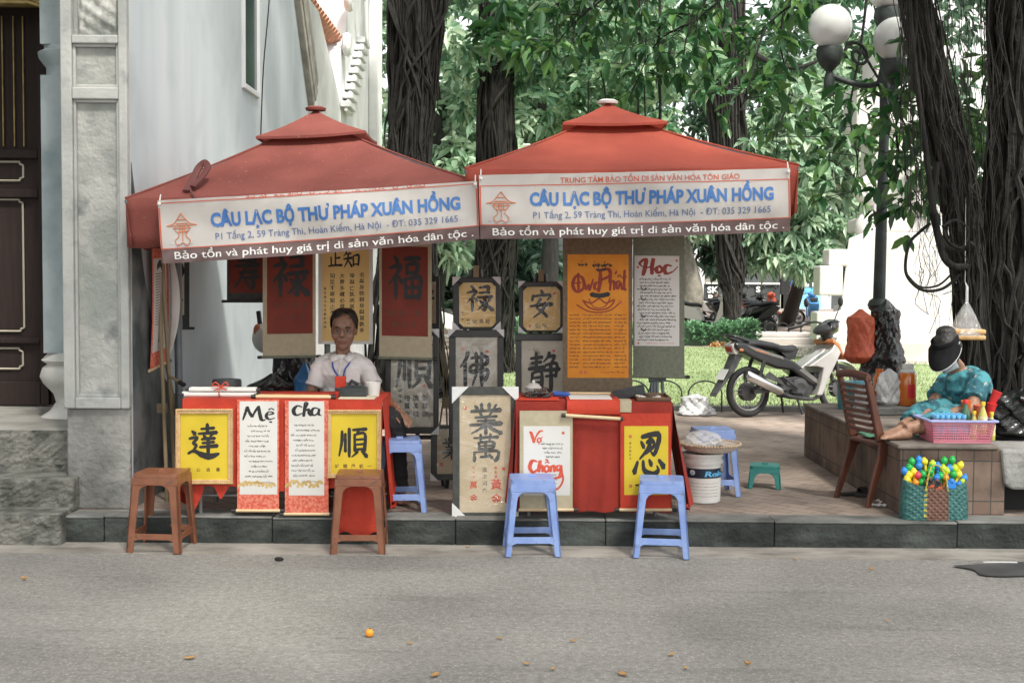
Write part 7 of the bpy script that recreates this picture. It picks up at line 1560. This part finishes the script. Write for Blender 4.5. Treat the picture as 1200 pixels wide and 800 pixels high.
b.grid(lambda u, v: cyl(-72+144*u, .175+.065*v), 30, 2); b.m('paper_white').grid(lambda u, v: cyl(-58+118*u, .025+.145*v), 30, 2); b.m('label_blue').grid(lambda u, v: cyl(-72+144*u, .010+.010*v), 30, 2)
b.m('label_blue').text('Rela', lambda x, y: cyl(x, .222-y, .0008), -2, 66, .034, .036, .03, .15); b.m('paper_white'); b.poly([cyl(-40+9*math.cos(a), .212+.018*math.sin(a), .0008) for a in np.linspace(0, 6.28, 16)[:-1]]); b.m('label_blue'); b.poly([cyl(-41+5*math.cos(a), .208+.009*math.sin(a), .0014) for a in np.linspace(0, 6.28, 10)[:-1]])
b.m('label_navy')
for k in range(5): scribble(b, lambda x, y, o: cyl(x, y/100, .0008), -50, 50, 14-k*2.2, .25, .18, seed=k)
b.build('label', t, smooth=60)
b = MB('table_metal'); b.tube([(BX+.140*math.cos(a), BY-.02-.07*abs(math.sin(a)), PAV+BH-.055-.09*math.sin(a)) for a in np.linspace(math.pi, 0, 20)], .003, 5); b.build('handle', t)
TX, TY = P(832, 519, BY).x, BY; zt = PAV+BH+.003
t = thing('winnowing_tray', V3(TX, TY, zt), 'round woven bamboo tray resting on the white bucket', 'tray')
b = MB('wicker_pale'); b.lathe([(.02, 0), (.13, .004), (.17, .018), (.200, .055), (.205, .060), (.197, .058), (.165, .024), (.125, .011), (.02, .008)], (TX, TY, zt), 48); b.build('basketwork', t, smooth=60)
b = MB('wicker')
for k in range(64): a = 6.283*k/64; b.ball((TX+.204*math.cos(a), TY+.204*math.sin(a), zt+.058), .0105, 6, 5)
b.build('rim', t, smooth=80, kind='stuff')
b = MB('bead_dark'); rn = random.Random(6)
for k in range(90): b.ball((TX-.02+rn.gauss(0, .06), TY+rn.gauss(0, .05), zt+.016+rn.random()*.02), rn.uniform(.007, .013), 6, 4)
tag(b.build('dried_fruit', smooth=80), 'dark dried fruit heaped on the woven tray', 'fruit', kind='stuff')
clear('cling', (0.93, 0.93, 0.92), .10, .15, 1.0, 14, milky=.42)
bag('plastic_bag', (TX-.055, TY, zt+.085), .12, .09, .065, 'cling', 'clear crumpled plastic bag lying over the dried fruit', 'bag', 31, .3)
# ================================================================== brown plastic chair
def chair():
    t = thing('plastic_chair', (0, 0, 0), 'brown slatted plastic chair with a folded green cloth facing the planter', 'chair'); m = 'chair_brown'
    # seat faces +X, back at -X
    b = MB(m); o = [(-.20, -.19), (.20, -.225), (.225, -.20), (.225, .20), (.20, .225), (-.20, .19)]; b.prism(o, lambda x, y: (x, y, .435), lambda x, y: (x, y, .405)); b.build('seat', t, bevel=.012)
    for s_ in (-1, 1):
        b = MB(m); pts = [(.205, .435, .07), (.20, .36, .06), (.235, .2, .042), (.27, 0, .03)]
        q = cr([(x, z, w_) for x, z, w_ in pts], 5); b.prism([(x-w_, z) for x, z, w_ in q]+[(x, z) for x, z, w_ in q][::-1], lambda x, z: (x, s_*(.215+.03*(.435-z)), z), lambda x, z: (x, s_*(.19+.03*(.435-z)), z)); b.build('leg', t, bevel=.005)
        b = MB(m); q = cr([(-.19, .435, .07), (-.20, .34, .065), (-.245, .18, .05), (-.29, 0, .035)], 5); b.prism([(x, z) for x, z, w_ in q]+[(x+w_, z) for x, z, w_ in q][::-1], lambda x, z: (x, s_*(.20+.03*(.435-z)), z), lambda x, z: (x, s_*(.175+.03*(.435-z)), z)); b.build('leg', t, bevel=.005)
        b = MB(m); b.prism([(-.135, .435), (-.20, .435), (-.30, .86), (-.265, .868)], lambda x, z: (x, s_*(.195+.0*(z)), z), lambda x, z: (x, s_*.155, z)); b.build('back_post', t, bevel=.01)
        b = MB(m); b.prism([(-.14, .406), (.14, .406), (.14, .37), (.08, .385), (-.08, .385), (-.14, .36)], lambda x, z: (x, s_*.205, z), lambda x, z: (x, s_*.192, z)); b.build('seat_rail', t)
    for k in range(8):
        z = .49+k*.043; x = -.205-.095*(z-.435)/.43; b = MB(m); b.box(x-.012, x+.014, -.156, .156, z, z+.024); b.build('slat', t, bevel=.004)
    b = MB(m); b.rings([((-.283+.012*0, y, .86+.022*math.cos(y*7)), (.02, 0, 0), (0, 0, .028)) for y in np.linspace(-.195, .195, 11)], 10); b.build('top_rail', t, smooth=60)
    b = MB('plastic_teal'); 
    return t
ch = chair(); g = G(1048, 592, PAV); ch.location = (g.x+.0, 8.72, PAV); ch.rotation_euler = (0, 0, R(16))
mat('green_cloth', (0.02, 0.11, 0.06), (0.10, 0.24, 0.15), 0.85, 14, .2)
b = MB('green_cloth'); b.grid(lambda u, v: (-.16+.34*u+.02*math.sin(v*9), -.15+.30*v, .002+.012*abs(math.sin(v*8+u))+.006*math.sin(u*15)), 16, 16); fc = b.build('folded_cloth', smooth=60, thick=.006); tag(fc, 'folded green patterned cloth on the brown chair seat', 'cloth')
fc.location = Vector((g.x, 8.72, PAV+.44))+Matrix.Rotation(R(16), 3, 'Z') @ V3(.01, 0, 0); fc.rotation_euler = (0, 0, R(16))
# ================================================================== the seller's goods on the planter
mat('pink_plastic', (0.62, 0.20, 0.26), (0.68, 0.25, 0.31), 0.4, 6)
mat('lilac_plastic', (0.36, 0.40, 0.72), None, 0.4)
mat('orange_juice', (0.60, 0.15, 0.015), (0.66, 0.20, 0.03), 0.15, 3, coat=.6)
mat('tub_teal', (0.03, 0.15, 0.17), (0.04, 0.19, 0.21), 0.35, 4)
clear('tub_clear', (0.80, 0.86, 0.88), .12, .1, .2, 10, milky=.35)
mat('tub_lid', (0.10, 0.32, 0.40), None, .4)
mat('bread', (0.45, 0.25, 0.09), (0.58, 0.36, 0.15), .7, 14, .2)
clear('water_bottle', (0.55, 0.72, 0.93), .16, .08, .3, 30, milky=.18)
mat('cap_yellow', (0.75, 0.52, 0.03), None, .35); mat('label_yellow', (0.70, 0.62, 0.10), (0.80, 0.78, 0.6), .45, 30); mat('soft_drink', (0.55, 0.50, 0.12), None, .12, coat=.5); mat('bottle_green', (0.05, 0.16, 0.09), None, .15, coat=.5); mat('straw_red', (0.62, 0.03, 0.03), None, .4); mat('straw_orange', (0.60, 0.14, 0.03), None, .4)
bx0, bx1, by0, by1, bz = P(1096, 527, 8.28).x, P(1163, 527, 8.28).x, 8.32, 8.60, PT
t = thing('plastic_basket', V3((bx0+bx1)/2, 8.45, PT), 'pink lattice plastic basket with a lilac rim on the planter corner', 'basket')
fl = .022; bh = .135
def bp(s_, z, side, inn=0):
    k = fl*z/bh-inn
    c4 = [(bx0-k, by0-k), (bx1+k, by0-k), (bx1+k, by1+k), (bx0-k, by1+k)]; a, c = c4[side], c4[(side+1) % 4]; return (a[0]+(c[0]-a[0])*s_, a[1]+(c[1]-a[1])*s_, bz+.004+z)
for side in range(4):
    b = MB('pink_plastic'); n = 26 if side % 2 == 0 else 18
    for k in range(n+1): s_ = k/n; b.bar(bp(s_, 0, side), bp(s_, bh, side), .005, .003)
    for z in np.linspace(0, bh, 9): b.bar(bp(0, z, side), bp(1, z, side), .003, .0075 if 0 < z < bh else .02)
    b.build('lattice_side', t)
b = MB('pink_plastic'); b.box(bx0, bx1, by0, by1, bz+.002, bz+.008); b.build('bottom', t)
b = MB('lilac_plastic')
for side in range(4): b.bar(bp(-.01, bh+.006, side, -.008), bp(1.01, bh+.006, side, -.008), .024, .014)
b.build('rim', t, bevel=.004)
def bottle(kind, loc, label, group):
    x, y, z = loc
    if kind == 'water':
        t = thing('water_bottle', loc, label, 'bottle', group); b = MB('water_bottle'); b.lathe([(.024, 0), (.028, .006), (.028, .03), (.025, .035), (.028, .04), (.028, .10), (.024, .115), (.012, .135), (.011, .15)], (x, y, z), 16); b.build('bottle_body', t, smooth=50)
        b = MB('label_blue'); b.lathe([(.0286, .05), (.0286, .09)], (x, y, z), 16, caps=False); b.build('label', t, smooth=60); b = MB('label_blue'); b.lathe([(.0145, .148), (.0145, .168), (.013, .170)], (x, y, z), 14); b.build('cap', t, smooth=40)
    else:
        t = thing('drink_bottle', loc, label, 'bottle', group); b = MB('soft_drink' if kind == 'soda' else 'bottle_green'); b.lathe([(.026, 0), (.032, .008), (.033, .05), (.029, .08), (.033, .11), (.030, .145), (.016, .185), (.013, .20), (.013, .215)], (x, y, z), 18); b.build('bottle_body', t, smooth=50)
        b = MB('label_yellow' if kind == 'soda' else 'bottle_green'); b.lathe([(.0336, .045), (.0305, .08), (.0336, .115), (.0322, .135)], (x, y, z), 18, caps=False); b.build('label', t, smooth=60); b = MB('cap_yellow' if kind == 'soda' else 'straw_red'); b.lathe([(.0165, .210), (.017, .235), (.015, .238)], (x, y, z), 14); b.build('cap', t, smooth=40)
    return t
pr = bottle('water', (0, 0, 0), 'small blue-capped water bottle packed at the left of the pink basket', 'water bottles in the pink basket'); first = True
for r in range(3):
    for k in range(6):
        loc = (P(1101+k*6.4, 510, 8.3).x+.004*r, by0+.04+r*.062, bz+.010)
        if first: pr.location = loc; first = False
        else: dup(pr, pr['label'], loc)
ps = bottle('soda', (0, 0, 0), 'x', 'drink bottles in the pink basket')
for i, (px, Y, lab, dz) in enumerate(((1141, 8.40, 'yellow-capped drink bottle nearest the water bottles', .0), (1151, 8.38, 'tallest yellow-capped drink bottle, middle of the three in front', .035), (1161.5, 8.40, 'yellow-capped drink bottle at the right end of the pink basket', -.005))):
    if i == 0: ps.location = (P(px, 510, Y).x, Y, bz+.012+dz); ps['label'] = lab; ps.scale = (.8, .8, .8)
    else: o = dup(ps, lab, (P(px, 510, Y).x, Y, bz+.012+dz)); o.scale = (.8,)*3 if i == 2 else (.92,)*3
pg = bottle('green', (P(1131, 505, 8.5).x, 8.5, bz+.03), 'dark green bottle with a red cap behind the yellow-capped drinks', 'drink bottles in the pink basket')
for i, (px, py, m, lab, dx) in enumerate(((1133, 477, 'straw_orange', 'orange cup of straws behind the bottles', -.01), (1163, 466, 'straw_red', 'tilted bright red plastic scoop above the bottles', .03), (1146, 482, 'seal_red', 'dull red cup behind the tallest drink bottle', 0), (1160, 480, 'straw_red', 'red cup leaning behind the right drink bottle', .01))):
    c = P(px, py, 8.55); b = MB(m); b.tube([(c.x-dx, 8.56, c.z-.12), (c.x, 8.55, c.z-.03), (c.x+dx, 8.54, c.z+.045)], [.018, .022, .034], 14); tag(b.build('plastic_cup', smooth=50), lab, 'cup', 'cups behind the bottles')
# tubs, juice bottle
def tub(px0, px1, py0, py1, Y, m, lm, label, name='tub', box=True):
    x0, x1 = P(px0, py1, Y).x, P(px1, py1, Y).x; z1 = P(600, py0, Y).z+.0; r = (x1-x0)/2; cx = (x0+x1)/2; t = thing(name, (cx, Y+r, PT), label, 'tub')
    b = MB(m); b.rings([((cx, Y+r, z), (r*k, 0, 0), (0, r*.8*k, 0)) for z, k in ((PT, .86), (PT+.01, .88), (z1-.03, .98))], 20); b.build('bowl', t, smooth=50)
    b = MB(lm); b.rings([((cx, Y+r, z), (r*k, 0, 0), (0, r*.8*k, 0)) for z, k in ((z1-.029, 1.02), (z1-.005, 1.03), (z1, .98), (z1+.002, .5))], 20); b.build('lid', t, smooth=40)
tub(983, 1003, 444, 472, 10.35, 'tub_teal', 'tub_lid', 'dark teal plastic tub behind the chair back')
tub(1003, 1024, 444, 473, 10.2, 'tub_clear', 'tub_lid', 'clear plastic tub with a blue lid beside the white carrier bag')
c = P(1063, 470, 10.15); t = thing('juice_jug', (c.x, 10.15, PT+.06), 'large bottle of orange juice on the stone slab', 'bottle')
b = MB('orange_juice'); b.lathe([(.062, 0), (.068, .008), (.068, .245), (.058, .262)], (c.x, 10.15, PT+.062), 24); b.build('bottle_body', t, smooth=50); b = MB('bucket_white'); b.lathe([(.060, .262), (.058, .275), (.046, .285), (.046, .325), (.042, .33)], (c.x, 10.15, PT+.062), 20); b.build('cap', t, smooth=40)
b = MB('straw_red'); 
def jl(a, z): return (c.x+.069*math.sin(R(a)), 10.15-.069*math.cos(R(a)), PT+.062+z)
b.grid(lambda u, v: jl(-15+60*u, .06+.11*v), 8, 2); b.build('label', t)
c2 = P(1033, 437, 10.3); t = thing('juice_jug', (c2.x, 10.3, PT+.06), 'orange capped jug peeping over the white carrier bag', 'bottle'); b = MB('orange_juice'); b.lathe([(.05, 0), (.05, .20), (.03, .24)], (c2.x, 10.36, PT+.062), 18); b.build('bottle_body', t, smooth=50); b = MB('straw_orange'); b.lathe([(.03, .24), (.03, .275)], (c2.x, 10.36, PT+.062), 16); b.build('cap', t, smooth=40)
# hanging plastic bag of bread
HY = 9.3; t = thing('hanging_bag', P(1131, 390, HY), 'clear plastic bag of flat bread loaves hanging from the banyan', 'bag')
clear('bag_clear', (0.94, 0.94, 0.93), .14, .12, .8, 16, milky=.16); top = P(1133, 352, HY); A_, B2 = P(1110, 391, HY), P(1153, 391, HY); dz = A_.z-.012
def hb_(u, v): a = 2*math.pi*u; r = (1-v)**.8; return (top.x*(v)+(1-v)*((A_.x+B2.x)/2)+math.cos(a)*(B2.x-A_.x)/2*r, HY+.09*math.sin(a)*r, dz+(top.z-dz)*v)
b = MB('bag_clear'); b.grid(hb_, 28, 10); b.build('sack', t, smooth=40)
b = MB('cling'); b.tube([top-V3(0, 0, .02), top+V3(0, 0, .1), P(1131, 330, HY+.05), P(1132, 200, HY+.3)], [.012, .010, .002, .0018], 8); b.build('knot', t, smooth=60)
for z in (0, .042):
    b = MB('bread'); b.box(A_.x+.006+z*.1, B2.x-.006, HY-.07, HY+.07, dz+z-.03, dz+z+.006); tag(b.build('bread_slab', bevel=.012), ['lower flat bread slab in the hanging clear bag', 'upper flat bread slab in the hanging clear bag'][z > 0], 'bread', 'bread in the hanging bag')
# ================================================================== woven bag with toy pumps
mat('weave_teal', (0.025, 0.10, 0.095), (0.05, 0.17, 0.155), .5, 40); mat('weave_brown', (0.12, 0.055, 0.035), (0.17, 0.085, 0.055), .5, 40); mat('weave_yellow', (0.50, 0.42, 0.06), None, .5)
for nm in ('weave_teal', 'weave_brown', 'weave_yellow'):
    m = MATS[nm]; n = m.node_tree; wv = n.nodes.new('ShaderNodeTexWave'); wv.wave_type = 'BANDS'; wv.bands_direction = 'DIAGONAL'; wv.inputs['Scale'].default_value = 16
    w2 = n.nodes.new('ShaderNodeTexWave'); w2.wave_type = 'BANDS'; w2.bands_direction = 'DIAGONAL'; w2.inputs['Scale'].default_value = 16; mp = n.nodes.new('ShaderNodeMapping'); mp.inputs['Scale'].default_value = (-1, 1, 1); tc = n.nodes['Texture Coordinate']
    n.links.new(tc.outputs['Object'], wv.inputs['Vector']); n.links.new(tc.outputs['Object'], mp.inputs['Vector']); n.links.new(mp.outputs[0], w2.inputs['Vector']); mx = n.nodes.new('ShaderNodeMath'); mx.operation = 'MAXIMUM'
    n.links.new(wv.outputs['Fac'], mx.inputs[0]); n.links.new(w2.outputs['Fac'], mx.inputs[1]); bp_ = n.nodes.new('ShaderNodeBump'); bp_.inputs['Strength'].default_value = .9; bp_.inputs['Distance'].default_value = .006; n.links.new(mx.outputs[0], bp_.inputs['Height']); n.links.new(bp_.outputs[0], n.nodes['Principled BSDF'].inputs['Normal'])
GX, GY = P(1095, 617, 8.06).x, 8.09; wz = PAV+.006; gh = .245; gw0, gw1 = .212, .195
t = thing('woven_bag', (GX, GY, wz), 'teal and brown woven plastic bag full of toys at the kerb', 'bag')
def wb_(u, z):   # superellipse section
    a = 2*math.pi*u-math.pi/2; k = z/gh; w_ = (gw0+(gw1-gw0)*k)*(1+.03*math.sin(k*3)); d_ = .085-.01*k; cs, sn = math.cos(a), math.sin(a)
    zz = z*(1-.10*(1-abs(cs)**1.5)*(k > .99)-.08*k*(1-abs(cs)))
    return (GX+w_*math.copysign(abs(cs)**.55, cs), GY+d_*math.copysign(abs(sn)**.7, sn), wz+zz)
b = MB('weave_teal'); N = 96; rows = 14
vs = [wb_(i/N, gh*j/rows) for j in range(rows+1) for i in range(N)]
base = len(b.v); b.v += vs
for m_ in ('weave_teal', 'weave_brown', 'weave_yellow'): b.m(m_)
for j in range(rows):
    for i in range(N):
        x = (vs[j*N+i][0]+vs[j*N+(i+1) % N][0])/2-GX; ax_ = abs(x+.005)
        b.f.append((j*N+i, j*N+(i+1) % N, (j+1)*N+(i+1) % N, (j+1)*N+i)); b.fm.append(b.mats.index('weave_brown') if ax_ < .066 else (b.mats.index('weave_yellow') if ax_ < .076 and j % 2 else 0))
b.f.append(tuple(range(N))[::-1]); b.fm.append(0); b.build('bag_body', t, smooth=60, thick=.004)
b = MB('weave_yellow')
for s_ in (-1, 1): b.tube(cr([(GX+.07*s_-.01, GY-.088, wz+gh-.06), (GX+.055*s_-.01, GY-.085, wz+gh+.03), (GX+.03*s_-.01, GY-.06, wz+gh+.085), (GX-.01, GY-.05, wz+gh+.10)], 5), .005, 6)
b.build('bag_handle', t, smooth=60)
mat('toy_green', (0.02, 0.42, 0.08), None, .35); mat('toy_yellow', (0.85, 0.68, 0.04), None, .35); mat('toy_blue', (0.03, 0.24, 0.72), None, .35); mat('toy_red', (0.72, 0.06, 0.10), None, .35); mat('toy_orange', (0.80, 0.30, 0.02), None, .35); mat('toy_lime', (0.50, 0.68, 0.03), None, .35); mat('toy_black', (0.02, .02, .022), None, .4)
def toy(m):
    t = thing('toy_hammer', (0, 0, 0), 'x', 'toy', 'toys in the woven bag'); b = MB(m); b.tube([(0, 0, -.07), (0, 0, .0)], .010, 8); b.build('stick', t, smooth=60)
    b = MB(m); b.lathe([(.008, 0), (.016, .006), (.022, .018), (.023, .030), (.017, .040), (.012, .044), (.013, .048), (.006, .052)], (0, 0, 0), 12); b.build('knob', t, smooth=50); return t
protos = {m: None for m in ('toy_green', 'toy_yellow', 'toy_blue', 'toy_red', 'toy_orange', 'toy_lime')}
lay = [(1069, 541, 'green'), (1066, 548, 'green'), (1077, 539, 'blue'), (1084, 541, 'yellow'), (1077, 546, 'blue'), (1061, 552, 'blue'), (1071, 553, 'yellow'), (1066, 557, 'yellow'), (1076, 557, 'red'), (1082, 556, 'green'), (1091, 549, 'green'), (1090, 553, 'green'), (1099, 546, 'blue'), (1106, 540, 'green'), (1115, 539, 'green'), (1105, 549, 'lime'), (1109, 552, 'lime'), (1112, 549, 'blue'), (1118, 549, 'lime'), (1124, 545, 'yellow'), (1116, 556, 'green'), (1107, 560, 'orange'), (1097, 560, 'blue'), (1102, 558, 'green'), (1074, 566, 'orange'), (1081, 566, 'green'), (1122, 556, 'yellow'), (1128, 560, 'blue'), (1064, 562, 'yellow'), (1127, 565, 'lime'), (1122, 568, 'blue'), (1093, 544, 'lime')]
rank = {}
nm = {'green': 'bright green', 'blue': 'blue', 'yellow': 'yellow', 'red': 'red', 'orange': 'orange', 'lime': 'lime yellow'}
side_ = lambda x: 'left end' if x < 1076 else ('right end' if x > 1113 else 'middle')
hgt_ = lambda y: 'high' if y < 548 else ('half way up' if y < 557 else 'low')
for i, (px, py, cname) in enumerate(lay):
    m = 'toy_'+cname; Y = 8.155-(py-540)*.0026; lab = f'{nm[cname]} plastic toy knob {hgt_(py)} at the {side_(px)} of the woven bag'
    p = P(px, py+4, Y)
    if protos[m] is None: o = protos[m] = toy(m)
    else: o = dup(protos[m], lab)
    o['label'] = lab; o.location = p; o.rotation_euler = (R(random.uniform(-8, 8)), R((px-1095)*.5+random.uniform(-8, 8)), 0)
mat('toy_mix', (0.02, 0.02, 0.025), (0.5, 0.1, 0.03), .4, 30, lo=.5, hi=.52)
for k, (px, py, lab) in enumerate(((1090, 566, 'dark toy car among the knobs at the front of the woven bag'), (1099, 568, 'dark red toy lump at the front rim of the woven bag'), (1115, 567, 'dark blue toy lump at the front right rim of the woven bag'))):
    c = P(px, py, 8.02); b = MB('toy_mix' if k < 2 else 'toy_blue'); b.box(c.x-.028, c.x+.028, c.y-.01, c.y+.04, c.z-.03, c.z+.02); b.ball((c.x, c.y, c.z+.02), .018, 10, 6); tag(b.build('toy_car', bevel=.008), lab, 'toy', 'toys in the woven bag')
# ================================================================== litter
mat('sandal', (0.02, 0.018, 0.017), None, .6)
for k, (px, py, rz, lab) in enumerate(((1004, 580, 12, 'black sandal on the paving left of its pair under the chair'), (1022, 582, -8, 'black sandal on the paving right of its pair under the chair'))):
    g = G(px, py, PAV); t = thing('sandal', g, lab, 'sandal', 'pair of sandals'); M = Matrix.Translation(g) @ Matrix.Rotation(R(rz), 4, 'Z')
    b = MB('sandal'); b.prism([(-.12, -.035), (-.06, -.035), (.05, -.045), (.11, -.035), (.125, 0), (.11, .035), (.05, .045), (-.06, .035), (-.12, .03)], lambda x, y: M @ V3(x, y, .022), lambda x, y: M @ V3(x, y, .002)); b.build('sole', t, bevel=.005)
    b = MB('sandal'); b.grid(lambda u, v: M @ V3(.02+.05*v, -.045+.09*u, .022+.035*math.sin(math.pi*u)), 10, 2); b.build('strap', t, thick=.004)
rn = random.Random(9)
for k, (px, py, sz, lab) in enumerate(((1040, 590, .09, 'scrap of white paper beside the woven bag'), (1030, 594, .05, 'small torn white paper near the chair leg'), (1048, 585, .05, 'crumpled white wrapper by the planter side'))):
    g = G(px, py, PAV); b = MB('paper_white'); b.grid(lambda u, v: (g.x+(u-.5)*sz*1.6+.01*math.sin(v*7), g.y+(v-.5)*sz, PAV+.006+.018*abs(math.sin(u*6+v*4+k))), 8, 8); tag(b.build('paper_scrap', thick=.001), lab, 'litter', 'paper litter')
leafs = [(28, 680, 'curled pale dry leaf on the road near the left edge', .07), (480, 755, 'small yellow leaf on the road below the orange ball', .05), (222, 772, 'flattened orange leaf low on the road at left', .09), (730, 791, 'flattened orange leaf at the bottom of the road', .10), (617, 779, 'orange leaf in the row of fallen leaves on the road, leftmost', .06), (648, 785, 'orange leaf in the row of fallen leaves on the road, second', .05), (672, 752, 'thin orange leaf farther up the road, below the blue stools', .06), (787, 768, 'orange leaf on the road below the right blue stool', .07), (803, 784, 'yellow leaf near the bottom of the road right of centre', .05), (876, 780, 'curled orange leaf standing on the road right of centre', .05), (1021, 669, 'curled yellow leaf on the road near the wet patch', .05), (932, 656, 'dry leaf in the gutter right of the blue stools', .05), (1040, 729, 'brown leaf on the road towards the right', .05), (586, 749, 'brownish leaf on the road below the left blue stool', .05), (510, 792, 'orange leaf cut off by the bottom edge of the road', .10), (548, 642, 'yellow leaf in the gutter below the big floor frame', .05)]
for px, py, lab, sz in leafs:
    g = G(px, py, 0.002); b = MB('leaf_dry'); a = rn.uniform(0, 6); h = .004 if 'curled' not in lab else .012; sz *= .6
    def lf(u, v):
        x = (u-.5)*sz; y = (v-.5)*sz*.55*math.sin(math.pi*min(.97, max(.03, u)))**.7; z = h*abs(2*v-1)**1.5+h*.8*(2*u-1)**2*rn.uniform(.95, 1.05)
        return (g.x+x*math.cos(a)-y*math.sin(a), g.y+x*math.sin(a)+y*math.cos(a), .008+z)
    b.grid(lf, 8, 6); tag(b.build('fallen_leaf', smooth=60, thick=.001), lab, 'leaf', 'fallen leaves on the road')
g = G(433, 746, 0); b = MB('toy_orange'); b.ball((g.x, g.y, .020), .020, 16, 12); b.m('bark').tube([(g.x, g.y, .039), (g.x+.004, g.y, .043)], .003, 6); tag(b.build('orange_fruit', smooth=80), 'single small orange fruit lying on the road', 'fruit')
g = G(327, 657, 0); b = MB('bark'); b.ball((g.x, g.y, .012), .022, 10, 6, sc=(1.3, .7, .6)); tag(b.build('pebble', smooth=60), 'dark pebble on the road edge below the left table', 'pebble')
g = G(1172, 661, 0); b = MB('paper_white'); b.box(g.x-.10, g.x+.10, g.y-.01, g.y+.01, .012, .016); tag(b.build('paper_strip'), 'thin white strip lying on the wet patch', 'litter')
g = G(1122, 614, PAV); b = MB('marble_low'); b.ball((g.x+.08, 8.16, PAV+.014), .05, 10, 6, sc=(1.2, .5, .3)); tag(b.build('stone', smooth=40), 'flat pale stone at the foot of the planter front', 'stone')
for o in [o for o in S.objects if o.name.startswith('helmet')]:
    c = P(312, 396, 10.6); b = MB('white_body'); b.ball(c, .13, 20, 14, sc=(.9, 1, 1)); b.build('shell', o, smooth=80); b = MB('orange_stripe'); b.ball(c+V3(-.06, -.06, .06), .06, 12, 8, sc=(.6, .6, 1)); b.build('stripe', o, smooth=80); b = MB('frame_black'); b.tube([c+V3(-.05, 0, .1), c+V3(-.07, .03, .22)], .02, 8); b.build('strap', o, smooth=60)
